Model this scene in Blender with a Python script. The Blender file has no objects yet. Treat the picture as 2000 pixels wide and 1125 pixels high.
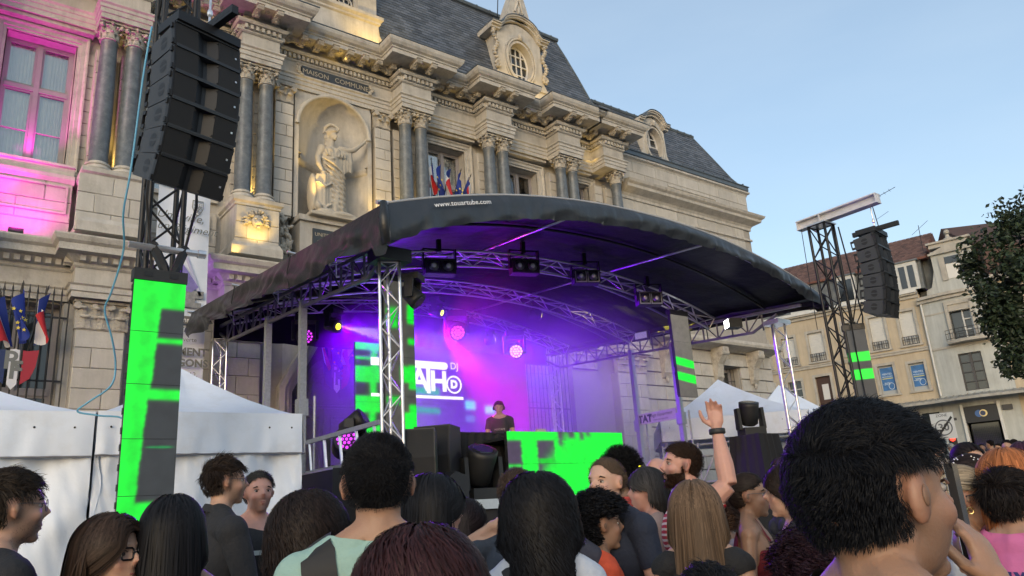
import bpy, bmesh, math, random
import numpy as np
from mathutils import Vector, Matrix, noise
from mathutils.bvhtree import BVHTree
random.seed(7); rng = np.random.default_rng(7)
R = math.radians; PI = math.pi
scene = bpy.context.scene
COL = scene.collection
# ------------------------------------------------------------------ camera, sky, sun, exposure
CAMZ = 1.6
cam = bpy.data.cameras.new('camera'); camo = bpy.data.objects.new('camera', cam); COL.objects.link(camo)
cam.sensor_width = 36.0; cam.lens = 26.98; cam.clip_end = 2000; cam.clip_start = 0.05
_M = Matrix(((0.79665, -0.12150, -0.59210), (-0.60102, -0.26430, -0.75428), (-0.06486, 0.95676, -0.28356)))
_cx = Vector((_M[0][0], _M[1][0], _M[2][0])).normalized()
_cz = Vector((_M[0][2], _M[1][2], _M[2][2])); _cz = (_cz - _cx*_cz.dot(_cx)).normalized(); _cy = _cz.cross(_cx)
camo.matrix_world = Matrix(((_cx.x,_cy.x,_cz.x,0),(_cx.y,_cy.y,_cz.y,0),(_cx.z,_cy.z,_cz.z,CAMZ),(0,0,0,1)))
scene.camera = camo
cam.dof.use_dof = False
world = bpy.data.worlds.new('World'); scene.world = world; world.use_nodes = True
_nt = world.node_tree; _nt.nodes.clear()
_sky = _nt.nodes.new('ShaderNodeTexSky'); _sky.sky_type = 'NISHITA'; _sky.sun_disc = False
SUN_EL = R(9.0); SUN_AZ = R(222.0)     # azimuth in world xy, counter-clockwise from +X, where the sun stands
_sky.sun_elevation = SUN_EL; _sky.sun_rotation = R(90.0) - SUN_AZ
_sky.air_density = 1.0; _sky.dust_density = 2.2; _sky.ozone_density = 1.6; _sky.altitude = 100
_bg = _nt.nodes.new('ShaderNodeBackground'); _bg.inputs[1].default_value = 0.13
_ow = _nt.nodes.new('ShaderNodeOutputWorld')
_tc = _nt.nodes.new('ShaderNodeTexCoord'); _mp = _nt.nodes.new('ShaderNodeMapping'); _mp.inputs['Scale'].default_value = (1.2, 1.2, 4.5); _cn = _nt.nodes.new('ShaderNodeTexNoise'); _cn.inputs['Scale'].default_value = 1.6; _cn.inputs['Detail'].default_value = 5; _cn.inputs['Roughness'].default_value = 0.55
_cr = _nt.nodes.new('ShaderNodeMapRange'); _cr.inputs['From Min'].default_value = 0.35; _cr.inputs['From Max'].default_value = 0.8; _cr.inputs['To Min'].default_value = 0.26; _cr.inputs['To Max'].default_value = 0.42
_mxs = _nt.nodes.new('ShaderNodeMix'); _mxs.data_type = 'RGBA'; _mxs.inputs[7].default_value = (2.7, 3.15, 3.55, 1)
_nt.links.new(_tc.outputs['Generated'], _mp.inputs['Vector']); _nt.links.new(_mp.outputs[0], _cn.inputs['Vector']); _nt.links.new(_cn.outputs['Fac'], _cr.inputs['Value']); _nt.links.new(_cr.outputs[0], _mxs.inputs['Factor']); _nt.links.new(_sky.outputs[0], _mxs.inputs[6]); _nt.links.new(_mxs.outputs[2], _bg.inputs[0]); _nt.links.new(_bg.outputs[0], _ow.inputs[0])
sund = bpy.data.lights.new('sun', 'SUN'); sund.energy = 0.3; sund.angle = R(30); sund.color = (1.0, 0.97, 0.93)
suno = bpy.data.objects.new('sun', sund); COL.objects.link(suno)
suno.rotation_euler = Vector((-math.cos(SUN_AZ)*math.cos(R(18)), -math.sin(SUN_AZ)*math.cos(R(18)), -math.sin(R(18)))).to_track_quat('-Z', 'Y').to_euler()
vs = scene.view_settings; vs.view_transform = 'Standard'; vs.look = 'None'; vs.exposure = 1.2; vs.gamma = 1.0
scene.render.engine = 'CYCLES'
cy = scene.cycles; cy.max_bounces = 6; cy.diffuse_bounces = 3; cy.glossy_bounces = 3; cy.transmission_bounces = 4; cy.volume_bounces = 0
cy.transparent_max_bounces = 12; cy.use_denoising = True; cy.sample_clamp_indirect = 4.0; cy.volume_step_rate = 4; cy.caustics_reflective = False; cy.caustics_refractive = False

# ------------------------------------------------------------------ materials
_mats = {}
def mat(name, col=(0.5,0.5,0.5), rough=0.6, metal=0.0, var=0.0, vscale=4.0, bump=0.0, bscale=20.0, emit=None, estr=0.0,
        rnd=0.0, spec=0.5, streak=0.0, sss=0.0, attr=None, attr_mul=0.0, alpha=1.0, dirt=None, fabric=False, coat=0.0):
    if name in _mats: return _mats[name]
    m = bpy.data.materials.new(name); m.use_nodes = True; nt = m.node_tree; N = nt.nodes; L = nt.links
    b = N['Principled BSDF']; b.inputs['Roughness'].default_value = rough; b.inputs['Metallic'].default_value = metal
    b.inputs['Specular IOR Level'].default_value = spec; b.inputs['Base Color'].default_value = (*col, 1)
    if coat: b.inputs['Coat Weight'].default_value = coat
    tc = N.new('ShaderNodeTexCoord'); gp = N.new('ShaderNodeNewGeometry'); src = None
    base = None
    def mixmul(prev, fac_socket, lo, hi):
        mr = N.new('ShaderNodeMapRange'); mr.inputs['From Min'].default_value = 0.25; mr.inputs['From Max'].default_value = 0.75
        mr.inputs['To Min'].default_value = lo; mr.inputs['To Max'].default_value = hi
        L.new(fac_socket, mr.inputs['Value'])
        mx = N.new('ShaderNodeVectorMath'); mx.operation = 'SCALE'
        if prev is None: mx.inputs[0].default_value = col
        else: L.new(prev, mx.inputs[0])
        L.new(mr.outputs[0], mx.inputs['Scale']); return mx.outputs[0]
    if var:
        n = N.new('ShaderNodeTexNoise'); n.inputs['Scale'].default_value = vscale; n.inputs['Detail'].default_value = 6; n.inputs['Roughness'].default_value = 0.62
        L.new(gp.outputs['Position'], n.inputs['Vector']); base = mixmul(base, n.outputs['Fac'], 1-var, 1+var)
    if streak:
        mp = N.new('ShaderNodeMapping'); mp.inputs['Scale'].default_value = (3.5, 3.5, 0.35)
        n = N.new('ShaderNodeTexNoise'); n.inputs['Scale'].default_value = 1.2; n.inputs['Detail'].default_value = 5; n.inputs['Roughness'].default_value = 0.7
        L.new(gp.outputs['Position'], mp.inputs['Vector']); L.new(mp.outputs[0], n.inputs['Vector']); base = mixmul(base, n.outputs['Fac'], 1-streak, 1+streak*0.5)
    if rnd:
        oi = N.new('ShaderNodeObjectInfo'); mr = N.new('ShaderNodeMath'); mr.operation = 'MULTIPLY_ADD'; mr.inputs[1].default_value = 1.0; mr.inputs[2].default_value = 0.0
        L.new(oi.outputs['Random'], mr.inputs[0]); q = N.new('ShaderNodeMapRange'); q.inputs['To Min'].default_value = 1-rnd; q.inputs['To Max'].default_value = 1+rnd
        L.new(oi.outputs['Random'], q.inputs['Value']); mx = N.new('ShaderNodeVectorMath'); mx.operation = 'SCALE'
        if base is None: mx.inputs[0].default_value = col
        else: L.new(base, mx.inputs[0])
        L.new(q.outputs[0], mx.inputs['Scale']); base = mx.outputs[0]
    if attr:
        at_ = N.new('ShaderNodeAttribute'); at_.attribute_name = attr
        if attr_mul:
            q = N.new('ShaderNodeMapRange'); q.inputs['To Min'].default_value = 1-attr_mul; q.inputs['To Max'].default_value = 1+attr_mul
            L.new(at_.outputs['Fac'], q.inputs['Value']); mx = N.new('ShaderNodeVectorMath'); mx.operation = 'SCALE'
            if base is None: mx.inputs[0].default_value = col
            else: L.new(base, mx.inputs[0])
            L.new(q.outputs[0], mx.inputs['Scale']); base = mx.outputs[0]
        else:
            mx = N.new('ShaderNodeVectorMath'); mx.operation = 'MULTIPLY'
            if base is None: mx.inputs[0].default_value = col
            else: L.new(base, mx.inputs[0])
            L.new(at_.outputs['Color'], mx.inputs[1]); base = mx.outputs[0]
    if dirt:
        n = N.new('ShaderNodeTexNoise'); n.inputs['Scale'].default_value = dirt[1]; n.inputs['Detail'].default_value = 8; n.inputs['Roughness'].default_value = 0.7
        L.new(gp.outputs['Position'], n.inputs['Vector']); cr = N.new('ShaderNodeMapRange'); cr.inputs['From Min'].default_value = 0.5; cr.inputs['From Max'].default_value = 0.75; cr.inputs['To Max'].default_value = dirt[2]
        L.new(n.outputs['Fac'], cr.inputs['Value']); mx = N.new('ShaderNodeMix'); mx.data_type = 'RGBA'
        L.new(cr.outputs[0], mx.inputs['Factor'])
        if base is None: mx.inputs[6].default_value = (*col, 1)
        else: L.new(base, mx.inputs[6])
        mx.inputs[7].default_value = (*dirt[0], 1); base = mx.outputs[2]
    if base is not None: L.new(base, b.inputs['Base Color'])
    if bump:
        n = N.new('ShaderNodeTexNoise'); n.inputs['Scale'].default_value = bscale; n.inputs['Detail'].default_value = 5
        L.new(tc.outputs['Object'] if fabric else gp.outputs['Position'], n.inputs['Vector'])
        bp = N.new('ShaderNodeBump'); bp.inputs['Strength'].default_value = 1.0; bp.inputs['Distance'].default_value = bump
        L.new(n.outputs['Fac'], bp.inputs['Height']); L.new(bp.outputs[0], b.inputs['Normal'])
    if sss:
        b.inputs['Subsurface Weight'].default_value = sss; b.inputs['Subsurface Radius'].default_value = (0.02, 0.008, 0.004); b.inputs['Subsurface Scale'].default_value = 0.6
    if emit:
        b.inputs['Emission Color'].default_value = (*emit, 1); b.inputs['Emission Strength'].default_value = estr
    if alpha < 1: b.inputs['Alpha'].default_value = alpha
    _mats[name] = m; return m

STONE = (0.48, 0.458, 0.42)
M_stone = mat('limestone', STONE, 0.85, var=0.16, vscale=0.9, streak=0.22, bump=0.006, bscale=14, dirt=((0.20,0.18,0.15), 1.6, 0.55))
M_block = mat('limestone_block', STONE, 0.85, var=0.10, vscale=1.6, rnd=0.09, streak=0.16, bump=0.005, bscale=18, dirt=((0.24,0.21,0.17), 2.2, 0.4))
M_trim = mat('limestone_trim', (0.49,0.466,0.424), 0.8, var=0.14, vscale=2.2, streak=0.2, bump=0.008, bscale=22, dirt=((0.17,0.15,0.125), 3.2, 0.6))
M_ornam = mat('limestone_carved', (0.43,0.40,0.35), 0.85, var=0.2, vscale=6, bump=0.02, bscale=26, dirt=((0.14,0.12,0.10), 5.0, 0.75))
M_mortar = mat('mortar', (0.33,0.31,0.28), 0.95, var=0.1, vscale=5)
M_marble = mat('dark_marble', (0.105,0.12,0.135), 0.38, var=0.38, vscale=5.0, bump=0.001, bscale=30, dirt=((0.32,0.33,0.33), 7.0, 0.35))
M_slate = mat('slate', (0.092,0.106,0.130), 0.5, var=0.25, vscale=1.4, attr='var', attr_mul=0.35, bump=0.002, bscale=60, dirt=((0.14,0.15,0.16), 1.1, 0.4))
M_zinc = mat('zinc', (0.13,0.15,0.165), 0.45, 0.5, var=0.2, vscale=3)
M_frame = mat('window_paint', (0.30,0.28,0.29), 0.5, var=0.08, vscale=8)
M_curtain = mat('curtain', (0.92,0.96,0.96), 0.9, var=0.04, vscale=5)
M_black = mat('black_metal', (0.012,0.012,0.014), 0.45, 0.2, bump=0.001, bscale=200)
M_blackp = mat('black_paint', (0.014,0.015,0.017), 0.55, var=0.1, vscale=30)
M_grillm = mat('speaker_mesh', (0.006,0.0065,0.008), 0.75, bump=0.002, bscale=400)
M_iron = mat('wrought_iron', (0.03,0.03,0.033), 0.5, 0.4)
M_alu = mat('aluminium', (0.72,0.72,0.74), 0.30, 0.85, var=0.08, vscale=12, dirt=((0.3,0.3,0.31), 9, 0.4))
M_galv = mat('galvanised', (0.42,0.45,0.46), 0.5, 0.7, var=0.18, vscale=25)
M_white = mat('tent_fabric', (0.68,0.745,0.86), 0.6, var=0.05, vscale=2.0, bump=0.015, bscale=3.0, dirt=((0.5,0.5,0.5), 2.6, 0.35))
M_tarp_shade = mat('roof_tarp_shade', (0.007,0.008,0.011), 0.5, var=0.15, vscale=4, bump=0.035, bscale=2.2, spec=0.22)  # same tarp as the skirt, colour darkened for the shade under the roof
M_skirt = mat('skirt_tarp', (0.016,0.017,0.019), 0.42, var=0.15, vscale=4, bump=0.03, bscale=3.2, spec=0.55)  # same tarp, left lighter than the shaded underside copy
M_text_white = mat('white_print', (0.8,0.8,0.8), 0.6)

def glass(name='window_glass', tint=(0.97,0.98,0.98), alpha=0.5):
    if name in _mats: return _mats[name]
    m = bpy.data.materials.new(name); m.use_nodes = True; nt = m.node_tree; N = nt.nodes; L = nt.links; N.clear()
    o = N.new('ShaderNodeOutputMaterial'); g = N.new('ShaderNodeBsdfGlossy'); g.inputs['Roughness'].default_value = 0.04
    t = N.new('ShaderNodeBsdfTransparent'); t.inputs[0].default_value = (*tint, 1); f = N.new('ShaderNodeFresnel'); f.inputs[0].default_value = 1.5
    a = N.new('ShaderNodeMath'); a.operation = 'ADD'; a.inputs[1].default_value = alpha*0.3; L.new(f.outputs[0], a.inputs[0])
    mx = N.new('ShaderNodeMixShader'); L.new(a.outputs[0], mx.inputs[0]); L.new(t.outputs[0], mx.inputs[1]); L.new(g.outputs[0], mx.inputs[2]); L.new(mx.outputs[0], o.inputs[0])
    _mats[name] = m; return m
M_glass = glass()
M_dkglass = mat('dark_glass', (0.02,0.025,0.03), 0.08, spec=0.8)

# ------------------------------------------------------------------ mesh collector
class MB:
    def __init__(s): s.v = []; s.f = []; s.n = 0
    def add(s, vs_, fs):
        b = s.n; s.v.extend([tuple(p) for p in vs_]); s.f.extend([tuple(i+b for i in f) for f in fs]); s.n += len(vs_); return s
    def box(s, x0,x1,y0,y1,z0,z1):
        return s.add([(x0,y0,z0),(x1,y0,z0),(x1,y1,z0),(x0,y1,z0),(x0,y0,z1),(x1,y0,z1),(x1,y1,z1),(x0,y1,z1)],
                     [(0,3,2,1),(4,5,6,7),(0,1,5,4),(1,2,6,5),(2,3,7,6),(3,0,4,7)])
    def obox(s, M, sx, sy, sz):
        c = [M @ Vector((a*sx/2, b*sy/2, d*sz/2)) for d in (-1,1) for a,b in ((-1,-1),(1,-1),(1,1),(-1,1))]
        return s.add(c, [(0,3,2,1),(4,5,6,7),(0,1,5,4),(1,2,6,5),(2,3,7,6),(3,0,4,7)])
    def tube(s, p, q, r, n=8, r2=None, caps=True):
        p = Vector(p); q = Vector(q); d = q-p
        if d.length < 1e-6: return s
        r2 = r if r2 is None else r2
        d.normalize(); a = d.orthogonal().normalized(); b = d.cross(a)
        vs_ = []
        for c, rr in ((p,r),(q,r2)):
            for i in range(n):
                t = 2*PI*i/n; vs_.append(c + a*math.cos(t)*rr + b*math.sin(t)*rr)
        fs = [(i,(i+1)%n,n+(i+1)%n,n+i) for i in range(n)]
        if caps: fs += [tuple(range(n-1,-1,-1)), tuple(range(n,2*n))]
        return s.add(vs_, fs)
    def path(s, pts, r, n=6, rs=None):
        pts = [Vector(p) for p in pts]; k = len(pts); vs_ = []; prev = None
        for i,p in enumerate(pts):
            d = (pts[min(i+1,k-1)]-pts[max(i-1,0)]).normalized()
            a = d.orthogonal().normalized() if prev is None else (prev - d*prev.dot(d)).normalized()
            prev = a; b = d.cross(a); rr = rs[i] if rs else r
            for j in range(n):
                t = 2*PI*j/n; vs_.append(p + a*math.cos(t)*rr + b*math.sin(t)*rr)
        fs = [(i*n+j, i*n+(j+1)%n, (i+1)*n+(j+1)%n, (i+1)*n+j) for i in range(k-1) for j in range(n)]
        fs += [tuple(range(n-1,-1,-1)), tuple(range((k-1)*n, k*n))]
        return s.add(vs_, fs)
    def lathe(s, prof, c=(0,0,0), n=20, caps=True, flute=0):
        vs_ = []; k = len(prof)
        for (r,z) in prof:
            for i in range(n):
                t = 2*PI*i/n; vs_.append((c[0]+r*math.cos(t), c[1]+r*math.sin(t), c[2]+z))
        fs = [(i*n+j, i*n+(j+1)%n, (i+1)*n+(j+1)%n, (i+1)*n+j) for i in range(k-1) for j in range(n)]
        if caps: fs += [tuple(range(n-1,-1,-1)), tuple(range((k-1)*n, k*n))]
        return s.add(vs_, fs)
    def rings(s, rings, caps=True, closed=True):
        n = len(rings[0]); vs_ = [p for r in rings for p in r]; k = len(rings); m = n if closed else n-1
        fs = [(i*n+j, i*n+(j+1)%n, (i+1)*n+(j+1)%n, (i+1)*n+j) for i in range(k-1) for j in range(m)]
        if caps: fs += [tuple(range(n-1,-1,-1)), tuple(range((k-1)*n, k*n))]
        return s.add(vs_, fs)
    def ell(s, c, r, n=12, m=8, M=None):
        vs_ = []; fs = []
        for i in range(m+1):
            th = PI*i/m
            for j in range(n):
                ph = 2*PI*j/n; p = Vector((r[0]*math.sin(th)*math.cos(ph), r[1]*math.sin(th)*math.sin(ph), r[2]*math.cos(th)))
                if M is not None: p = M @ p
                vs_.append(p + Vector(c))
        for i in range(m):
            for j in range(n):
                a,b_,c_,d = i*n+j, i*n+(j+1)%n, (i+1)*n+(j+1)%n, (i+1)*n+j
                fs.append((a,d,c_,b_))
        return s.add(vs_, fs)
    def prism(s, poly, y0, y1, axis='y'):
        n = len(poly)
        if axis == 'y': a = [(x,y0,z) for x,z in poly] + [(x,y1,z) for x,z in poly]
        elif axis == 'x': a = [(y0,x,z) for x,z in poly] + [(y1,x,z) for x,z in poly]
        else: a = [(x,z,y0) for x,z in poly] + [(x,z,y1) for x,z in poly]
        return s.add(a, [tuple(range(n)), tuple(range(2*n-1,n-1,-1))] + [(i,i+n,(i+1)%n+n,(i+1)%n) for i in range(n)])
    def sweep(s, path, prof, caps=True):
        """path: plan polyline (x,y), left->right, outward = right-hand side (-y for +x travel); prof: (out,z)"""
        P = [Vector(p) for p in path]; k = len(P); rr = []
        for i in range(k):
            def nrm(a,b): d = (b-a).normalized(); return Vector((d.y,-d.x))
            if i == 0: o = nrm(P[0],P[1])
            elif i == k-1: o = nrm(P[-2],P[-1])
            else:
                a = nrm(P[i-1],P[i]); b = nrm(P[i],P[i+1]); o = (a+b); o = o/max(0.2,(o.dot(a)))
            rr.append([(P[i].x+o.x*u, P[i].y+o.y*u, z) for u,z in prof])
        n = len(prof); vs_ = [p for r in rr for p in r]
        fs = [(i*n+j,(i+1)*n+j,(i+1)*n+j+1,i*n+j+1) for i in range(k-1) for j in range(n-1)]
        if caps: fs += [tuple(range(n)), tuple(range(k*n-1,(k-1)*n-1,-1))]
        return s.add(vs_, fs)
    def build(s, name, m, parent=None, smooth=False, loc=None):
        me = bpy.data.meshes.new(name); me.from_pydata(s.v, [], s.f); me.materials.append(m)
        if smooth:
            for p in me.polygons: p.use_smooth = True
        return put(name, me, parent, loc)
def put(name, me, parent=None, loc=None, rot=None, scale=None):
    o = bpy.data.objects.new(name, me); COL.objects.link(o)
    if parent is not None: o.parent = parent
    if loc is not None: o.location = loc
    if rot is not None: o.rotation_euler = rot
    if scale is not None: o.scale = scale
    return o
def smooth_angle(o, ang=35):
    me = o.data
    for p in me.polygons: p.use_smooth = True
    bm = bmesh.new(); bm.from_mesh(me)
    for e in bm.edges:
        if len(e.link_faces) == 2 and e.calc_face_angle(0) > R(ang): e.smooth = False
    bm.to_mesh(me); bm.free(); return o
def thing(name, label, cat, loc=(0,0,0), rz=0.0, group=None):
    o = bpy.data.objects.new(name, None); COL.objects.link(o); o.location = loc; o.rotation_euler = (0,0,rz)
    o.empty_display_size = 0.2; return tag(o, label, cat, group)
def tag(o, label=None, cat=None, group=None, kind=None):
    if label: o['label'] = label
    if cat: o['category'] = cat
    if group: o['group'] = group
    if kind: o['kind'] = kind
    return o
def struct(o): o['kind'] = 'structure'; return o
def stuff(o): o['kind'] = 'stuff'; return o
KIDS = {}
def copy_tree(o, parent=None):
    c = o.copy(); COL.objects.link(c)
    if parent is not None:
        c.parent = parent
    for ch in list(o.children): copy_tree(ch, c)
    return c
def local(parent, mb):   # collector whose world coordinates become local to an Empty at parent.location (no rotation)
    l = parent.location; mb.v = [(x-l.x,y-l.y,z-l.z) for x,y,z in mb.v]; return mb
def bevel_cube(name='stone_mesh', b=0.03):
    """unit cube 0..1 in x,z with depth 0..1 in y, front (y=0) edges chamfered"""
    return None
def spot(name, loc, target, energy, color, angle=40, blend=0.5, size=0.05):
    l = bpy.data.lights.new(name, 'SPOT'); l.energy = energy; l.color = color; l.spot_size = R(angle); l.spot_blend = blend; l.shadow_soft_size = size
    o = bpy.data.objects.new(name, l); COL.objects.link(o); o.location = loc
    o.rotation_euler = (Vector(target)-Vector(loc)).to_track_quat('-Z','Y').to_euler(); return o
def text_mesh(txt, size, depth=0.0, m=None, align='CENTER', shear=0.0, bold=0.0, spacing=1.0):
    c = bpy.data.curves.new('t', 'FONT'); c.body = txt; c.size = size; c.extrude = depth; c.align_x = align; c.align_y = 'CENTER'; c.shear = shear; c.offset = bold; c.space_character = spacing; c.resolution_u = 3
    o = bpy.data.objects.new('t', c); COL.objects.link(o); bpy.context.view_layer.update()
    dg = bpy.context.evaluated_depsgraph_get(); me = bpy.data.meshes.new_from_object(o.evaluated_get(dg)); bpy.data.objects.remove(o)
    me.materials.clear()
    if m: me.materials.append(m)
    return me
def lettering(txt, size, m, parent, loc, rot=(PI/2,0,0), name='lettering', **k):
    me = text_mesh(txt, size, m=m, **k); return put(name, me, parent, loc, rot)
def gz(x, y):   # the square rises gently away from the camera
    return 0.1 + 0.04*max(0.0, math.hypot(x,y)-5.0)
# ------------------------------------------------------------------ ground
def ground():
    mb = MB(); xs = [-400,-150,-60,-30,-15,-8,-4,0,4,8,12,16,20,25,30,35,40,50,60,80,120,200,400]; ys = xs
    def z(x,y): return gz(min(max(x,-60),70), min(max(y,-60),70))
    for y in ys:
        for x in xs: mb.v.append((x,y,z(x,y)))
    n = len(xs)
    for j in range(n-1):
        for i in range(n-1): mb.f.append((j*n+i, j*n+i+1, (j+1)*n+i+1, (j+1)*n+i))
    m = bpy.data.materials.new('paving'); m.use_nodes = True; nt = m.node_tree; N = nt.nodes; L = nt.links; b = N['Principled BSDF']; b.inputs['Roughness'].default_value = 0.75
    g = N.new('ShaderNodeNewGeometry'); br = N.new('ShaderNodeTexBrick'); br.inputs['Scale'].default_value = 1.6; br.inputs['Color1'].default_value = (0.20,0.19,0.175,1); br.inputs['Color2'].default_value = (0.26,0.245,0.225,1); br.inputs['Mortar'].default_value = (0.1,0.095,0.09,1); br.inputs['Mortar Size'].default_value = 0.012
    L.new(g.outputs['Position'], br.inputs['Vector']); L.new(br.outputs['Color'], b.inputs['Base Color'])
    o = mb.build('ground', m, smooth=True); struct(o)
ground()

# ------------------------------------------------------------------ town hall
HX, HY, HZ = 10.0, 20.5, 0.9
hall = thing('town_hall', 'ornate limestone town hall with paired dark marble columns, slate mansard roof and statue niche', 'town hall', (HX,HY,HZ))
def H(mb, name, m, smooth=False, parent=None, kind=None, ang=None):
    o = local(hall, mb).build(name, m, parent or hall, smooth)
    if ang: smooth_angle(o, ang)
    if kind: o['kind'] = kind
    return o
PIERS = [(2.75,3.35),(6.35,6.95),(11.63,12.23),(15.05,15.67),(18.44,19.04),(20.82,21.42)]
YW = 20.75          # first-floor wall face
YE = 20.35          # entablature face between the piers
YP = 19.62          # entablature face over the paired columns
XL, XR = -6.0, 22.3
EXTRA = [(-0.85,-0.25),(-4.3,-3.7)]
allp = sorted(EXTRA+PIERS)
def ressaut(yback, yfront, half, xl=XL, xr=XR):
    pts = [(xl,yback)]
    for a,b in allp:
        c = (a+b)/2
        pts += [(c-half,yback),(c-half,yfront),(c+half,yfront),(min(c+half,xr),yback)]
    pts.append((xr,yback)); return pts
# back mass of the building
mb = MB(); mb.box(XL,XR,21.5,30,0.0,16.7); mb.box(22.3,31.1,21.2,30,0.0,16.0); H(mb,'core_wall',M_mortar)
# --- main wall face with openings: build as rectangles
def wall_rects(x0,x1,z0,z1,holes):
    """split a rectangle into pieces round rectangular holes (x0,x1,z0,z1)"""
    xs = sorted(set([x0,x1]+[h[0] for h in holes]+[h[1] for h in holes])); xs = [x for x in xs if x0<=x<=x1]; out = []
    for a,b in zip(xs[:-1],xs[1:]):
        hs = sorted([(h[2],h[3]) for h in holes if h[0]<=a+1e-6 and h[1]>=b-1e-6]); z = z0
        for p,q in hs:
            if p>z: out.append((a,b,z,min(p,z1)))
            z = max(z,q)
        if z<z1: out.append((a,b,z,z1))
    return out
WINS = [(0.55,2.1,10.65,14.3),(-3.2,-1.6,10.65,14.3),(4.15,5.6,10.65,14.3),(12.98,14.47,10.65,14.28),(16.4,17.85,10.65,14.24),(19.75,20.95-0.35,10.65,14.3)]
mb = MB()
for a,b,c,d in wall_rects(XL,XR,8.6,14.75,[(w[0],w[1],w[2],w[3]) for w in WINS]+[(8.0,10.6,9.0,14.75)]): mb.box(a,b,YW,YW+0.75,c,d)
H(mb,'wall',M_stone)
# niche: half dome and half cylinder set back in the wall, with a ring of voussoirs
def niche():
    cx, zc, r, zb = 9.3, 13.55, 1.16, 10.45
    mb = MB(); n = 24; rings = []
    for k in range(9):      # cylinder from zb to zc
        z = zb + (zc-zb)*k/8; rings.append([(cx - r*math.cos(PI*j/n), 20.4 + 0.75*math.sin(PI*j/n), z) for j in range(n+1)])
    for k in range(1,10):   # quarter dome
        t = PI/2*k/9; rings.append([(cx - r*math.cos(t)*math.cos(PI*j/n), 20.4 + 0.75*math.cos(t)*math.sin(PI*j/n), zc + r*math.sin(t)) for j in range(n+1)])
    mb.rings(rings, caps=False, closed=False); o = H(mb,'niche_shell',M_stone,True)
    # face slab round the arch
    mb = MB(); xo0, xo1, zt = 8.0, 10.6, 14.78; m = 24
    inner = [(cx - r*math.cos(PI*j/m), zc + r*math.sin(PI*j/m)) for j in range(m+1)]
    for j in range(m):
        a, b = inner[j], inner[j+1]
        def out(p):
            dx, dz = p[0]-cx, p[1]-zc; s = 1e9
            if abs(dx)>1e-6: s = min(s, ((xo1-cx) if dx>0 else (cx-xo0))/abs(dx))
            if dz>1e-6: s = min(s, (zt-zc)/dz)
            return (cx+dx*s, zc+dz*s)
        c, d = out(b), out(a)
        mb.prism([a,b,c,d], 20.40, 20.85)
    mb.box(xo0,cx-r,20.40,20.85,zb,zc); mb.box(cx+r,xo1,20.40,20.85,zb,zc)
    H(mb,'niche_face',M_stone)
    mb = MB()
    for j in range(m+1):
        pass
    ring = []
    for j in range(33):
        t = PI*j/32; ring.append([(cx-(r+d)*math.cos(t), y, zc+(r+d)*math.sin(t)) for d,y in ((0.0,20.41),(0.0,20.34),(0.05,20.31),(0.11,20.33),(0.13,20.41))])
    mb.rings(ring, caps=False, closed=False); H(mb,'archivolt',M_trim,True)
    mb = MB()   # impost band inside the niche
    rg = []
    for j in range(25):
        t = PI*j/24; rg.append([(cx-(r-u)*math.cos(t), 20.4+(0.75-u)*math.sin(t), z) for u,z in ((0.0,12.38),(0.07,12.44),(0.05,12.52),(0.1,12.58),(0.0,12.62))])
    mb.rings(rg, caps=False, closed=False); H(mb,'impost',M_trim,True)
    mb = MB(); mb.box(8.05,10.55,20.05,21.3,10.28,10.45); mb.box(8.12,10.48,20.15,21.3,8.7,10.28); H(mb,'niche_pedestal',M_stone)
niche()
# niche bay inner pilasters and sunken wall blocks are placed with the ashlar below
# --- entablature
arch_prof = [(0,14.72),(0.02,14.72),(0.02,14.86),(0.05,14.87),(0.05,15.0),(0.08,15.01),(0.08,15.1),(0.13,15.14),(0.13,15.18),(0,15.18)]
mb = MB(); mb.sweep(ressaut(YE,YP,0.58),arch_prof); H(mb,'architrave',M_trim)
mb = MB()
mb.box(XL,XR,YE+0.004,21.5,14.74,16.45)
for a,b in allp: c=(a+b)/2; mb.box(c-0.56,min(c+0.56,XR-.004),YP+0.02,YE+0.05,14.73,16.5)
H(mb,'frieze',M_stone)
dprof = [(0,15.62),(0.05,15.66),(0.05,15.70),(0.02,15.70),(0.02,15.86),(0.14,15.88),(0.18,15.95),(0.18,15.98),(0,15.98)]
mb = MB(); mb.sweep(ressaut(YE,YP,0.58),dprof); H(mb,'bed_moulding',M_trim)
cprof = [(0,16.22),(0.62,16.22),(0.62,16.36),(0.66,16.38),(0.66,16.42),(0.74,16.47),(0.80,16.56),(0.82,16.64),(0.82,16.68),(0,16.72)]
mb = MB(); mb.sweep(ressaut(YE,YP,0.62),cprof); H(mb,'cornice',M_trim)
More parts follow.
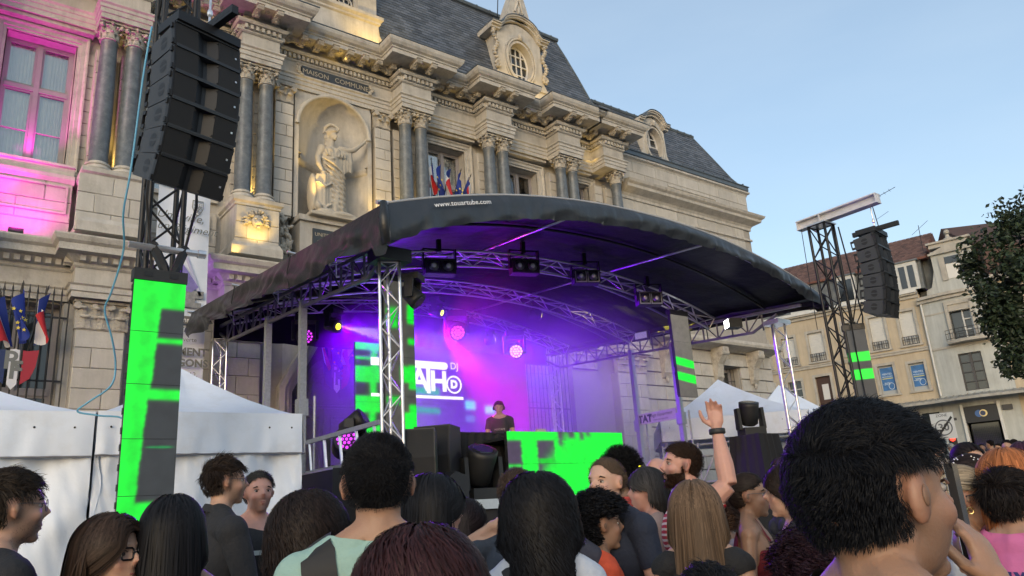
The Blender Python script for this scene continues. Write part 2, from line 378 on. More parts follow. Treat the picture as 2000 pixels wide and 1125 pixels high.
# dentils (small, joined) and modillions (each one a part)
mb = MB(); mod = []
def along(p,q,step,off):
    p = Vector(p); q = Vector(q); L_ = (q-p).length; n = max(1,int(L_/step)); d = (q-p).normalized()
    return [(p+d*(L_*(i+0.5)/n), d, Vector((d.y,-d.x))) for i in range(n)]
path = ressaut(YE,YP,0.58)
for p,q in zip(path[:-1],path[1:]):
    if (Vector(q)-Vector(p)).length < 0.15: continue
    for c,d,o in along(p,q,0.145,0):
        m4 = Matrix.Translation((c.x+o.x*0.07,c.y+o.y*0.07,15.78)) @ Matrix(((d.x,o.x,0,0),(d.y,o.y,0,0),(0,0,1,0),(0,0,0,1)))
        mb.obox(m4,0.085,0.12,0.13)
    for c,d,o in along(p,q,0.46,0): mod.append((c,d,o))
H(mb,'dentils',M_trim,kind='stuff')
def modillion_mesh():
    mb = MB(); prof = [(0,0),(0.10,-0.13),(0.22,-0.17),(0.30,-0.10),(0.42,-0.08),(0.52,-0.13),(0.57,-0.06),(0.57,0.0),(0,0.0)]
    prof = [(a,b+0.17) for a,b in prof]
    mb.prism([(a,b) for a,b in prof], -0.085, 0.085)       # x = outward here
    mb.box(0,0.6,-0.11,0.11,0.17,0.20)
    mb.tube((0.50,-0.10,0.085),(0.50,0.10,0.085),0.05,8); mb.tube((0.12,-0.10,0.06),(0.12,0.10,0.06),0.06,8)
    # leaf under the bracket
    for k,(a,b) in enumerate(((0.2,-0.005),(0.3,0.05),(0.4,0.06))): mb.ell((a,0,b),(0.07,0.06,0.035),8,5)
    me = bpy.data.meshes.new('modillion'); me.from_pydata(mb.v,[],mb.f); me.materials.append(M_ornam); return me
mm = modillion_mesh(); mb = MB()
for c,d,o in mod:
    ob = put('modillion', mm, hall, (c.x-HX+o.x*0.16, c.y-HY+o.y*0.16, 16.02-HZ), (0,0,math.atan2(o.y,o.x)))
# rosettes between modillions: joined
mb = MB()
for p,q in zip(path[:-1],path[1:]):
    if (Vector(q)-Vector(p)).length < 0.5: continue
    L_ = (Vector(q)-Vector(p)).length; n = max(1,int(L_/0.46)); d = (Vector(q)-Vector(p)).normalized(); o = Vector((d.y,-d.x))
    for i in range(1,n):
        c = Vector(p)+d*(L_*i/n)+o*0.42
        for k in range(5):
            t = k*2*PI/5; mb.ell((c.x+0.045*math.cos(t),c.y+0.045*math.sin(t),16.2),(0.035,0.035,0.03),6,4)
H(mb,'rosettes',M_ornam,kind='stuff')
# zinc lip on top of the cornice
mb = MB(); mb.sweep([(x,y) for x,y in ressaut(YE,YP,0.62)],[(0.0,16.72),(0.83,16.685),(0.84,16.70),(0.84,16.715),(0.0,16.76)]); H(mb,'cornice_flashing',M_zinc)

# --- columns: shaft / capital / base
def capital_mb(r=0.21, h=0.5, sq=0.30):
    mb = MB(); mb.lathe([(r,0),(r+0.03,0.01),(r+0.03,0.04),(r,0.05),(r*1.0,0.2),(r*1.15,0.34),(r*1.3,0.42)],n=20)
    for tier,(z,n,l,out) in enumerate(((0.05,8,0.17,0.05),(0.17,8,0.17,0.07))):
        for k in range(n):
            t = 2*PI*(k+0.5*tier)/n; ca,sa = math.cos(t),math.sin(t)
            pts = []
            for u in range(5):
                w = u/4; rr = r+0.015+out*(w**2.2)*1.6; zz = z + l*math.sin(w*PI*0.62)/math.sin(PI*0.5); hw = 0.07*(1-0.45*w)
                pts.append([(rr*ca-hw*sa, rr*sa+hw*ca, zz),((rr+0.02)*ca,(rr+0.02)*sa,zz+0.005),(rr*ca+hw*sa, rr*sa-hw*ca, zz)])
            for g in range(4):
                a,b = pts[g],pts[g+1]; mb.add([*a,*b],[(0,1,4,3),(1,2,5,4)])
            mb.ell((ca*(r+0.03+out*1.5),sa*(r+0.03+out*1.5),z+l*0.93),(0.035,0.035,0.028),6,4)
    for k in range(4):     # corner volutes
        t = PI/4+k*PI/2; ca,sa = math.cos(t),math.sin(t); d = sq*1.08
        mb.tube((ca*d-sa*0.045,sa*d+ca*0.045,h-0.12),(ca*d+sa*0.045,sa*d-ca*0.045,h-0.12),0.062,10)
        mb.path([(ca*(r+0.0),sa*(r+0.0),h-0.22),(ca*(r+0.06),sa*(r+0.06),h-0.13),(ca*d,sa*d,h-0.065)],0.03,6)
    mb.box(-sq,sq,-sq,sq,h-0.06,h); mb.ell((0,-sq,h-0.05),(0.05,0.04,0.05),8,5); mb.ell((-sq,0,h-0.05),(0.04,0.05,0.05),8,5)
    return mb
def shared(mb, name, m, ang=40):
    me = bpy.data.meshes.new(name); me.from_pydata(mb.v,[],mb.f); me.materials.append(m); o = bpy.data.objects.new(name,me); smooth_angle(o,ang); bpy.data.objects.remove(o); return me
me_cap = shared(capital_mb(),'capital',M_ornam)
me_shaft = shared(MB().lathe([(0.235,0),(0.235,0.06),(0.225,0.08),(0.228,1.1),(0.222,2.0),(0.205,3.0),(0.195,3.42),(0.21,3.44),(0.21,3.5)],n=28),'shaft',M_marble)
me_band = shared(MB().lathe([(0.24,0),(0.25,0.015),(0.24,0.03)],n=28),'band',M_marble)
me_base = shared(MB().lathe([(0.34,0.1),(0.36,0.14),(0.34,0.19),(0.29,0.2),(0.27,0.25),(0.30,0.27),(0.30,0.31),(0.245,0.33),(0.24,0.36)],n=28).box(-0.36,0.36,-0.36,0.36,0,0.1),'base',M_trim)
YC = 19.98
for pi_,(a,b) in enumerate(allp):
    for x in ((a,b) if not (a>20.5) else (b,)):
        e = put('column',me_shaft,hall,(x-HX,YC-HY,10.72-HZ)); put('capital',me_cap,e,(0,0,3.5)); put('base',me_base,e,(0,0,-0.36))
    # pedestal under the pair, with mouldings
    c=(a+b)/2; mb = MB(); mb.box(c-0.6,c+0.6,19.5,20.8,8.72,10.22)
    mb.sweep([(c-0.6,20.8),(c-0.6,19.5),(c+0.6,19.5),(c+0.6,20.8)],[(0,10.12),(0.04,10.14),(0.04,10.2),(0.1,10.25),(0.1,10.36),(0,10.36)])
    mb.sweep([(c-0.6,20.8),(c-0.6,19.5),(c+0.6,19.5),(c+0.6,20.8)],[(0,8.72),(0.1,8.72),(0.1,8.95),(0.05,9.05),(0.02,9.12),(0,9.12)])
    mb.box(c-0.6,c+0.6,19.5,20.8,10.3,10.358)
    H(mb,'pedestal',M_stone)
    mb = MB(); mb.box(c-0.37,c+0.37,19.478,19.51,9.3,10.0); H(mb,'pedestal_panel',M_trim)
    # pilaster responds behind
    mb = MB(); mb.box(c-0.52,c-0.1,20.42,20.8,10.36,14.25); mb.box(c+0.1,c+0.52,20.42,20.8,10.36,14.25); H(mb,'pilaster_respond',M_stone)
# flat pilasters each side of the niche bay, with capitals
def pil_capital(x0,x1,y,z0,z1,parent=None,n=None):
    mb = MB(); w = x1-x0; n = n or max(2,int(w/0.28)); mb.box(x0,x1,y,y+0.2,z0,z1-0.06); mb.box(x0-0.06,x1+0.06,y-0.09,y+0.2,z1-0.07,z1)
    for t,(zz,l) in enumerate(((z0+0.02,0.40),(z0+0.02+(z1-z0)*0.36,0.34))):
        k = n+t
        for i in range(k):
            cx = x0+w*((i+0.5)/k); hw = w/k*0.42; L_ = l*(z1-z0); pts=[]
            for u in range(5):
                q=u/4; pts.append([(cx-hw*(1-0.4*q),y-0.01-0.07*q*q,zz+L_*q),(cx,y-0.03-0.08*q*q,zz+L_*q),(cx+hw*(1-0.4*q),y-0.01-0.07*q*q,zz+L_*q)])
            for g in range(4): a_,b_=pts[g],pts[g+1]; mb.add([*a_,*b_],[(0,1,4,3),(1,2,5,4)])
            mb.ell((cx,y-0.11,zz+L_*0.95),(hw*0.8,0.04,0.04),8,5)
    for x in (x0+0.02,x1-0.02): mb.tube((x,y-0.13,z1-0.16),(x,y+0.05,z1-0.16),0.085,10)
    if w>0.7: 
        for x in (x0+w*0.33,x0+w*0.67): mb.tube((x,y-0.11,z1-0.15),(x,y,z1-0.15),0.06,10)
    return H(mb,'pilaster_capital',M_ornam,parent=parent)
for x0,x1 in ((7.35,7.92),(10.68,11.25)):
    mb = MB(); mb.box(x0+.015,x1-.015,20.33,20.8,10.36,14.1); H(mb,'pilaster',M_mortar); pil_capital(x0,x1,20.3,14.1,14.72)
# --- ashlar blocks
BLK = []
def ashlar(x0,x1,z0,z1,y,h=0.34,l=0.62,gap=0.012,d=0.05,off=0.0):
    n = max(1,round((z1-z0)/h)); hh=(z1-z0)/n
    for r in range(n):
        m = max(1,round((x1-x0)/l)); xs=[x0+(x1-x0)*i/m for i in range(m+1)]
        if m>1 and r%2: s=(x1-x0)/m/2; xs=[x0]+[x-s for x in xs[1:]]+[x1]
        elif m==1 and (x1-x0)>0.5 and r%2: xs=[x0,x0+(x1-x0)*(0.35 if r%4==1 else 0.62),x1]
        for a,b in zip(xs[:-1],xs[1:]):
            if b-a>0.06: BLK.append((a+gap/2,b-gap/2,z0+hh*r+gap/2,z0+hh*(r+1)-gap/2,y+random.uniform(-0.003,0.003),d))
for x0,x1 in ((7.35,7.92),(10.68,11.25)): ashlar(x0,x1,10.4,14.08,20.29,0.36,0.6,d=0.05)
ashlar(7.0,7.33,10.4,14.6,20.70,0.36,0.4); ashlar(11.28,11.6,10.4,14.6,20.70,0.36,0.4)
for a,b in allp[2:]:
    c=(a+b)/2; ashlar(c-0.52,c-0.1,10.4,14.2,20.385,0.36,0.5); ashlar(c+0.1,c+0.52,10.4,14.2,20.385,0.36,0.5)
ashlar(2.28,2.75,10.4,14.2,20.71,0.36,0.5); 
ashlar(14.6,15.0,10.4,14.6,20.71,0.36,0.5); ashlar(12.45,12.93,10.4,14.6,20.71,0.36,0.5); ashlar(16.0,16.35,10.4,14.6,20.71,0.36,0.5); ashlar(17.95,18.3,10.4,14.6,20.71,0.36,.5)
ashlar(0.0,2.3,9.15,10.2,20.30,0.5,1.1); ashlar(2.3,3.85,8.72,10.2,19.46,0.48,0.9) ; ashlar(6.05,7.25,8.72,10.1,19.46,0.46,0.8)
ashlar(3.9,5.9,8.72,10.2,20.6,0.5,0.9)
# ground floor
ashlar(4.0,6.9,1.2,7.75,20.30,0.52,0.95); ashlar(2.62,3.68,1.2,6.5,19.96,0.5,0.75); ashlar(5.75,7.0,1.2,6.5,19.96,0.5,0.8)
ashlar(11.2,13.4,1.2,7.75,20.3,0.52,0.95); ashlar(13.5,14.9,1.2,6.6,19.96,0.5,0.9); ashlar(14.9,19.0,1.2,7.75,20.35,0.5,1.0); ashlar(20.4,21.9,1.2,6.5,19.96,0.5,0.9)
ashlar(22.35,31.1,14.9,15.9,20.46,0.5,1.5); ashlar(22.35,30.6,10.5,14.1,20.56,0.6,1.5)
# rusticated wing wall (deep joints)
RUS=[]
for r in range(12):
    z0=1.2+0.55*r
    if z0+0.55>7.9: break
    for a,b in ((22.4,27.1),(28.6,31.0)) if 3.9<z0<7.2 else ((22.4,31.0),):
        n=max(1,round((b-a)/1.25)); sh=(r%2)*0.5
        xs=[a]+[a+(b-a)*(i+sh)/n for i in range(1 if sh==0 else 0,n)]+[b]
        for p,q in zip(xs[:-1],xs[1:]):
            if q-p>0.1: BLK.append((p+0.012,q-0.012,z0+0.02,z0+0.53,20.5,0.07))
def blocks(BL, parent, org, mater, limit=290, key=None, name='stone_block'):
    BL=sorted(BL,key=key); mb=MB()
    mb.add([(0,1,0),(1,1,0),(1,1,1),(0,1,1),(0,.25,0),(1,.25,0),(1,.25,1),(0,.25,1),(.02,0,.03),(.98,0,.03),(.98,0,.97),(.02,0,.97)],
           [(4,5,9,8),(5,6,10,9),(6,7,11,10),(7,4,8,11),(8,9,10,11),(0,1,5,4),(1,2,6,5),(2,3,7,6),(3,0,4,7)])
    me=bpy.data.meshes.new(name); me.from_pydata(mb.v,[],mb.f); me.materials.append(mater); big=MB()
    for i,(a,b,c,d,y,dep) in enumerate(BL):
        if i<limit: put(name,me,parent,(a-org[0],y-org[1],c-org[2]),None,(b-a,dep,d-c))
        else: big.add([(a+(b-a)*v[0],y+dep*v[1],c+(d-c)*v[2]) for v in mb.v],mb.f)
    if big.v:
        big.v=[(x-org[0],y-org[1],z-org[2]) for x,y,z in big.v]; o=big.build('far_stone_blocks',mater,parent); stuff(o)
blocks(BLK,hall,(HX,HY,HZ),M_block,290,key=lambda b:(math.hypot(b[0],b[4])/math.sqrt((b[1]-b[0])*(b[3]-b[2]))) + (100 if 8<b[0]<22 and b[3]<7 else 0))
# --- first-floor windows
def window(x0,x1,z0,z1,y,nrow=3,surround=True,curtain=True,parent=None,dark=False):
    mb=MB(); t=0.07; cx=(x0+x1)/2; zt=z0+(z1-z0)*0.63
    mb.box(x0,x0+t,y,y+0.12,z0,z1); mb.box(x1-t,x1,y,y+0.12,z0,z1); mb.box(x0+t,x1-t,y,y+0.12,z1-t,z1); mb.box(x0+t,x1-t,y,y+0.12,z0,z0+t)
    mb.box(cx-0.06,cx+0.06,y-0.03,y+0.11,z0+t,z1-t); mb.box(x0+t,cx-.06,y-0.02,y+0.11,zt-0.06,zt+0.06); mb.box(cx+.06,x1-t,y-0.02,y+0.11,zt-0.06,zt+0.06)
    for a,b in ((x0+t,cx-0.06),(cx+0.06,x1-t)):
        for c,d in ((z0+t,zt-0.06),(zt+0.06,z1-t)):
            mb.box(a,a+0.05,y+0.02,y+0.09,c,d); mb.box(b-0.05,b,y+0.02,y+0.09,c,d); mb.box(a+.05,b-.05,y+0.02,y+0.09,d-0.05,d); mb.box(a+.05,b-.05,y+0.02,y+0.09,c,c+0.06)
        m_=(z0+zt)/2-0.05; mb.box(a+.05,b-.05,y+0.03,y+0.07,m_,m_+0.025)
    w=H(mb,'window',M_frame,parent=parent)
    g=MB()
    for a,b in ((x0+t+.05,cx-0.11),(cx+0.11,x1-t-.05)):
        for c,d in ((z0+t+.06,zt-0.11),(zt+0.11,z1-t-.05)):
            pm=MB(); pm.box(a,b,y+0.055,y+0.06,c,d); local(hall,pm).build('pane',M_glass if not dark else M_dkglass,w)
    if curtain:
        for a,b in ((x0+t,cx),(cx,x1-t)):
            cm=MB(); n=44; rr=[]
            for k in range(n+1):
                u=a+(b-a)*k/n; rr.append([(u,y+0.15+0.025*math.sin(k*1.3)+0.018*math.sin(k*0.47+1),z0),(u,y+0.15+0.02*math.sin(k*1.3+0.3)+0.01*math.sin(k*.6),(z0+z1)/2),(u,y+0.15+0.012*math.sin(k*1.5),z1-0.03)])
            cm.rings(rr,caps=False,closed=False); local(hall,cm).build('curtain',M_curtain,w,True)
    mb=MB(); mb.box(x0,x1,y+0.5,y+0.52,z0,z1); local(hall,mb).build('dark_room',M_black,w)
    if surround:
        pr=[(0,0),(0.0,0.02),(0.05,0.03),(0.05,0.1),(0.09,0.11),(0.09,0.2),(0.15,0.24),(0.15,0.28),(0,0.28)]
        s=MB(); yb=YW
        for i in range(len(pr)-1):
            (o0,w0),(o1,w1)=pr[i],pr[i+1]
            def loop(o,w): return [(x0-w,yb-o,z0),(x0-w,yb-o,z1+w),(x1+w,yb-o,z1+w),(x1+w,yb-o,z0)]
            A=loop(o0,w0); B=loop(o1,w1)
            s.add(A+B,[(j,j+1,j+5,j+4) for j in range(3)])
        s.box(x0-0.001,x0+0.001,yb,y+.1,z0,z1)
        # string mouldings above the window head, up to the architrave
        local(hall,s).build('window_surround',M_trim,w)
        s=MB(); s.box(x0-0.3,x1+0.3,yb-0.12,yb+.01,z0-0.12,z0-0.002); local(hall,s).build('sill',M_trim,w)
    return w
for i,(a,b,c,d) in enumerate(WINS): window(a,b,c,d,YW+0.32)
# stepped mouldings between window heads and architrave, per bay
mb=MB()
for i in range(len(allp)-1):
    x0=(allp[i][0]+allp[i][1])/2+0.6; x1=(allp[i+1][0]+allp[i+1][1])/2-0.6
    if x0<8<x1: continue
    mb.sweep([(x0,YW-.01),(x1,YW-.01)],[(0,14.60),(0.32,14.62),(0.32,14.73),(0,14.73)])
H(mb,'soffit_band',M_trim)
# flat relief panels under windows
mb=MB()
for a,b in ((0.35,2.2),(4.0,5.7)):
    for x0,x1,z0,z1 in ((a,b,9.35,10.1),):
        t=0.05; yy=20.25 if a<1 else 20.55
        mb.box(x0,x1,yy,yy+0.02,z1-t,z1); mb.box(x0,x1,yy,yy+0.02,z0,z0+t); mb.box(x0,x0+t,yy,yy+0.02,z0+t,z1-t); mb.box(x1-t,x1,yy,yy+0.02,z0+t,z1-t)
H(mb,'apron_panel',M_trim)
mb=MB(); mb.box(XL,2.3,20.3+0.04,20.8,8.7,10.3); mb.sweep([(XL,20.34),(2.32,20.34)],[(0,10.15),(0.05,10.17),(0.12,10.27),(0.12,10.36),(0,10.36)]); mb.box(XL,2.3,20.3,20.8,10.3,10.62); mb.sweep([(XL,20.34),(2.32,20.34)],[(0,10.6),(0.1,10.6),(0.1,10.66),(0,10.68)]);H(mb,'window_apron',M_stone)
# --- ground floor
GF=[(0.75,2.35,1.5,7.1),(15.6,17.9,1.5,6.9),(-3.4,-1.7,1.5,7.1)]
DOOR=(7.75,10.85,1.0,7.15)
mb=MB()
for a,b,c,d in wall_rects(XL,22.3,0.3,8.3,GF+[DOOR]): mb.box(a,b,20.36,20.95,c,d)
H(mb,'ground_floor_wall',M_mortar)
gpath=[(XL,20.25)]
for c,hw in ((-4.0,0.7),(-0.55,0.7),(3.15,0.7),(6.65,0.75),(11.95,0.75),(14.3,.75),(18.75,0.7),(21.15,0.9)):
    gpath+=[(c-hw,20.25),(c-hw,19.7),(c+hw,19.7),(c+hw,20.25)]
gpath.append((22.3,20.25))
mb=MB(); mb.sweep(gpath,[(0,7.15),(0.03,7.15),(0.03,7.28),(0.07,7.3),(0.07,7.42),(0.12,7.46),(0,7.46)]); H(mb,'ground_architrave',M_trim)
mb=MB(); mb.sweep(gpath,[(0,7.88),(0.04,7.92),(0.04,7.98),(0.22,8.14),(0.42,8.16),(0.42,8.32),(0.5,8.38),(0.55,8.48),(0.55,8.52),(0,8.6)]); H(mb,'string_course',M_trim)
mb=MB(); mb.box(XL,22.3,20.27,20.9,7.2,8.72)
for c,hw in ((-4.0,0.7),(-0.55,0.7),(3.15,0.7),(6.65,0.75),(11.95,0.75),(14.3,.75),(18.75,0.7),(21.15,0.9)): mb.box(c-hw+.01,c+hw-.01,19.72,20.3,7.17,8.55)
H(mb,'ground_frieze',M_stone)
mb=MB()
for p,q in zip(gpath[:-1],gpath[1:]):
    for c,d,o in along(p,q,0.2,0):
        m4=Matrix.Translation((c.x+o.x*0.12,c.y+o.y*0.12,8.06))@Matrix(((d.x,o.x,0,0),(d.y,o.y,0,0),(0,0,1,0),(0,0,0,1))); mb.obox(m4,0.12,0.2,0.13)
H(mb,'ground_dentils',M_trim,kind='stuff')
for c,hw in ((-4.0,.55),(-0.55,0.55),(3.15,0.55),(6.4,0.62),(14.2,.6),(18.75,.6),(21.15,0.75)):
    mb=MB(); mb.box(c-hw,c+hw,20.0,20.5,0.6,6.45); H(mb,'ground_pilaster',M_mortar); pil_capital(c-hw-.02,c+hw+.02,19.92,6.45,7.15,n=3)
    if abs(c-18.75)<.1 or abs(c+.55)<.1 or c<-3: ashlar_b=[]
for (a,b,c,d) in GF:
    if a<10: window(a,b,c,d,20.75,surround=False,curtain=False,dark=True)
    g=MB(); n=int((b-a)/0.17)
    gr=thing_part=None
    base=MB(); base.box(a-0.1,b+0.1,20.12,20.15,c+0.5,c+0.54); base.box(a-0.1,b+0.1,20.12,20.15,d-1.9,d-1.86); base.box(a-.1,b+.1,20.12,20.15,d-0.4,d-0.36); gw=H(base,'window_grille',M_iron)
    for k in range(n+3):
        x=a-0.1+(b-a+0.2)*k/(n+2); s=MB(); s.tube((x,20.09,c+0.2),(x,20.09,d+0.15),0.017,6); s.tube((x,20.09,d+0.15),(x,20.09,d+0.36),0.028,6,0.003); local(hall,s).build('grille_bar',M_iron,gw)
# reveals of left grille window (stone surround)
mb=MB(); mb.box(0.45,0.73,20.2,20.9,1.2,7.1); mb.box(2.37,2.6,20.2,20.9,1.2,7.1); H(mb,'window_jamb',M_stone)
# --- doorway: chamfered surround, carved dark doors
dj=mat('dark_door_paint',(0.045,0.05,0.06),0.5,var=0.15,vscale=12,bump=0.004,bscale=30)
x0,x1,z1=7.75,10.85,7.15
mb=MB()
def band(pl,w,ya,yb,mb):
    # pl polyline in (x,z); offset inward by w
    P=[Vector(p) for p in pl]; out=[]
    for i in range(len(P)):
        def nr(a,b): d=(b-a).normalized(); return Vector((d.y,-d.x))
        if i==0:o=nr(P[0],P[1])
        elif i==len(P)-1:o=nr(P[-2],P[-1])
        else:
            a=nr(P[i-1],P[i]);b=nr(P[i],P[i+1]);o=a+b;o=o/o.dot(a)
        out.append(P[i]+o*w)
    for i in range(len(P)-1): mb.prism([tuple(P[i]),tuple(P[i+1]),tuple(out[i+1]),tuple(out[i])],ya,yb)
    return [tuple(p) for p in out]
dpoly=[(x0,1.0),(x0,5.2),(x0+0.95,6.75),(x0+1.1,z1-.1),(x1-1.1,z1-.1),(x1-0.95,6.75),(x1,5.2),(x1,1.0)]
arcpoly=[(x0-0.15,1.0),(x0-0.15,5.35),(x0+0.75,6.95),(x0+1.0,7.14),(x1-1.0,7.14),(x1-0.75,6.95),(x1+0.15,5.35),(x1+0.15,1.0)]
p1=band(arcpoly,0.16,20.12,20.6,mb); p2=band(p1,0.14,20.2,20.7,mb); p3=band(p2,0.12,20.3,20.8,mb); H(mb,'door_surround',M_trim)
mb=MB(); mb.prism([(x0,5.2),(x0+.85,6.75),(x0,7.15)],20.36,20.8); mb.prism([(x1,5.2),(x1,7.15),(x1-.85,6.75)],20.36,20.8); H(mb,'door_spandrel',M_stone)
mb=MB(); mb.box(x0,x1,20.98,21.04,1.0,z1); dr=H(mb,'door',dj)
mb=MB(); cx=(x0+x1)/2
mb.box(x0,x1,20.86,20.97,5.0,5.12); mb.box(x0,x1,20.9,20.97,4.92,4.99); mb.box(cx-0.07,cx+0.07,20.88,20.97,1.0,4.9)
for s in (-1,1):
    xa,xb=(x0+0.25,cx-0.15) if s<0 else (cx+0.15,x1-0.25)
    for (za,zb) in ((3.1,4.75),(1.3,2.9)):
        mb.box(xa,xb,20.92,20.97,zb-0.06,zb); mb.box(xa,xb,20.92,20.97,za,za+0.06); mb.box(xa,xa+0.06,20.92,20.97,za+.06,zb-.06); mb.box(xb-0.06,xb,20.92,20.97,za+.06,zb-.06)
        for k in range(22): mb.box(xa+0.08+(xb-xa-0.16)*k/22,xa+0.08+(xb-xa-0.16)*(k+0.5)/22,20.9,20.96,zb-0.14,zb-0.08)
        for k in range(10):   # scrollwork
            cxx=(xa+xb)/2+((k%2)*2-1)*(0.12+0.07*(k//2%3)); zz=za+0.2+(zb-za-0.45)*(k//2)/4.4; r0=0.11-0.01*(k//2)
            mb.path([(cxx+((k%2)*2-1)*r0*math.cos(t)*(1-t/9),20.95,zz+r0*math.sin(t)*(1-t/9)) for t in np.linspace(0,7,16)],0.018,5)
for k in range(3): mb.path([(cx+(0.45+0.14*k)*math.cos(t),20.96,5.25+(0.42+0.14*k)*math.sin(t)*1.6) for t in np.linspace(0,PI,24)],0.028,6)
for s in (-1,1):
    for k in range(4): mb.path([(cx+s*(0.95+0.03*k)+s*(0.2-.04*k)*math.cos(t)*(1-t/9),20.95,5.35+0.25*k+(0.18-.03*k)*math.sin(t)*(1-t/9)) for t in np.linspace(0,7.5,18)],0.025,5)
for k in range(26):
    a=random.uniform(0,2*PI); b=random.uniform(0.05,0.36); mb.ell((cx+b*math.cos(a),20.95,5.72+b*0.9*math.sin(a)),(0.07,0.035,0.03),6,4,Matrix.Rotation(a,3,'Y'))
local(hall,mb).build('door_carving',dj,dr)
# --- plaques
M_plq=mat('black_marble_plaque',(0.035,0.04,0.045),0.3,var=0.3,vscale=8); M_gold=mat('gilt_letters',(0.42,0.36,0.26),0.6)
mb=MB(); mb.box(8.15,10.45,20.24,20.34,15.16,15.52); pq=H(mb,'plaque',M_plq)
lettering('MAISON   COMMUNE',0.235,M_gold,pq,(9.3-HX,20.234-HY,15.34-HZ))
mb=MB()
for x in (8.08,10.52):
    for k in range(7): mb.ell((x+random.uniform(-.07,.07),20.22,15.18+0.055*k),(0.075,0.05,0.045),7,5)
H(mb,'plaque_bracket',M_ornam)
mb=MB(); mb.box(8.5,10.1,20.10,20.16,9.25,10.08); pq2=H(mb,'inscription',M_plq); 
for i,t in enumerate(('UNITE  INDIVISIBILITE','DE LA REPUBLIQUE','LIBERTE  EGALITE')): lettering(t,0.155,M_gold,pq2,(9.3-HX,20.095-HY,9.9-0.24*i-HZ))
# lion mask on the second pedestal and a carved trophy left of the inscription
def lion(cx,y,z,parent):
    mb=MB(); mb.ell((cx,y-0.06,z),(0.16,0.12,0.2),14,10); mb.ell((cx,y-0.18,z-0.07),(0.08,0.08,0.075),10,8); mb.ell((cx,y-0.14,z-0.19),(0.06,0.06,0.05),10,6)
    for s in (-1,1): mb.ell((cx+s*0.075,y-0.17,z+0.05),(0.04,0.03,0.03),8,6); mb.ell((cx+s*0.14,y-0.1,z+0.16),(0.05,0.04,0.06),8,6); mb.ell((cx+s*0.06,y-0.2,z-0.1),(0.05,0.04,0.04),8,6)
    for k in range(30):
        t=random.uniform(-0.3,PI+0.3)+0; rr=random.uniform(0.17,0.27); a=Vector((cx+rr*math.cos(t),y-0.03-0.04*random.random(),z+rr*1.05*math.sin(t)))
        b=a+Vector((0.13*math.cos(t)+random.uniform(-.04,.04),0.0,0.13*math.sin(t)-0.04)); mb.path([tuple(a),tuple((a+b)/2+Vector((0,-0.035,0.02))),tuple(b)],0.03,6,[0.045,0.035,0.008])
    return H(mb,'lion_mask',M_ornam,True,parent=parent)
lion(6.62,19.46,9.68,None)
mb=MB()
for k in range(46):
    a=Vector((7.6+random.uniform(-.28,.3),20.28,8.9+1.3*random.random())); d=Vector((random.uniform(-.2,.2),-0.06,random.uniform(.1,.35)))
    mb.path([tuple(a),tuple(a+d*0.6+Vector((0,-0.05,0))),tuple(a+d)],0.04,6,[0.06,0.05,0.012])
H(mb,'carved_trophy',M_ornam,True)
# --- roof with real slates
RP=[(20.30,16.72),(20.55,17.1),(20.82,17.75),(21.15,18.8),(21.5,20.0),(21.85,21.1),(22.2,22.1)]
def slates(x0f,x1f,prof,zoff=0.0,w=0.30,ex=0.16):
    pts=[]; acc=0; P=[Vector((0,a,b)) for a,b in prof]; segs=[(P[i],P[i+1]) for i in range(len(P)-1)]; tot=sum((b-a).length for a,b in segs)
    v=[];f=[];var=[]; s=0; row=0
    while s<tot:
        r=s
        for a,b in segs:
            l=(b-a).length
            if r<=l: p=a+(b-a)*(r/l); d=(b-a).normalized(); break
            r-=l
        nn=Vector((0,-d.z,d.y)); xa,xb=x0f(p.z),x1f(p.z); x=xa-(row%2)*w/2
        while x<xb:
            a_=max(x,xa)+0.006; b_=min(x+w,xb)-0.006
            if b_-a_>0.04:
                jj=random.uniform(0,0.006); e=d*(ex+0.05); lo=p+nn*(0.022+jj); hi=p+e+nn*0.006; lo2=p+nn*0.002
                i=len(v); v+= [(a_,lo.y,lo.z),(b_,lo.y,lo.z),(b_,hi.y,hi.z),(a_,hi.y,hi.z),(a_,lo2.y,lo2.z),(b_,lo2.y,lo2.z)]
                f+=[(i,i+1,i+2,i+3),(i+4,i+5,i+1,i)]; c=random.random(); var+=[c,c]
            x+=w
        s+=ex; row+=1
    return v,f,var
def slate_part(v,f,var,parent,org,name='roof_slates',m=None):
    me=bpy.data.meshes.new(name); me.from_pydata([(a-org[0],b-org[1],c-org[2]) for a,b,c in v],[],f); me.materials.append(m or M_slate)
    at_=me.attributes.new('var','FLOAT','FACE'); at_.data.foreach_set('value',var); o=put(name,me,parent); return stuff(o)
RR=lambda z: 22.35-(z-16.72)*0.235-0.25*min(1,(z-16.72)/1.2)
v,f,var=slates(lambda z:XL,RR,RP); slate_part(v,f,var,hall,(HX,HY,HZ))
mb=MB(); n=len(RP)
ring=[]; mb.rings([[(x(zz) if callable(x) else x,yy+0.004,zz) for yy,zz in RP]+[((x(22.1) if callable(x) else x),27,22.1),((x(16.72) if callable(x) else x),29.5,16.72)] for x in (XL,lambda z: RR(z)-.01)],caps=True,closed=False); H(mb,'roof',M_slate)
mb=MB(); mb.path([(XL,22.15,22.14),(20.95,22.15,22.14)],0.11,8); 
for k in range(40): mb.tube((XL+k*0.68,22.15,22.14),(XL+k*0.68+0.06,22.15,22.14),0.13,8)
mb.path([(RR(z)-0.0,y,z) for y,z in RP],0.06,6); H(mb,'ridge_roll',M_zinc)
mb=MB(); mb.tube((17.4,21.9,21.9),(17.0,21.2,22.9),0.02); mb.tube((3.3,22,22),(3.3,22,23.2),0.02); H(mb,'lightning_rod',M_iron)
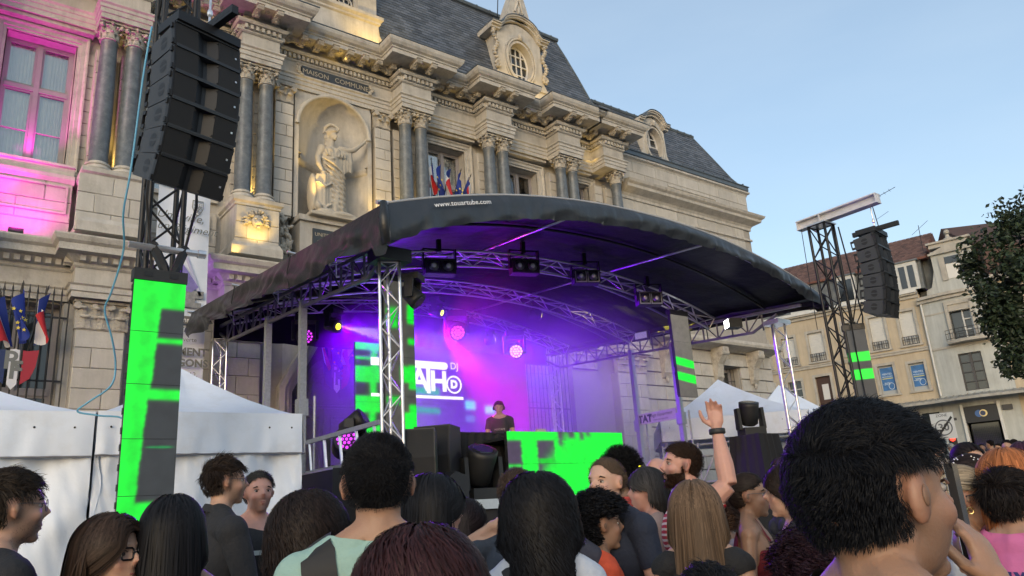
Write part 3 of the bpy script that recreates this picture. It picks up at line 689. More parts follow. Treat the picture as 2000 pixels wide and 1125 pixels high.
# --- big oculus dormer (X 16..18.9) and tall stone dormer (X 7.9..11.2)
def arcpts(cx,cz,rx,rz,a0,a1,n): return [(cx+rx*math.cos(a0+(a1-a0)*i/n),cz+rz*math.sin(a0+(a1-a0)*i/n)) for i in range(n+1)]
def oculus_dormer(cx,y,z0,w,h,spire,parent=None,rx=0.56,rz=0.8,plain=False):
    d=MB(); zc=z0+h*0.52; top=z0+h
    body=[(cx-w*0.52,z0),(cx-w*0.50,z0+h*0.22),(cx-w*0.40,z0+h*0.32),(cx-w*0.38,z0+h*0.86)]+arcpts(cx,z0+h*0.80,w*0.34,h*0.24,PI*0.93,PI*0.07,14)+[(cx+w*0.38,z0+h*0.86),(cx+w*0.40,z0+h*0.32),(cx+w*0.50,z0+h*0.22),(cx+w*0.52,z0)]
    # outer body as ring between outline and oval opening
    n=48
    def outline(t):
        dx,dz=math.cos(t),math.sin(t); best=None
        P=body; m=len(P)
        for i in range(m):
            a=P[i]; b=P[(i+1)%m]; ex,ez=b[0]-a[0],b[1]-a[1]; den=dx*ez-dz*ex
            if abs(den)<1e-9: continue
            s=((a[0]-cx)*ez-(a[1]-zc)*ex)/den; u=((a[0]-cx)*dz-(a[1]-zc)*dx)/den
            if s>0 and -1e-6<=u<=1+1e-6 and (best is None or s<best): best=s
        return (cx+dx*best,zc+dz*best)
    A=[outline(2*PI*i/n) for i in range(n)]; B=[(cx+rx*math.cos(2*PI*i/n),zc+rz*math.sin(2*PI*i/n)) for i in range(n)]
    vs_=[(x,y,z) for x,z in A]+[(x,y,z) for x,z in B]+[(x,y+0.45,z) for x,z in B]+[(x,y+1.6,z) for x,z in A]
    fs=[(i,(i+1)%n,n+(i+1)%n,n+i) for i in range(n)]+[(n+i,n+(i+1)%n,2*n+(i+1)%n,2*n+i) for i in range(n)]+[((i+1)%n,i,3*n+i,3*n+(i+1)%n) for i in range(n)]
    d.add(vs_,fs); dm=H(d,'dormer',M_stone,parent=parent)
    t=MB()
    for k,(a,b_,dep) in enumerate(((1.0,1.12,0.05),(1.16,1.26,0.1),(1.3,1.36,0.04))):
        ra=[[(cx+rx*s*math.cos(2*PI*i/n),y-yy,zc+rz*s*math.sin(2*PI*i/n)) for i in range(n+1)] for s,yy in ((a,0.0),(a,dep),(b_,dep),(b_,0.0))]
        t.rings(ra,caps=False,closed=False)
    t.ell((cx,y-0.12,zc+rz*1.3),(0.11,0.1,0.16),8,6)
    # curved cornice with side wings
    pl=[(cx-w*0.5,z0+h*0.86),(cx-w*0.36,z0+h*0.86)]+arcpts(cx,z0+h*0.86,w*0.32,h*0.2,PI*0.95,PI*0.05,12)+[(cx+w*0.36,z0+h*0.86),(cx+w*0.5,z0+h*0.86)]
    band(pl,-0.10,y-0.12,y+1.5,t); band([(a,b+0.1) for a,b in pl],-0.07,y-0.22,y+1.5,t); band([(a,b+0.17) for a,b in pl],-0.05,y-0.28,y+1.5,t)
    local(hall,t).build('dormer_moulding',M_trim,dm)
    if not plain:
        t=MB()
        for s in (-1,1):
            for k in range(13):
                zz=z0+h*0.34+h*0.5*k/12; t.ell((cx+s*w*(0.43-0.03*math.sin(k)),y-0.05,zz),(0.1,0.09,0.08),7,5)
            t.box(cx+s*w*0.47-.2,cx+s*w*0.47+.2,y-0.1,y+0.6,z0,z0+0.5)
            t.path([(cx+s*w*0.41+s*0.15*math.cos(q)*(1-q/8),y-0.08,z0+h*0.36+0.2*math.sin(q)*(1-q/8)) for q in np.linspace(0,7,14)],0.05,6)
        t.box(cx-w*0.46,cx+w*0.46,y-0.06,y,z0+h*0.19,z0+h*0.23); t.box(cx-w*.5,cx+w*.5,y-.05,y+.3,z0-.1,z0+.12)
        local(hall,t).build('dormer_carving',M_ornam,dm)
    # window with glazing bars
    f_=MB()
    for i in range(n):
        a=2*PI*i/n; b=2*PI*(i+1)/n; f_.tube((cx+rx*0.96*math.cos(a),y+0.3,zc+rz*0.96*math.sin(a)),(cx+rx*0.96*math.cos(b),y+0.3,zc+rz*0.96*math.sin(b)),0.045,6,caps=False)
    for dx in (-rx*0.42,0,rx*0.42) if not plain else (-rx*.05,rx*.05):
        hh=rz*math.sqrt(1-(dx/rx)**2); f_.box(cx+dx-0.025,cx+dx+0.025,y+0.27,y+0.32,zc-hh,zc+hh)
    for dz in (-rz*0.5,0,rz*0.5):
        ww=rx*math.sqrt(1-(dz/rz)**2); f_.box(cx-ww,cx+ww,y+0.275,y+0.315,zc+dz-0.022,zc+dz+0.022)
    local(hall,f_).build('dormer_window',mat('oculus_paint',(0.55,0.55,0.55),0.5),dm)
    p=MB(); p.add([(cx+rx*math.cos(2*PI*i/n),y+0.33,zc+rz*math.sin(2*PI*i/n)) for i in range(n)],[tuple(range(n-1,-1,-1))]); local(hall,p).build('pane',M_dkglass,dm)
    if spire:
        s_=MB(); zt=z0+h*1.06; prof=[(0.62,0),(0.56,0.35),(0.42,0.9),(0.22,1.6),(0.1,2.1)]
        s_.rings([[(cx-r,y-.12,zt+q),(cx+r,y-.12,zt+q),(cx+r*.8,y+r*1.2,zt+q),(cx-r*.8,y+r*1.2,zt+q)] for r,q in prof])
        s_.path([(cx-.22+.0,y-.15,zt+.45),(cx-.1,y-.17,zt+.8),(cx,y-.17,zt+1.1),(cx+.1,y-.17,zt+.8),(cx+.22,y-.15,zt+.45)],.05,6); s_.ell((cx,y-.15,zt+.6),(.07,.05,.2),8,6)
        local(hall,s_).build('dormer_finial',M_trim,dm)
    r_=MB(); pl=[(cx-w*0.5,z0+h*0.86+.24),(cx-w*0.36,z0+h*0.86+.24)]+arcpts(cx,z0+h*0.86+.24,w*0.32,h*0.2,PI*0.95,PI*0.05,12)+[(cx+w*0.36,z0+h*0.86+.24),(cx+w*0.5,z0+h*0.86+.24)]
    band(pl,-0.03,y-0.3,y+1.6,r_); local(hall,r_).build('dormer_flashing',M_zinc,dm)
    return dm
oculus_dormer(17.5,20.75,17.35,2.9,3.3,True,rx=0.6,rz=0.85)
oculus_dormer(24.9,20.6,15.95,1.95,2.5,False,rx=0.5,rz=0.78,plain=True)
def gothic_dormer():
    cx,y=9.55,20.7; mb=MB(); mb.box(8.0,11.1,y,21.6,17.0,18.6); mb.box(7.7,8.0,y+.1,21.4,17,18.3)
    mb.sweep([(8.0,21.6),(8.0,y),(11.1,y),(11.1,21.6)],[(0,18.3),(.06,18.35),(.06,18.42),(.14,18.5),(.14,18.62),(0,18.62)]); mb.box(8.0,9.0-.25,y+.05,21.9,18.6,22); mb.box(10.35,11.05,y+.05,21.9,18.6,22.0); d=H(mb,'dormer',M_stone)
    mb=MB(); mb.box(8.75,10.35,y+.3,y+.35,18.6,22); local(hall,mb).build('dormer_window',M_dkglass,d)
    mb=MB()
    for q,(xx,zz) in enumerate(((9.2,18.95),(9.9,18.95))):
        mb.path([(xx+.3*math.cos(t),y+.26,zz+.3*math.sin(t)) for t in np.linspace(0,2*PI,24)],.035,6)
        for k in range(4): a=PI/4+k*PI/2; mb.path([(xx+.13*math.cos(a)+.1*math.cos(t),y+.26,zz+.13*math.sin(a)+.1*math.sin(t)) for t in np.linspace(0,2*PI,12)],.02,5)
    mb.box(9.52,9.58,y+.2,y+.3,18.6,22); mb.box(8.75,8.83,y+.2,y+.3,18.6,22); mb.box(10.27,10.35,y+.2,y+.3,18.6,22); mb.box(8.83,10.27,y+.2,y+.3,18.62,18.68); mb.box(8.83,10.27,y+.2,y+.3,19.35,19.4)
    local(hall,mb).build('tracery',M_trim,d)
    # side scroll buttress
    mb=MB(); mb.prism([(11.1,17.0),(11.55,17.0),(11.5,17.5),(11.2,18.0),(11.1,18.6)],y+.1,y+.6); mb.prism([(8.0,17),(8,18.6),(7.6,17.9),(7.2,17.2),(7.2,17.0)],y+.1,y+.6); local(hall,mb).build('buttress',M_trim,d)
gothic_dormer()
# --- right wing
mb=MB()
for a,b,c,d in wall_rects(22.3,31.1,0.4,16.0,[(27.18,28.52,4.3,7.2),(24.0,24.9,1.6,5.6)]): mb.box(a,b,20.6 if c<14 else 20.5,21.3,c,d)
H(mb,'wing_wall',M_mortar)
wp=[(22.3,20.55),(31.12,20.55),(31.12,30)]
mb=MB(); mb.sweep(wp,[(0,14.1),(.03,14.12),(.03,14.24),(.1,14.34),(.42,14.5),(.44,14.62),(.55,14.7),(.6,14.8),(0,14.9)]); H(mb,'wing_cornice',M_trim)
mb=MB(); mb.sweep(wp,[(0,15.88),(.06,15.9),(.1,16.0),(.2,16.06),(.2,16.14),(0,16.16)]); mb.sweep([(22.3,20.55),(31.12,20.55)],[(0,13.55),(.05,13.56),(.05,13.66),(0,13.68)]); mb.box(25.3,28.6,20.42,20.47,15.2,15.25);mb.box(28.55,28.6,20.42,20.47,14.95,15.2); H(mb,'wing_mouldings',M_trim)
mb=MB(); mb.box(22.3,31.2,20.32,20.6,16.165,16.36); mb.box(22.3,31.25,20.28,20.62,16.36,16.4)
for k in range(12): mb.box(22.6+k*.74,22.66+k*.74,20.27,20.6,16.38,16.46)
H(mb,'wing_gutter',M_zinc)
RP2=[(20.55,16.42),(20.8,16.9),(21.1,17.9),(21.45,19.0)]
RR2=lambda z: 31.0-(z-16.42)*0.85
v,f,var=slates(lambda z:22.4,RR2,RP2,w=.3,ex=.15); slate_part(v,f,var,hall,(HX,HY,HZ),'wing_slates')
mb=MB(); mb.rings([[(x(zz) if callable(x) else x,yy+.004,zz) for yy,zz in RP2]+[((x(19.0) if callable(x) else x),27,19.0),((x(16.42) if callable(x) else x),29.5,16.42)] for x in (21.4,lambda z: RR2(z)-.01)],closed=False); H(mb,'wing_roof',M_slate)
mb=MB(); mb.path([(22,21.47,19.03),(28.9,21.47,19.03)],.1,8); mb.path([(RR2(z),y,z) for y,z in RP2],.05,6)
for k in range(14): mb.tube((22.2+k*.5,21.47,19.03),(22.26+k*.5,21.47,19.03),.12,8)
H(mb,'wing_ridge',M_zinc)
# wing: wrought slab on scrolled consoles, small windows
mb=MB(); mb.sweep([(22.4,20.5),(30.9,20.5),(31.05,20.5)],[(0,7.85),(.1,7.9),(.7,8.0),(.75,8.1),(.75,8.22),(0,8.25)]); mb.box(27.0,28.7,20.38,20.46,7.22,7.5); H(mb,'balcony_slab',M_trim)
for cx in (23.6,26.9,29.4):
    mb=MB(); pr=[(20.5,7.9),(19.85,7.9),(19.85,7.7),(20.0,7.45),(20.2,7.2),(20.26,6.95),(20.3,6.65),(20.4,6.5),(20.5,6.45)]
    mb.prism([(b,c) for b,c in pr],cx-.2,cx+.2,axis='x'); mb.tube((cx-.23,19.98,7.66),(cx+.23,19.98,7.66),.13,10); mb.tube((cx-.22,20.38,6.7),(cx+.22,20.38,6.7),.1,10); mb.ell((cx,20.38,6.4),(.08,.08,.14),8,6); H(mb,'console',M_ornam)
w=window(27.25,28.45,4.3,7.15,20.95,surround=False,curtain=False,dark=True)
for k in range(6):
    g=MB(); x=27.3+k*.22; g.tube((x,20.75,4.3),(x,20.75,7.15),.014,5); H(g,'grille_bar',M_iron)
mb=MB(); 
for zz in (5,5.8,6.6): mb.box(27.25,28.45,20.74,20.76,zz,zz+.02)
for k in range(8): mb.box(24.02+k*.12,24.04+k*.12,20.55,20.57,1.6,5.6)
for k in range(14): mb.box(24,24.9,20.55,20.57,1.7+.28*k,1.72+.28*k)
H(mb,'wing_grille',M_iron)
mb=MB(); mb.box(24,24.9,20.9,20.95,1.6,5.6); H(mb,'wing_pane',M_dkglass)
# tall grilled opening behind the stage's right side gets jambs
mb=MB(); mb.box(15.35,15.6,20.2,20.9,1.2,6.9); mb.box(17.9,18.15,20.2,20.9,1.2,6.9); mb.box(15.6,17.9,20.9,20.95,1.2,6.9); H(mb,'opening_jamb',M_stone)
# ------------------------------------------------------------------ helpers for stage kit
EX = 2.0**vs.exposure
def emis(name, col, s): return mat('glow_'+name, (0.02,0.02,0.02), 0.5, emit=col, estr=s/EX)
def bez(a,b,n): return [Vector(a).lerp(Vector(b),i/n) for i in range(n+1)]
def truss(parent, pts, w=0.26, r=0.024, pitch=0.4, m=None, shape=3, up=(0,0,1), name='truss', flip=False, rl=None):
    """lattice truss along a polyline; chords are parts, the lacing one part"""
    m = m or M_alu; pts=[Vector(p) for p in pts]; L=[0]
    for a,b in zip(pts[:-1],pts[1:]): L.append(L[-1]+(b-a).length)
    tot=L[-1]; n=max(2,round(tot/pitch))
    def at_(s):
        for i in range(len(L)-1):
            if s<=L[i+1]+1e-9: t=(s-L[i])/(L[i+1]-L[i]); return pts[i].lerp(pts[i+1],t),(pts[i+1]-pts[i]).normalized()
        return pts[-1],(pts[-1]-pts[-2]).normalized()
    U=Vector(up); offs=[(-.5,.5),(.5,.5),(.5,-.5),(-.5,-.5)] if shape==4 else ([(-.5,.29),(.5,.29),(0,-.58)] if not flip else [(-.5,-.29),(.5,-.29),(0,.58)])
    st=[]
    for i in range(n+1):
        p,d=at_(tot*i/n); s=d.cross(U)
        if s.length<1e-4: s=Vector((1,0,0))
        s.normalize(); u=s.cross(d).normalized(); st.append([p+s*(a*w)+u*(b*w) for a,b in offs])
    k=len(offs); lac=MB(); rl=rl or r*0.45
    for c in range(k):
        c2=(c+1)%k
        for i in range(n):
            a,b=(st[i][c],st[i+1][c2]) if (i+c)%2 else (st[i][c2],st[i+1][c]); lac.tube(a,b,rl,5,caps=False)
        for e in (0,n): lac.tube(st[e][c],st[e][c2],rl,5,caps=False)
    base=lac.build(name,m,parent,True); stuff(base)
    for c in range(k):
        mb=MB(); mb.path([s[c] for s in st],r,8); mb.build('chord',m,base,True)
    return base
SX0,SX1,SXC=4.85,15.92,10.38
SY0,SY1=9.0,18.6
def roof_z(x,y=SY0):
    u=(x-SXC)/5.54; return 5.93+0.9*(1-abs(u)**2.1)+0.082*(y-SY0)
# ------------------------------------------------------------------ stage platform
deck=thing('stage_deck','raised concert stage platform with black skirt and metal edge','stage',(10.4,13.5,0.4))
mb=MB(); mb.box(5.55,15.25,10.0,17.8,1.74,1.86); mb.build('deck_boards',mat('stage_floor',(0.03,0.03,0.033),0.5,var=0.3,vscale=3),deck,loc=-deck.location)
for k in range(8):
    mb=MB(); mb.box(5.55+1.2125*k+.005,5.55+1.2125*(k+1)-.005,9.955,9.995,1.72,1.865); mb.build('edge_rail',M_alu,deck,loc=-deck.location)
mb=MB()
n=160; mb.rings([[(5.6+9.6*i/n,10.03+0.02*math.sin(i*1.1)+.012*math.sin(i*.37),0.2),(5.6+9.6*i/n,10.02+0.01*math.sin(i*1.1),1.72)] for i in range(n+1)],caps=False,closed=False); mb.build('skirt',mat('black_cloth',(0.012,0.012,0.015),0.9,bump=.004,bscale=12),deck,True,loc=-deck.location)
mb=MB(); n=110; mb.rings([[(5.58+.02*math.sin(i*1.1),10.05+7.7*i/n,0.2),(5.6,10.05+7.7*i/n,1.72)] for i in range(n+1)],caps=False,closed=False); mb.build('side_skirt',mat('black_cloth'),deck,True,loc=-deck.location)
mb=MB()
for x in (6,9,12,15):
    for y in (10.3,13,15.5,17.5): mb.tube((x,y,gz(x,y)),(x,y,1.74),.03,8)
stuff(mb.build('platform_legs',M_galv,deck,loc=-deck.location))
# ------------------------------------------------------------------ roof
rf=thing('stage_roof','arched black tarpaulin stage roof on aluminium trusses','stage roof',(SXC,13.5,0.5)); rl_=-rf.location
mb=MB(); nx,ny=64,48
def sag(x,y):
    a=abs(math.sin((y-SY0)/(SY1-SY0)*PI*4)); return -0.05*a+0.012*noise.noise(Vector((x*1.3,y*1.1,3)))
mb.rings([[(SX0+(SX1-SX0)*i/nx,SY0+(SY1-SY0)*j/ny,roof_z(SX0+(SX1-SX0)*i/nx,SY0+(SY1-SY0)*j/ny)+sag(SX0+(SX1-SX0)*i/nx,SY0+(SY1-SY0)*j/ny)) for i in range(nx+1)] for j in range(ny+1)],caps=False,closed=False)
mb.build('roof_cover',M_tarp_shade,rf,True,loc=rl_)
mb=MB(); N_=150; rows=[]
for j in range(9):
    t=j/8; row=[]
    for i in range(N_+1):
        x=SX0+(SX1-SX0)*i/N_; u=(x-SX0)/(SX1-SX0); drop=0.52-0.24*u*(2-u)+0.05*(u>0.8)*(u-.8)*5; 
        if u<0.05: drop*=1.12
        fold=0.05*noise.noise(Vector((x*2.2+t,t*1.6,1)))+0.04*noise.noise(Vector((x*8,t*.6,5)))
        row.append((x,SY0-0.03-0.10*math.sin(t*PI*.5)-fold*t*1.8+0.10*t*t,roof_z(x)+0.01-drop*t+0.008*noise.noise(Vector((x*1.5,0,9)))*t))
    rows.append(row)
mb.rings(rows,caps=False,closed=False); val=mb.build('front_valance',mat('tarp_front_skylit',(0.026,0.031,0.040),0.34,var=0.12,vscale=5,bump=0.02,bscale=3.5,spec=0.6),rf,True,loc=rl_)  # same tarp again, colour raised to stand for skylight on the front
mb=MB(); mb.path([(SX0+(SX1-SX0)*i/60,SY0-0.02,roof_z(SX0+(SX1-SX0)*i/60)+0.02) for i in range(61)],.02,6); mb.build('edge_piping',mat('piping',(0.35,0.36,0.38),.5),rf,True,loc=rl_)
for side,x in ((0,SX0),(1,SX1)):
    mb=MB(); rows=[]; M2=110
    for j in range(10):
        t=j/9; row=[]
        for i in range(M2+1):
            y=SY0-.12+(SY1-SY0+.12)*i/M2; q=(i/M2*3)%1.0; dr=(0.62 if side==0 else 0.3)*(1+0.10*math.sin(q*PI)*-1)
            if i<4: dr*=1.25
            fold=0.13*noise.noise(Vector((y*1.3+t*2.1,t*1.5,7+side)))+0.07*noise.noise(Vector((y*3.5-t*3,t,2)))
            s=-1 if side==0 else 1
            row.append((x+s*(0.02+0.05*math.sin(t*PI*.6)+fold*t*1.5),y,roof_z(SX0,y)+0.01-dr*t))
        rows.append(row)
    mb.rings(rows,caps=False,closed=False); mb.build('side_skirt',M_skirt,rf,True,loc=rl_)
    for k in range(1,3):
        y=SY0+(SY1-SY0)*k/3+(.1 if k==1 else -.1); mb=MB(); s=-1 if side==0 else 1
        mb.path([(x+s*.06,y,roof_z(SX0,y)+.03),(x+s*.1,y+.03,roof_z(SX0,y)-.3),(x+s*.07,y,roof_z(SX0,y)-.6)],.014,5); mb.build('lashing_cord',M_black,rf,loc=rl_)
        mb=MB(); mb.tube((x-s*.05,y,roof_z(SX0,y)+.03),(x+s*.12,y,roof_z(SX0,y)+.05),.03,8); mb.build('end_cap',M_alu,rf,loc=rl_)
for x,y in ((SX0,SY0),(SX0,SY1),(SX1,SY0)):
    mb=MB(); mb.tube((x-.12,y-.03,roof_z(x,y)+.01),(x+.05,y-.03,roof_z(x,y)+.03),.035,8); mb.build('end_cap',M_alu,rf,loc=rl_)
text=lettering('www.touartube.com',0.125,M_text_white,val,(0,0,0))
# bend the printed address onto the valance
for v in text.data.vertices:
    x=6.15+v.co.x; zz=v.co.y; v.co=Vector((x-0,0,0)); 
    base=roof_z(x)-0.135+zz
    t=(roof_z(x)+.01-base)/0.45; v.co=Vector((x,SY0-0.055-0.10*math.sin(min(1,t)*PI*.5)-.02,base))
text.rotation_euler=(0,0,0)
mb=MB(); mb.path([(SX0-.04,SY0-.08,roof_z(SX0)+.01),(SX0-.06,SY0-.12,roof_z(SX0)-.25),(SX0-.02,SY0-.10,roof_z(SX0)-.62)],.07,8,[.05,.085,.07]); mb.build('corner_fold',M_skirt,rf,True,loc=rl_)
# roof ribs (bent tubes under the cover) and purlins
for y in (SY0+.12,10.4,13.0,15.8,18.4):
    mb=MB(); mb.path([(SX0+.1+(SX1-SX0-.2)*i/40,y,roof_z(SX0+.1+(SX1-SX0-.2)*i/40,y)-.11) for i in range(41)],.032,6); mb.build('rib',M_black if 9.5<y<12 else M_galv,rf,True,loc=rl_)
for x in (8.7,12.1):
    for y0,y1 in ((SY0+.15,11.7),(11.7,14.5),(14.5,17.3)):
        mb=MB(); mb.path([(x,y0,roof_z(x,y0)-.2),(x,y1,roof_z(x,y1)-.2)],.03,8); mb.build('purlin',M_alu,rf,True,loc=rl_)
# arched lattice trusses
TY=(11.75,14.45,17.2)
for y in TY:
    pts=[(SX0+.5+(SX1-SX0-1.0)*i/28,y,roof_z(SX0+.5+(SX1-SX0-1.0)*i/28,y)-.42) for i in range(29)]
    truss(rf,pts,w=.30,r=.025,pitch=.42,flip=False,name='arch_truss').location=rl_
    
for y in TY:
    pass
# side beams (ladder girders), corner trusses, posts
def zside(y): return 5.30+0.07*(y-SY0)
for x in (5.42,15.5):
    g=MB(); a=(x,SY0+.25,zside(SY0)+.42); b=(x,SY1-.1,zside(SY1)+.42); 
    g.path([a,b],.045,4); par=g.build('side_girder',mat('girder_paint',(0.22,0.22,0.24),.45,.6,var=.15,vscale=9),rf,loc=rl_)
    g=MB(); lo=[(x,SY0+.9,zside(SY0)+.36),(x,SY0+1.6,zside(10.5)-.02),(x,12.6,zside(12.6)-.02),(x,15.0,zside(15.)-.02),(x,17.6,zside(17.6)-.02),(x,SY1-.2,zside(SY1)+.3)]; g.path(lo,.04,4); g.build('lower_chord',mat('girder_paint'),par)
    n=18
    for k in range(n):
        y=SY0+1.3+(SY1-SY0-2.2)*k/(n-1); y2=y+(SY1-SY0-2.2)/(n-1)
        g=MB(); g.tube((x,y,zside(y)-.02),(x,y,zside(y)+.42),.022,6)
        if k<n-1: g.tube((x,y,zside(y)-.02) if k%2 else (x,y,zside(y)+.42),(x,y2,zside(y2)+.42) if k%2 else (x,y2,zside(y2)-.02),.016,6)
        g.build('web_bar',mat('girder_paint'),par)
    for y in ((13.25,15.05) if x<10 else (13.1,14.6)):
        g=MB(); g.box(x-.06,x+.06,y-.06,y+.06,gz(x,y),zside(y)+.1); g.box(x-.09,x+.09,y-.09,y+.09,3.55,3.85); g.tube((x+.2,y-.1,1.9),(x+.2,y-.1,3.9),.025,8); g.build('post',M_galv,rf,loc=rl_)
for x,y,x1_ in ((5.42,9.92,0),(15.45,9.92,0),(5.35,17.95,0),(15.5,17.95,0)):
    truss(rf,[(x,y,gz(x,y)),(x,y,zside(y)+.05)],w=.30,r=.026,pitch=.34,up=(-.6,.8,0),name='corner_tower').location=rl_
    g=MB(); g.box(x-.2,x+.2,y-.2,y+.2,gz(x,y),gz(x,y)+.02); g.build('base_plate',M_galv,rf,loc=rl_)
g=MB(); g.box(5.15,5.7,9.7,10.1,5.42,5.62); g.build('corner_block',M_black,rf,loc=rl_)
g=MB(); g.box(15.2,15.7,9.7,10.1,5.4,5.5); g.build('corner_block',M_alu,rf,loc=rl_)
# back masking cloth of the roof (upper rear)
mb=MB(); n=60; mb.rings([[(SX0+.4+(SX1-SX0-.8)*i/n,18.2+.03*math.sin(i*1.7),roof_z(SX0+.4+(SX1-SX0-.8)*i/n,18.2)-.05),(SX0+.4+(SX1-SX0-.8)*i/n,18.2+.04*math.sin(i*1.7),6.05)] for i in range(n+1)],caps=False,closed=False); mb.build('rear_masking',mat('black_cloth'),rf,True,loc=rl_)
# TAT plate on hinged arm
tp=thing('company_plate','grey plate reading TAT Stage Equipment bolted between two galvanised posts','plate',(15.5,13.9,3.85))
mb=MB(); mb.box(-.02,.02,-.66,.66,-.14,.14); q=mb.build('plate',mat('grey_plate',(.5,.48,.47),.6,var=.08,vscale=9),tp)
lettering('TAT',.26,M_black,q,(-.026,.42,-.01),(PI/2,0,-PI/2),bold=.012); lettering('Stage Equipment',.12,M_black,q,(-.026,-.13,.05),(PI/2,0,-PI/2),shear=.3); lettering('www.tatstage.com',.07,M_black,q,(-.026,-.13,-.07),(PI/2,0,-PI/2))
# ------------------------------------------------------------------ LED screens
def screen_mesh(w,h,res,fn,name='led_face'):
    nx,nz=max(2,int(w/res)),max(2,int(h/res)); xs=np.linspace(0,w,nx+1); zs=np.linspace(0,h,nz+1)
    v=[(x,0,z) for z in zs for x in xs]; f=[(j*(nx+1)+i,j*(nx+1)+i+1,(j+1)*(nx+1)+i+1,(j+1)*(nx+1)+i) for j in range(nz) for i in range(nx)]
    me=bpy.data.meshes.new(name); me.from_pydata(v,[],f); X,Z=np.meshgrid(xs/w,1-zs/h); c=fn(X,Z); a=me.color_attributes.new('screen','FLOAT_COLOR','POINT')
    arr=np.ones(((nx+1)*(nz+1),4),dtype=np.float32); arr[:,:3]=c.reshape(-1,3); a.data.foreach_set('color',arr.ravel()); me.materials.append(M_screen); return me
def make_screen_mat():
    m=bpy.data.materials.new('led_screen'); m.use_nodes=True; nt=m.node_tree; N=nt.nodes; L=nt.links; b=N['Principled BSDF']; b.inputs['Base Color'].default_value=(.015,.015,.016,1); b.inputs['Roughness'].default_value=.6
    a=N.new('ShaderNodeAttribute'); a.attribute_name='screen'; n_=N.new('ShaderNodeTexNoise'); n_.inputs['Scale'].default_value=9; n_.inputs['Detail'].default_value=8; mr=N.new('ShaderNodeMapRange'); mr.inputs['To Min'].default_value=.55; mr.inputs['To Max'].default_value=1.3; L.new(n_.outputs['Fac'],mr.inputs['Value']); g_=N.new('ShaderNodeNewGeometry'); L.new(g_.outputs['Position'],n_.inputs['Vector']); vm=N.new('ShaderNodeVectorMath'); vm.operation='SCALE'; L.new(a.outputs['Color'],vm.inputs[0]); L.new(mr.outputs[0],vm.inputs['Scale']); L.new(vm.outputs[0],b.inputs['Emission Color']); b.inputs['Emission Strength'].default_value=1.0/EX; return m
M_screen=make_screen_mat()
G=np.array([0.0,1.15,0.045]); DK=np.array([0.030,0.036,0.042])
def blend(c,mask,col): return c*(1-mask[...,None])+np.array(col)*mask[...,None]
def rect(X,Z,x0,x1,z0,z1,s=0.02,sz=None):
    sz=sz or s; sg=lambda t:1/(1+np.exp(-np.clip(t,-40,40))); return sg((X-x0)/s*3)*sg((x1-X)/s*3)*sg((Z-z0)/sz*3)*sg((z1-Z)/sz*3)
def wob(X,Z,f=9,a=.01):
    a=a*.45; return a*np.sin(Z*f*7+X*3)+a*.7*np.sin(Z*f*17+1.3)+a*.5*np.sin(Z*f*41+X*9)
def f_pillar(X,Z):
    c=np.ones(X.shape+(3,))*G*(.9+.1*np.sin(X*14+Z*3))[...,None]; w=wob(X,Z)
    for x0,z0,z1,xs in ((.55,.075,.16,0),(.50,.172,.30,0),(.40,.325,.59,-.0),(.25,.665,.945,-.0)):
        sl=(Z-z0)/(z1-z0)*(-.10 if z0>.3 else -.06); c=blend(c,rect(X-sl+w*1.5,Z+w*.15,x0,1.5,z0,z1,.028,.006),DK)
    c=blend(c,rect(X,Z,.80,.9,.665,.76,.05,.02),G); c=blend(c,rect(X,Z+w*.2,.45,.9,.447,.452,.1,.002),[.0,.35,.08]); c=blend(c,rect(X,Z+w*.2,-1,2,.965,2,.05,.006),DK)
    return c
def led_cab(name,label,cat,loc,rz,w,h,ncab,fn,res=.012,header=True,group=None,bevel=.0):
    t=thing(name,label,cat,loc,rz,group=group)
    for k in range(ncab):
        hh=h/ncab; mb=MB(); mb.box(-w/2,w/2,0.0,.07,k*hh+.002,(k+1)*hh-.002); mb.box(-w/2+.03,w/2-.03,.07,.11,k*hh+.05,(k+1)*hh-.05)
        for z in (.15,.5,.85): mb.box(-w/2-.012,-w/2,.01,.05,k*hh+hh*z-.03,k*hh+hh*z+.03)
        mb.build('cabinet',M_blackp,t)
        if k: mb=MB(); mb.box(-w/2,w/2,-.0065,-.005,k*hh-.0025,k*hh+.0025); mb.build('module_seam',M_black,t)
    me=screen_mesh(w,h,res,fn); put('led_face',me,t,(-w/2,-.004,0))
    if header:
        mb=MB(); mb.box(-w/2-.01,w/2+.01,-.02,.12,h+.003,h+.12); mb.build('hanging_bar',M_blackp,t)
        mb=MB(); 
        for s in (-1,1): mb.box(s*w*.25-.04,s*w*.25+.04,-.025,-.015,h+.04,h+.09)
        mb.build('slot',M_black,t)
    return t
led_cab('led_pillar','tall LED pillar showing green painted bars before the white tent','LED pillar',(1.73,7.85,.45),0,.48,3.6,7,f_pillar)
def f_bands(top,b1,b2,base,slant=.0):
    def f(X,Z):
        c=np.ones(X.shape+(3,))*np.array(base)[None,None]*(1.0-.35*Z)[...,None]; w=wob(X,Z,5,.002); Zs=Z-slant*X
        for a,b in (b1,b2): c=blend(c,rect(X,Zs+w,-1,2,a,b,.02,.008),G)
        return c
    return f
led_cab('hanging_led_banner','hanging grey LED banner with two green bands under the right end of the front arch','LED banner',(14.1,11.6,3.96),0,.62,1.95,3,f_bands(0,(.52,.615),(.70,.80),(.20,.18,.15),.04))
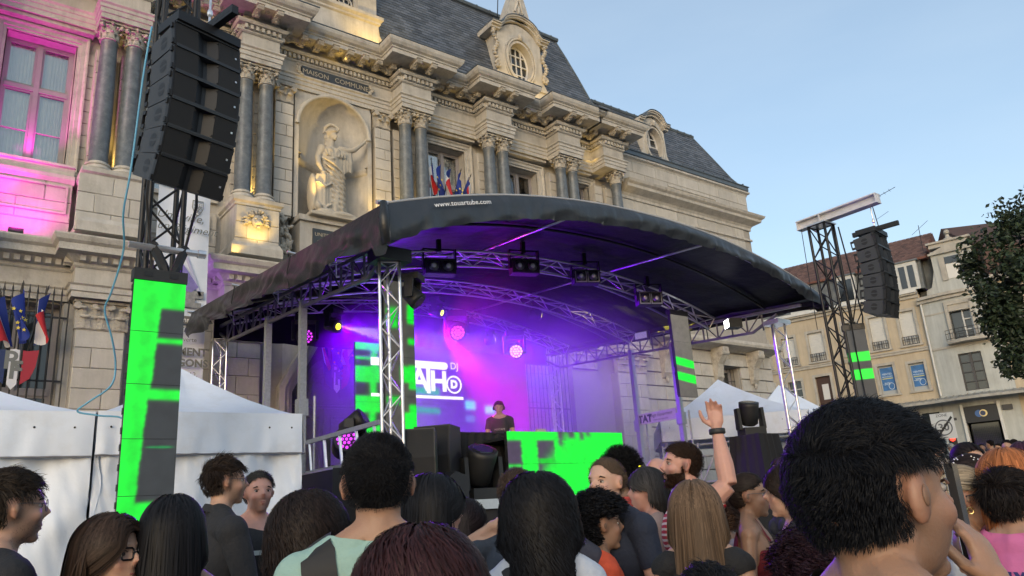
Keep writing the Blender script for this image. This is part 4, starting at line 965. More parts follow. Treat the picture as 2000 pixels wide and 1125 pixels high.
def f_left(X,Z):
    c=np.ones(X.shape+(3,))*np.array([.085,.078,.065]); w=wob(X,Z,4,.01)
    c=blend(c,rect(X+w,Z,.78,1.5,.12,1.2,.06,.01),G*.8)
    for a,b in ((.22,.3),(.33,.44),(.56,.64)): c=blend(c,rect(X+w,Z,.70,1.5,a,b,.05,.01),[.07,.07,.06])
    c=blend(c,rect(X,Z+w,.5,1.2,.45,.52,.05,.01),G*.8); c=blend(c,rect(X+w,Z+w,.08,.45,.14,.25,.06,.02),G*.7); c=blend(c,rect(X+w,Z,.6,1.1,.68,1.3,.05,.01),G)
    c=blend(c,rect(X,Z,.05,.5,.6,.64,.05,.01),G*.6); return c
led_cab('hanging_led_banner','hanging LED banner with green patches behind the front left corner tower','LED banner',(6.52,11.6,2.3),0,.60,3.45,5,f_left)
led_cab('led_panel','small LED panel with two green bars on the far right speaker tower','LED panel',(14.62,7.68,3.2),R(-52),.40,1.5,2,f_bands(0,(.30,.42),(.53,.66),(.045,.05,.055),.0))
# rear LED wall with the DJ logo
def f_wall(X,Z):
    PUR=np.array([.13,.0,.52]); c=np.ones(X.shape+(3,))*PUR
    lav=np.exp(-((X-.32)/.14)**2-((Z-.25)/.3)**2); c=c+lav[...,None]*np.array([.16,.10,.40])
    lw=np.exp(-((X-.28)/.16)**2-((Z-.62)/.2)**2); c=c+lw[...,None]*np.array([.12,.16,.15])
    mg=np.exp(-((X-.95)/.15)**2)*.8; c=c+mg[...,None]*np.array([.35,0,.05])
    left=rect(X,Z,-1,.27,-1,2,.01); c=blend(c,left,[.035,.03,.045]); w=wob(X,Z,4,.004)
    c=blend(c,rect(X+w+.03*Z,Z,.085,.115+.0,-1,2,.012),G)
    for a,b,x1 in ((.0,.05,.2),(.10,.115,.2),(.16,.27,.19),(.36,.47,.15),(.55,.60,.13),(.64,.645,.12),(.74,.80,.12)): c=blend(c,rect(X+w*2,Z+w,-.01,x1,a,b,.01,.01),G)
    c=blend(c,rect(X+w,Z,.215,.262,.02,1.2,.01),G)
    for x0,x1,z0,z1,col in ((.27,.39,.70,.755,G),(.40,.475,.705,.775,[0,1,.35]),(.53,.60,.74,.79,[0,.95,.55]),(.66,.72,.75,.80,[.05,.9,.8]),
        (.60,.66,.37,.43,[.2,1.1,1.6]),(.72,.78,.395,.45,[.2,1.1,1.6]),(.60,.655,.475,.52,[.2,.3,.95]),(.725,.77,.50,.545,[.2,.35,.95]),(.27,.45,.30,.35,[.0,.7,.4]),(.27,.45,.44,.48,[0,.55,.4])):
        z0+=.0; c=blend(c,rect(X,Z-.05*(X-.3),x0,x1,z0-.02,z1-.02,.012,.018),col)
    for x0 in (.40,.53,.66): c=blend(c,rect(X,Z,x0+.002,x0+.008,.77,.86,.004,.02)*.5,G)
    return c
lw=led_cab('led_wall','wide LED wall at the back of the stage with white DJ logo on purple','LED wall',(10.0,15.5,2.2),0,4.85,3.38,5,f_wall,res=.02,header=False)
M_wht=emis('white',(1,1,1),1.6)
def wtext(t,x,z,s,**k): lettering(t,s,M_wht,lw,(x-10.0,-.02,z-2.2),**k)
mb=MB(); 
def rbar(mb,x0,x1,z0,z1): mb.box(x0-10.0,x1-10.0,-.028,-.02,z0-2.2,z1-2.2)
rbar(mb,7.95,9.92,5.07,5.25); mb.lathe([(.09,0),(.09,.006)],n=16); mb.v[-32:]=[(a+9.92-10.0,-.022-c,b+5.16-2.2) for a,b,c in mb.v[-32:]]; mb.build('logo_bar',M_wht,lw)
mb=MB(); rbar(mb,7.95,10.42,4.36,4.43); mb.build('logo_underline',M_wht,lw)
mb=MB(); rbar(mb,9.40,9.50,4.48,5.08); mb.build('logo_letter_stem',M_wht,lw)
wtext('A',9.21,4.78,.74,bold=.02); lw.children[-1].scale=(.72,1,1); wtext('H',9.74,4.76,.66,bold=.025); lw.children[-1].scale=(.72,1,1)
wtext('DJ',10.2,5.17,.24); wtext('D',10.17,4.72,.26,bold=.018)
mb=MB(); mb.path([(10.17+.2*math.cos(t)-10,-.022,4.72+.2*math.sin(t)-2.2) for t in np.linspace(0,2*PI,33)],.022,6); mb.build('logo_ring',M_wht,lw)
# DJ booth with LED front
def f_booth(X,Z):
    c=np.ones(X.shape+(3,))*np.array([.075,.05,.10]); w=wob(X,Z,5,.006)
    c=blend(c,rect(X,Z+w,-1,.42,-1,.13,.01,.03),G); c=blend(c,rect(X+w,Z,.11,.235,.1,2,.012,.02),G); c=blend(c,rect(X+w,Z,.38,.44,.1,.45,.01),G)
    sg_=lambda q:1/(1+np.exp(-np.clip(q*70,-40,40))); Zw=Z+w; l1=(X-.48)*.54+(Zw-.08)*.20; l2=-((X-1.0)*.58+(Zw-.42)*.38); c=blend(c,sg_(l1)*sg_(l2)*rect(X,Z,.26,2,-.1,2,.02),G)
    c=blend(c,rect(X,Z-.3*X,.45,.95,.0,.03,.03,.01),G)
    for a,b,z in ((.415,.45,.22),(.50,.56,.10),(.60,.64,.13),(.66,.70,.07)): c=blend(c,rect(X+w,Z,a,b,-1,z,.02,.04),[.085,.06,.12])
    c=blend(c,rect(X+w,Z,.24,.37,.42,.5,.02,.02),G*.6)
    c=blend(c,rect(X,Z,-.1,.1,.5,.55,.01,.02)*.6,G); return c
bt=led_cab('dj_booth','DJ booth with bright green LED front at the stage edge','DJ booth',(9.15,10.35,1.87),0,2.7,1.08,2,f_booth,header=False)
mb=MB(); mb.box(-1.35,1.35,.11,.75,.95,1.0); mb.build('table_top',M_blackp,bt)
pk=thing('mixing_desk','black DJ mixer and decks lying on top of the LED booth','mixer',(9.6,10.7,2.87))
for i,(x,w) in enumerate(((-.55,.36),(0,.42),(.55,.36))):
    mb=MB(); mb.box(x-w/2,x+w/2,-.2,.2,0,.09); q=mb.build('deck_player',M_blackp,pk)
    mb=MB()
    for k in range(10): mb.tube((x-.14+.03*k,-.1+.05*(k%3),.09),(x-.14+.03*k,-.1+.05*(k%3),.11),.01,6)
    stuff(mb.build('knobs',M_alu,q))
bx=MB(); bx.box(-.1,.1,-.03,.03,0,.16); tag(bx.build('monitor_box',mat('grey_box',(.4,.38,.42),.5),None,loc=(8.75,10.6,2.87)),'small pale box standing on the DJ booth left end','box')
# black cloth covered DJ table left of the booth
mb=MB(); n=60; mb.rings([[(6.9+1.6*i/n,11.0+.03*math.sin(i*.9),1.86),(6.9+1.6*i/n,11.05+.01*math.sin(i*.9),3.0)] for i in range(n+1)],caps=False,closed=False); mb.box(6.9,8.9,11.05,11.9,2.98,3.02)
tc=thing('draped_table','table covered with a black cloth beside the LED booth','table',(7.9,11.3,1.86)); mb.build('cloth',mat('black_cloth'),tc,True,loc=-tc.location)
# ------------------------------------------------------------------ lamps
M_lens=mat('lens_glass',(.45,.47,.5),.15,.3); 
def honey(parent,r,col,s,loc=(0,0,0),rot=None):
    """face of round LED cells, facing +x of the parent"""
    e=emis('cell_'+col[0],col[1],s); pts=[(0,0)]+[(.36*math.cos(k*PI/3),.36*math.sin(k*PI/3)) for k in range(6)]+[(.74*math.cos(k*PI/6),.74*math.sin(k*PI/6)) for k in range(12)]
    mb=MB(); 
    for a,b in pts: mb.lathe([(.135*r,.0),(.135*r,.01*0+.012),(.08*r,.02)],n=8); k=24; mb.v[-k:]=[(c+loc[0],x+a*r+loc[1],y+b*r+loc[2]) for x,y,c in mb.v[-k:]]
    return stuff(mb.build('led_cells',e,parent))
def moving_head(name,label,loc,aim,glow=None,s=1.0,up=True,kind='wash',group=None):
    """base box, yoke and tilting head; up=True stands on its base, False hangs"""
    sg=1 if up else -1; t=thing(name,label,'moving light',loc,0,group)
    d=Vector(aim)-Vector(loc); rz=math.atan2(d.y,d.x); t.rotation_euler=(0,0,rz); el=math.atan2(d.z,math.hypot(d.x,d.y))
    mb=MB(); mb.box(-.17*s,.17*s,-.19*s,.19*s,0 if up else -.12*s,.12*s if up else 0); mb.build('base',M_blackp,t)
    for q in (-1,1):
        mb=MB(); mb.prism([(-.09*s,sg*.10*s),(.09*s,sg*.10*s),(.07*s,sg*.46*s),(-.07*s,sg*.46*s)] if up else [(-.07*s,-.46*s),(.07*s,-.46*s),(.09*s,-.10*s),(-.09*s,-.10*s)],q*.19*s,q*.24*s); mb.build('yoke_arm',M_blackp,t)
    M4=Matrix.Translation((0,0,sg*.40*s))@Matrix.Rotation(-el,4,'Y'); mb=MB()
    r0=.17*s; mb.lathe([(.10*s,-.24*s),(.15*s,-.2*s),(.16*s,0),(r0,.10*s),(r0,.16*s),(.155*s,.165*s)],n=18); mb.v=[tuple(M4@Vector((z,x,y))) for x,y,z in mb.v]; h=mb.build('head',M_blackp,t,True)
    if glow:
        if kind=='wash': honey(h,.15*s,glow,glow[2]).matrix_local=M4@Matrix.Translation((.168*s,0,0))
        else:
            mb=MB(); mb.lathe([(.085*s,0),(.08*s,.01)],n=14); mb.v=[tuple(M4@Vector((z+.17*s,x,y))) for x,y,z in mb.v]; mb.build('lens',emis('beam_'+glow[0],glow[1],glow[2]),h)
    else:
        mb=MB(); mb.lathe([(.12*s,0),(.11*s,.01)],n=16); mb.v=[tuple(M4@Vector((z+.168*s,x,y))) for x,y,z in mb.v]; mb.build('lens',M_dkglass,h)
    return t
MAG=('magenta',(1.0,.05,.62),4.5); MAGS=('rose',(1.0,.30,.75),6); YEL=('yellow',(1.0,.95,.02),4.0)
WH=[((10.2,15.3,6.50),(6.2,7.5,3.5),MAG,1.25),((12.2,15.6,6.24),(8.0,8,3.4),MAGS,1.25),((6.6,16.0,6.2),(4.2,9,4.6),('violet',(.75,.05,1.0),1.6),1.2)]
moving_head('wash_light','round magenta LED wash light hanging left above the DJ logo',*WH[0][:2],WH[0][2],WH[0][3],False)
moving_head('wash_light','brightest pink LED wash light hanging right of the DJ logo over the DJ',*WH[1][:2],WH[1][2],WH[1][3],False)
moving_head('wash_light','violet LED wash light hanging at the back left post of the stage',*WH[2][:2],WH[2][2],WH[2][3],False)
moving_head('wash_light','violet LED wash light standing on a case behind the left handrail',(5.95,12.6,2.45),(4.8,9,3.4),('violet',(.8,.05,1.0),1.6),1.35,True)
moving_head('beam_light','yellow beam light hanging over the carved town hall door',(7.28,16,6.4),(9,12,5.0),YEL,.9,False,'beam')
moving_head('beam_light','yellow beam light hanging upper left under the second arch',(9.4,14.9,6.65),(11.5,12,5.2),YEL,.8,False,'beam')
moving_head('beam_light','yellow beam light hanging right of centre under the roof',(12.6,15.1,6.95),(15.5,13.5,6.4),YEL,.8,False,'beam')
moving_head('beam_light','small yellow beam light between the two pink wash lights',(12.03,16.4,6.45),(14,15,6.9),YEL,.7,False,'beam')
moving_head('wash_light','red glowing floor light behind the left end of the LED booth',(9.3,12.6,2.3),(7.5,6,3.0),('red',(1.0,.08,.3),4.0),1.0,True)
moving_head('floor_moving_light','large black moving light on the stage floor left of the green booth',(7.35,10.5,1.87),(7.3,10.1,2.6),None,1.45,True)
moving_head('floor_moving_light','black moving light on the stage floor right of the green booth',(11.1,10.6,1.87),(9.0,9.0,2.4),('yellow',(1,.9,.02),2.0),1.0,True,'beam')
moving_head('moving_light','black moving light standing on a black draped cube right of the stage',(16.55,11.8,3.13),(16.2,11.2,5.4),None,1.45,True)
moving_head('moving_light','dark moving light clamped to the front left corner tower',(5.85,9.95,5.3),(6.3,9.4,4.5),None,.85,False)
moving_head('moving_light','black moving light behind the left LED banner at stage floor',(6.3,12.9,2.9),(7.5,11.5,4),None,1.2,True,'beam')
for i,(x,z) in enumerate(((6.16,5.43),(7.87,5.68),(9.28,5.69),(10.91,5.47))):
    x*=11.45/9.6; z=1.6+(z-1.6)*11.45/9.6-.04; lab=('leftmost of the four twin lamp blinders under the front arch','twin lamp blinder second from the left under the front arch','twin lamp blinder third from the left under the front arch','rightmost twin lamp blinder with white framed face under the front arch')[i]
    t=thing('blinder_lamp',lab,'blinder lamp',(x,11.45,z),R(-18 if i<2 else -25),'twin blinders on the front arch')
    mb=MB(); mb.box(-.29,.29,.0,.24,-.15,.15); mb.box(-.27,.27,-.03,0,.10,.13); mb.build('housing',M_blackp,t)
    for s in (-1,1):
        mb=MB(); mb.box(s*.31-.012,s*.31+.012,.05,.17,-.05,.36); mb.build('bracket',M_black,t)
        mb=MB(); 
        a,b=s*.14-.13,s*.14+.13
        mb.box(a,b,-.02,0,.115,.14); mb.box(a,b,-.02,0,-.14,-.115); mb.box(a,a+.02,-.02,0,-.115,.115); mb.box(b-.02,b,-.02,0,-.115,.115); mb.build('lamp_frame',M_alu if i>1 else M_black,t)
        mb=MB(); mb.lathe([(.02,.05),(.06,.03),(.1,0),(.105,-.01)],n=16); mb.v=[(p[0]+s*.14,-.005-(.02-p[2])*.3,p[1]) for p in mb.v]; mb.build('reflector',mat('blinder_reflector',(.35,.35,.38),.3,.8),t,True)
        mb=MB(); mb.ell((s*.14,-.03,0),(.05,.02,.05),10,6); mb.build('bulb',mat('bulb',(.8,.8,.8),.1),t,True)
    mb=MB(); mb.box(-.04,.04,.06,.16,.30,.55); mb.box(-.31,.31,.09,.13,.34,.37); mb.build('clamp',M_black,t)
# white floodlight on the right girder, second smaller one
t=thing('floodlight','lit white floodlight on the right side girder near the corner tower','floodlight',(15.0,10.6,5.55),R(150)); mb=MB(); mb.box(-.02,.3,-.14,.14,-.1,.12); mb.build('housing',M_blackp,t)
mb=MB(); mb.box(.3,.31,-.12,.12,-.08,.1); mb.build('lens',emis('flood',(1,1,.97),14),t)
t=thing('floodlight','unlit square floodlight hanging on the right girder behind the banner','floodlight',(15.3,13.9,6.0),R(200)); mb=MB(); mb.box(-.02,.14,-.2,.2,-.1,.12); mb.build('housing',M_blackp,t); mb=MB(); mb.box(.141,.15,-.17,.17,-.07,.1); mb.build('lens',mat('pale_lens_glow',(.5,.5,.55),.2,emit=(.6,.55,.7),estr=.12),t)  # the lamp is off; a faint glow is put into its lens
# loudspeakers on stage
def wedge(name,label,loc,rz,w,h,d,holes=True,tall=False):
    t=thing(name,label,'loudspeaker',loc,rz); mb=MB(); pr=[(0,0),(d,0),(d*.85,h*.7),(d*.45,h),(0,h*.82)] if not tall else [(0,0),(d,0),(d*1.1,h*.5),(d*.95,h),(0,h)]
    mb.prism(pr,-w/2,w/2); mb.build('cabinet',mat('speaker_paint',(.014,.015,.019),.55),t); 
    mb=MB(); 
    if tall: mb.prism([(d*.96,.02),(d*1.0,.02),(d*1.1+.02,h*.5),(d*.95+.02,h-.02),(d*.93,h-.02)],-w/2+.02,w/2-.02); mb.build('grille',M_grillm,t)
    for k in ((.35,.6),) if holes else ():
        mb=MB(); mb.box(d*k[0]-.03,d*k[0]+.05,-w/2-.004,-w/2+.01,h*k[1]-.05,h*k[1]+.05); mb.build('handle',M_black,t)
    return t
wedge('loudspeaker','tall dark loudspeaker cabinet at the left front of the stage',(6.05,10.2,2.05),R(-125),.5,.85,.55,tall=True)
wedge('loudspeaker','purple lit side fill loudspeaker behind the tall front cabinet',(6.9,10.9,2.1),R(-140),.6,.95,.6,tall=True)
wedge('stage_monitor','grey floor monitor wedge lying on the stage edge',(6.65,10.15,1.87),R(-170),.5,.42,.55)
wedge('stage_monitor','dark floor monitor wedge half hidden behind the front row',(5.95,10.25,1.87),R(-150),.5,.5,.5)
# scaffold wing and draped cube at right
sc=thing('scaffold_rail','galvanised scaffold railing beside the right of the stage','scaffold',(16.5,12,0.6)); o_=-sc.location
for z in (3.05,2.75,2.1): 
    mb=MB(); mb.tube((15.9,14.2,z),(17.9,9.9,z),.028,8); mb.build('ledger',M_galv,sc,loc=o_)
for k in range(6):
    p=Vector((15.9,14.2)).lerp(Vector((17.9,9.9)),k/5); mb=MB(); mb.tube((p.x,p.y,gz(p.x,p.y)),(p.x,p.y,3.1),.028,8); mb.build('standard',M_galv,sc,loc=o_)
mb=MB(); mb.tube((16.3,13.3,2.1),(16.5,12.8,3.05),.02,8); mb.build('brace',M_alu,sc,loc=o_)
mb=MB(); n=40
def cubering(z,ex): 
    r=[]; 
    for i in range(n):
        t=2*PI*i/n; c,s=math.cos(t),math.sin(t); q=max(abs(c),abs(s)); w=.42+ex+.012*math.sin(i*2.3); r.append((16.55+w*c/q,11.75+w*s/q,z))
    return r
mb.rings([cubering(3.12,0),cubering(3.1,.01),cubering(2.6,.05),cubering(2.0,.1),cubering(1.0,.15)]); cb=thing('draped_cube','tall cube draped in black cloth right of the stage','draped cube',(16.55,11.75,1.0)); mb.build('drape',mat('black_cloth'),cb,loc=-cb.location)
# handrail at stage left
hr=thing('stage_handrail','sloping grey metal handrail on the left side of the stage','handrail',(5.45,11.6,1.9)); o_=-hr.location
mb=MB(); mb.box(5.40,5.46,10.3,13.0,3.02,3.09); mb.build('top_rail',M_galv,hr,loc=o_); mb=MB(); mb.box(5.40,5.46,10.3,13.0,2.50,2.56); mb.build('bottom_rail',M_galv,hr,loc=o_)
for k in range(5):
    y=10.4+2.4*k/4; mb=MB(); mb.tube((5.43,y,2.53),(5.43,y+.1,3.05),.026,8); mb.build('baluster',M_alu,hr,loc=o_)
fc=thing('flight_case','black flight case with metal corners under the left handrail','flight case',(5.3,12.0,1.3)); mb=MB(); mb.box(-.35,.35,-1.1,1.0,0,1.15); mb.build('box',M_blackp,fc)
for zz in (0.0,.55,1.13):
    mb=MB(); mb.box(-.36,-.345,-1.1,1.0,zz,zz+.025); mb.build('edge_trim',M_alu,fc)
mb=MB(); mb.box(-.37,-.35,-.5,-.3,.75,.9); mb.build('latch',M_alu,fc)
# ------------------------------------------------------------------ stage fog and coloured light
fog=MB(); fog.box(6.9,15.2,11.15,18.0,1.9,6.45); m=bpy.data.materials.new('fog'); m.use_nodes=True; nt=m.node_tree; nt.nodes.clear(); o=nt.nodes.new('ShaderNodeOutputMaterial'); pv=nt.nodes.new('ShaderNodeVolumePrincipled'); pv.inputs['Density'].default_value=0.10; pv.inputs['Color'].default_value=(.95,.95,1,1); pv.inputs['Anisotropy'].default_value=.2
nt.links.new(pv.outputs[0],o.inputs['Volume']); gp_=nt.nodes.new('ShaderNodeNewGeometry'); sx_=nt.nodes.new('ShaderNodeSeparateXYZ'); nt.links.new(gp_.outputs['Position'],sx_.inputs[0]); mr_=nt.nodes.new('ShaderNodeMapRange'); mr_.interpolation_type='SMOOTHSTEP'; mr_.inputs['From Min'].default_value=12.0; mr_.inputs['From Max'].default_value=15.1; mr_.inputs['To Min'].default_value=1; mr_.inputs['To Max'].default_value=0; nt.links.new(sx_.outputs['X'],mr_.inputs['Value'])
mz_=nt.nodes.new('ShaderNodeMapRange'); mz_.interpolation_type='SMOOTHSTEP'; mz_.inputs['From Min'].default_value=5.2; mz_.inputs['From Max'].default_value=6.45; mz_.inputs['To Min'].default_value=1; mz_.inputs['To Max'].default_value=.1; nt.links.new(sx_.outputs['Z'],mz_.inputs['Value']); mm_=nt.nodes.new('ShaderNodeMath'); mm_.operation='MULTIPLY'; nt.links.new(mr_.outputs[0],mm_.inputs[0]); nt.links.new(mz_.outputs[0],mm_.inputs[1])
nz_=nt.nodes.new('ShaderNodeTexNoise'); nz_.inputs['Scale'].default_value=.8; nt.links.new(gp_.outputs['Position'],nz_.inputs['Vector']); m2_=nt.nodes.new('ShaderNodeMath'); m2_.operation='MULTIPLY'; nt.links.new(mm_.outputs[0],m2_.inputs[0]); nt.links.new(nz_.outputs['Fac'],m2_.inputs[1]); m3_=nt.nodes.new('ShaderNodeMath'); m3_.operation='MULTIPLY'; m3_.inputs[1].default_value=.19; nt.links.new(m2_.outputs[0],m3_.inputs[0]); nt.links.new(m3_.outputs[0],pv.inputs['Density']); tag(fog.build('stage_fog',m),'thin stage fog filling the back of the stage','fog',kind='stuff')
PUR=(.20,.0,1.0)
for i,(x,y) in enumerate(((8.0,16.8),(9.8,17),(11.6,17),(13.2,16.8))):
    spot('stage_par_light',(x,y,6.3),(x-1.2,12.0,2.0),760,PUR,100,.6,.15)
spot('stage_uplight',(11.5,14.8,2.2),(11.2,12.5,7.0),330,PUR,110,.6,.2)
spot('stage_uplight',(8.5,13.5,2.2),(9.5,12.0,7.2),260,PUR,110,.6,.2)
spot('wash_beam',(12.4,15.9,5.9),(10.6,9.5,2.2),20000,(1,.0,.33),30,.4,.08)
spot('wash_beam',(10.15,15.8,6.1),(8.9,11,3.4),2500,(1,.0,.45),24,.5,.08)
spot('purlin_light',(8.6,13.6,5.4),(9.5,10.0,6.9),130,(1,0,.7),50,.5,.08)
for p,q in (((7.35,15.85,6.0),(9.6,12.5,4.7)),((9.5,14.8,6.3),(11.6,12.6,5.2)),((12.75,15.0,6.6),(15.6,13.4,6.5)),((12.1,16.3,6.1),(14.0,14.8,6.8))): spot('yellow_beam',p,q,900,(1,.85,.05),17,.3,.03)
spot('flood_beam',(14.85,10.5,5.6),(11.5,9.6,4.2),90,(1,1,.95),80,.5,.05)
# ------------------------------------------------------------------ speaker towers and line arrays
def tower(label,x,y,ztop,w,beam0,beam1):
    t=thing('speaker_tower',label,'truss tower',(x,y,gz(x,y))); tr=truss(t,[(x,y,gz(x,y)),(x,y,ztop)],w=w,r=.03,pitch=.36,m=M_black,shape=4,up=(0,1,0),name='mast',rl=.014); tr.location=-t.location
    a=Vector(beam0);b=Vector(beam1); d=(b-a).normalized(); s=Vector((d.y,-d.x,0)); L_=(b-a).length; m4=Matrix.Translation((a+b)/2)@Matrix(((d.x,s.x,0,0),(d.y,s.y,0,0),(0,0,1,0),(0,0,0,1)))
    mb=MB(); mb.obox(m4@Matrix.Translation((0,0,.09)),L_,.2,.025); mb.obox(m4@Matrix.Translation((0,0,-.09)),L_,.2,.025); mb.obox(m4,L_,.02,.16)
    for u in (-.49,-.2,.49): mb.obox(m4@Matrix.Translation((u*L_,0,0)),.025,.19,.158)
    mb.build('top_beam',mat('painted_beam',(.62,.62,.66),.5,.2,var=.08,vscale=5,dirt=((.3,.28,.27),6,.4)),t,loc=-t.location)
    mb=MB(); mb.box(x-w/2-.05,x+w/2+.05,y-w/2-.05,y+w/2+.05,ztop,ztop+.03); mb.build('head_plate',M_alu,t,loc=-t.location)
    for k in range(2):
        mb=MB(); c=(1 if k else -1); mb.path([(x+c*.14,y-.3,ztop-.1),(x+c*.25,y-.38,5.0),(x+c*.12,y-.3,4.2),(x+c*.18,y-.35,2.5)],.016,5); mb.build('cable',M_black,t,loc=-t.location)
    mb=MB(); mb.box(x-.7,x+.7,y-.7,y+.7,gz(x,y),gz(x,y)+.15); mb.build('ballast_base',M_galv,t,loc=-t.location)
    return t
tw1=tower('black truss speaker tower rising behind the green LED pillar',1.83,8.42,8.6,.34,(1.83,9.2,8.75),(1.83,5.9,8.75))
mb=MB(); mb.tube((1.45,8.05,4.47),(2.2,8.05,4.47),.035,10); mb.tube((2.12,8.05,4.47),(2.2,8.05,4.47),.045,10); mb.build('winch_bar',M_alu,tw1,loc=-tw1.location)
mb=MB(); mb.path([(1.68,8.08,4.52),(1.78,7.98,4.25),(1.83,7.95,4.1),(1.9,7.98,4.25),(2.0,8.08,4.52)],.05,6); mb.build('sling',M_black,tw1,loc=-tw1.location)
mb=MB(); mb.tube((1.83,7.95,4.12),(1.83,7.92,3.98),.03,8); mb.ell((1.83,7.95,4.15),(.06,.03,.04),8,6); mb.build('shackle',M_alu,tw1,loc=-tw1.location)
tw2=tower('slender black truss speaker tower with white top beam right of the stage',14.7,8.0,7.05,.36,(14.7,8.5,7.2),(14.7,6.7,7.2))
mb=MB(); mb.tube((14.7,8.45,7.1),(14.7,8.5,4.9),.008,5); mb.build('guy_line',M_iron,tw2,loc=-tw2.location)
M_spk=mat('speaker_paint2',(.032,.035,.042),.5,var=.15,vscale=40)
def line_array(label,x,y,ztop,angles,rz,w=.68,hb=.275,db=.42):
    t=thing('line_array',label,'line array speaker',(x,y,ztop),rz)
    mb=MB(); mb.box(-w/2,w/2,-.02,.06,-.02,.08); mb.box(-w/2,w/2,.3,.36,-.02,.08); mb.box(-w/2,-w/2+.05,.06,.3,-.02,.08); mb.box(w/2-.05,w/2,.06,.3,-.02,.08); mb.build('flying_frame',M_black,t)
    mb=MB(); mb.box(.02,.09,-.35,.55,.08,.17)
    for k in range(8): mb.box(.018,.092,-.3+.1*k,-.25+.1*k,.11,.14)
    mb.build('pick_bar',M_black,t)
    mb=MB(); mb.tube((.05,.1,.17),(.05,.1,.75),.012,6); mb.ell((.05,.1,.3),(.03,.03,.05),8,6); mb.build('hoist_chain',M_alu,t)
    P=Vector((0,0.02,-.03)); ang=0
    for i,a in enumerate(angles):
        M4=Matrix.Translation((0,P.y,P.z))@Matrix.Rotation(R(a),4,'X')   # tilt: front faces down
        # box hinged at the front edge; rear lower for wedge shape
        hf,hr=hb,hb*.80
        mb=MB(); vs_=[(-w/2,0,-hf),(w/2,0,-hf),(w/2,db,-hf+ (hf-hr)/2),(-w/2,db,-hf+(hf-hr)/2),(-w/2,0,-.006),(w/2,0,-.006),(w/2,db,-(hf-hr)/2),(-w/2,db,-(hf-hr)/2)]
        mb.add([M4@Vector(p) for p in vs_],[(0,3,2,1),(4,5,6,7),(1,2,6,5),(2,3,7,6),(3,0,4,7)]); 
        cb=mb.build('cabinet',M_spk,t)
        # V-shaped front: two grilles angled to a central horn recess
        mb=MB(); 
        for s in (-1,1):
            pts=[(s*w/2,0,-hf+.012),(s*.11,.0,-hf+.012),(s*.11,.0,-.018),(s*w/2,0,-.018)]
            if s<0: pts=pts[::-1]
            mb.add([M4@Vector((p[0],p[1]-.004,p[2])) for p in pts],[(0,1,2,3)])
        mb.build('grille',M_grillm,cb)
        mb=MB()
        for s in (-1,1):
            pts=[(s*.11,0,-hf+.012),(s*.02,.06,-hf+.012),(s*.02,.06,-.018),(s*.11,0,-.018)]
            if s<0: pts=pts[::-1]
            mb.add([M4@Vector(p) for p in pts],[(0,1,2,3)])
            for zz in (-.045,-hf+.04): mb.ell(M4@Vector((s*.1,.0,zz)),(.008,.008,.008),6,4)
        mb.add([M4@Vector(p) for p in ((-.02,.06,-hf+.012),(.02,.06,-hf+.012),(.02,.06,-.018),(-.02,.06,-.018))],[(0,1,2,3)])
        mb.build('horn',mat('horn_paint',(.008,.008,.010),.5),cb)
        mb=MB(); mb.obox(M4@Matrix.Translation((0,-.006,-.008)),w,.02,.018); mb.obox(M4@Matrix.Translation((0,-.006,-hf+.004)),w,.02,.014); mb.build('rim',mat('rim_paint',(.022,.024,.028),.4),cb)
        mb=MB(); mb.obox(M4@Matrix.Translation((w/2-.04,-.008,-hf*.5)),.018,.006,.018); mb.build('badge',M_alu,cb)
        for s in (-1,1):
            mb=MB()   # side rigging: rails and half-round handle holes
            mb.obox(M4@Matrix.Translation((s*(w/2+.006),.025,-hf/2)),.02,.05,hf*.98); mb.obox(M4@Matrix.Translation((s*(w/2+.012),.035,-hf*.15)),.04,.03,.05); mb.obox(M4@Matrix.Translation((s*(w/2+.012),.02,-hf*.85)),.04,.03,.05)
            mb.obox(M4@Matrix.Translation((s*(w/2-.005),db+.03,-hf*.25)),.03,.06,.04); mb.obox(M4@Matrix.Translation((s*(w/2-.005),db+.03,-hf*.75)),.03,.06,.04); mb.obox(M4@Matrix.Translation((s*(w/2-.005),db+.055,-hf*.5)),.028,.015,hf*.6)
            mb.build('rigging',M_black,cb)
            mb=MB(); xs=s*(w/2+.002)
            for q in (0,1):
                n=9; pts=[]
                for k in range(n+1):
                    tt=PI*k/n; yy=.22-.06*math.cos(tt); zz=(-hf*.5+.012+.055*math.sin(tt)) if q else (-hf*.5-.012-.055*math.sin(tt)); pts.append(M4@Vector((xs,yy,zz)))
                mb.add(pts,[tuple(range(n+1)) if (q^(s>0)) else tuple(range(n,-1,-1))])
            mb.build('handle_hole',M_black,cb)
        P=(M4@Vector((0,0,-hf-.004))); P=Vector((0,P.y,P.z))
    return t
line_array('large black six box line array hanging at upper left before the facade',1.83,6.95,6.43,[-6,-2,4,10,17,24],R(15),w=.68,db=.46)
line_array('black six box line array hanging beside the right speaker tower',14.75,6.82,6.50,[-5,-3,0,4,9,14],R(8),w=.68)
mb=MB(); mb.path([(14.55,7.15,6.5),(14.6,7.4,5.6),(14.7,7.7,4.9),(14.68,7.8,4.6)],.014,5); mb.path([(14.6,7.2,6.45),(14.55,7.2,5.9),(14.6,7.3,5.2),(14.72,7.75,4.7)],.012,5); tag(mb.build('speaker_cable',M_black),'black cables looping from the right line array to its tower','cable')
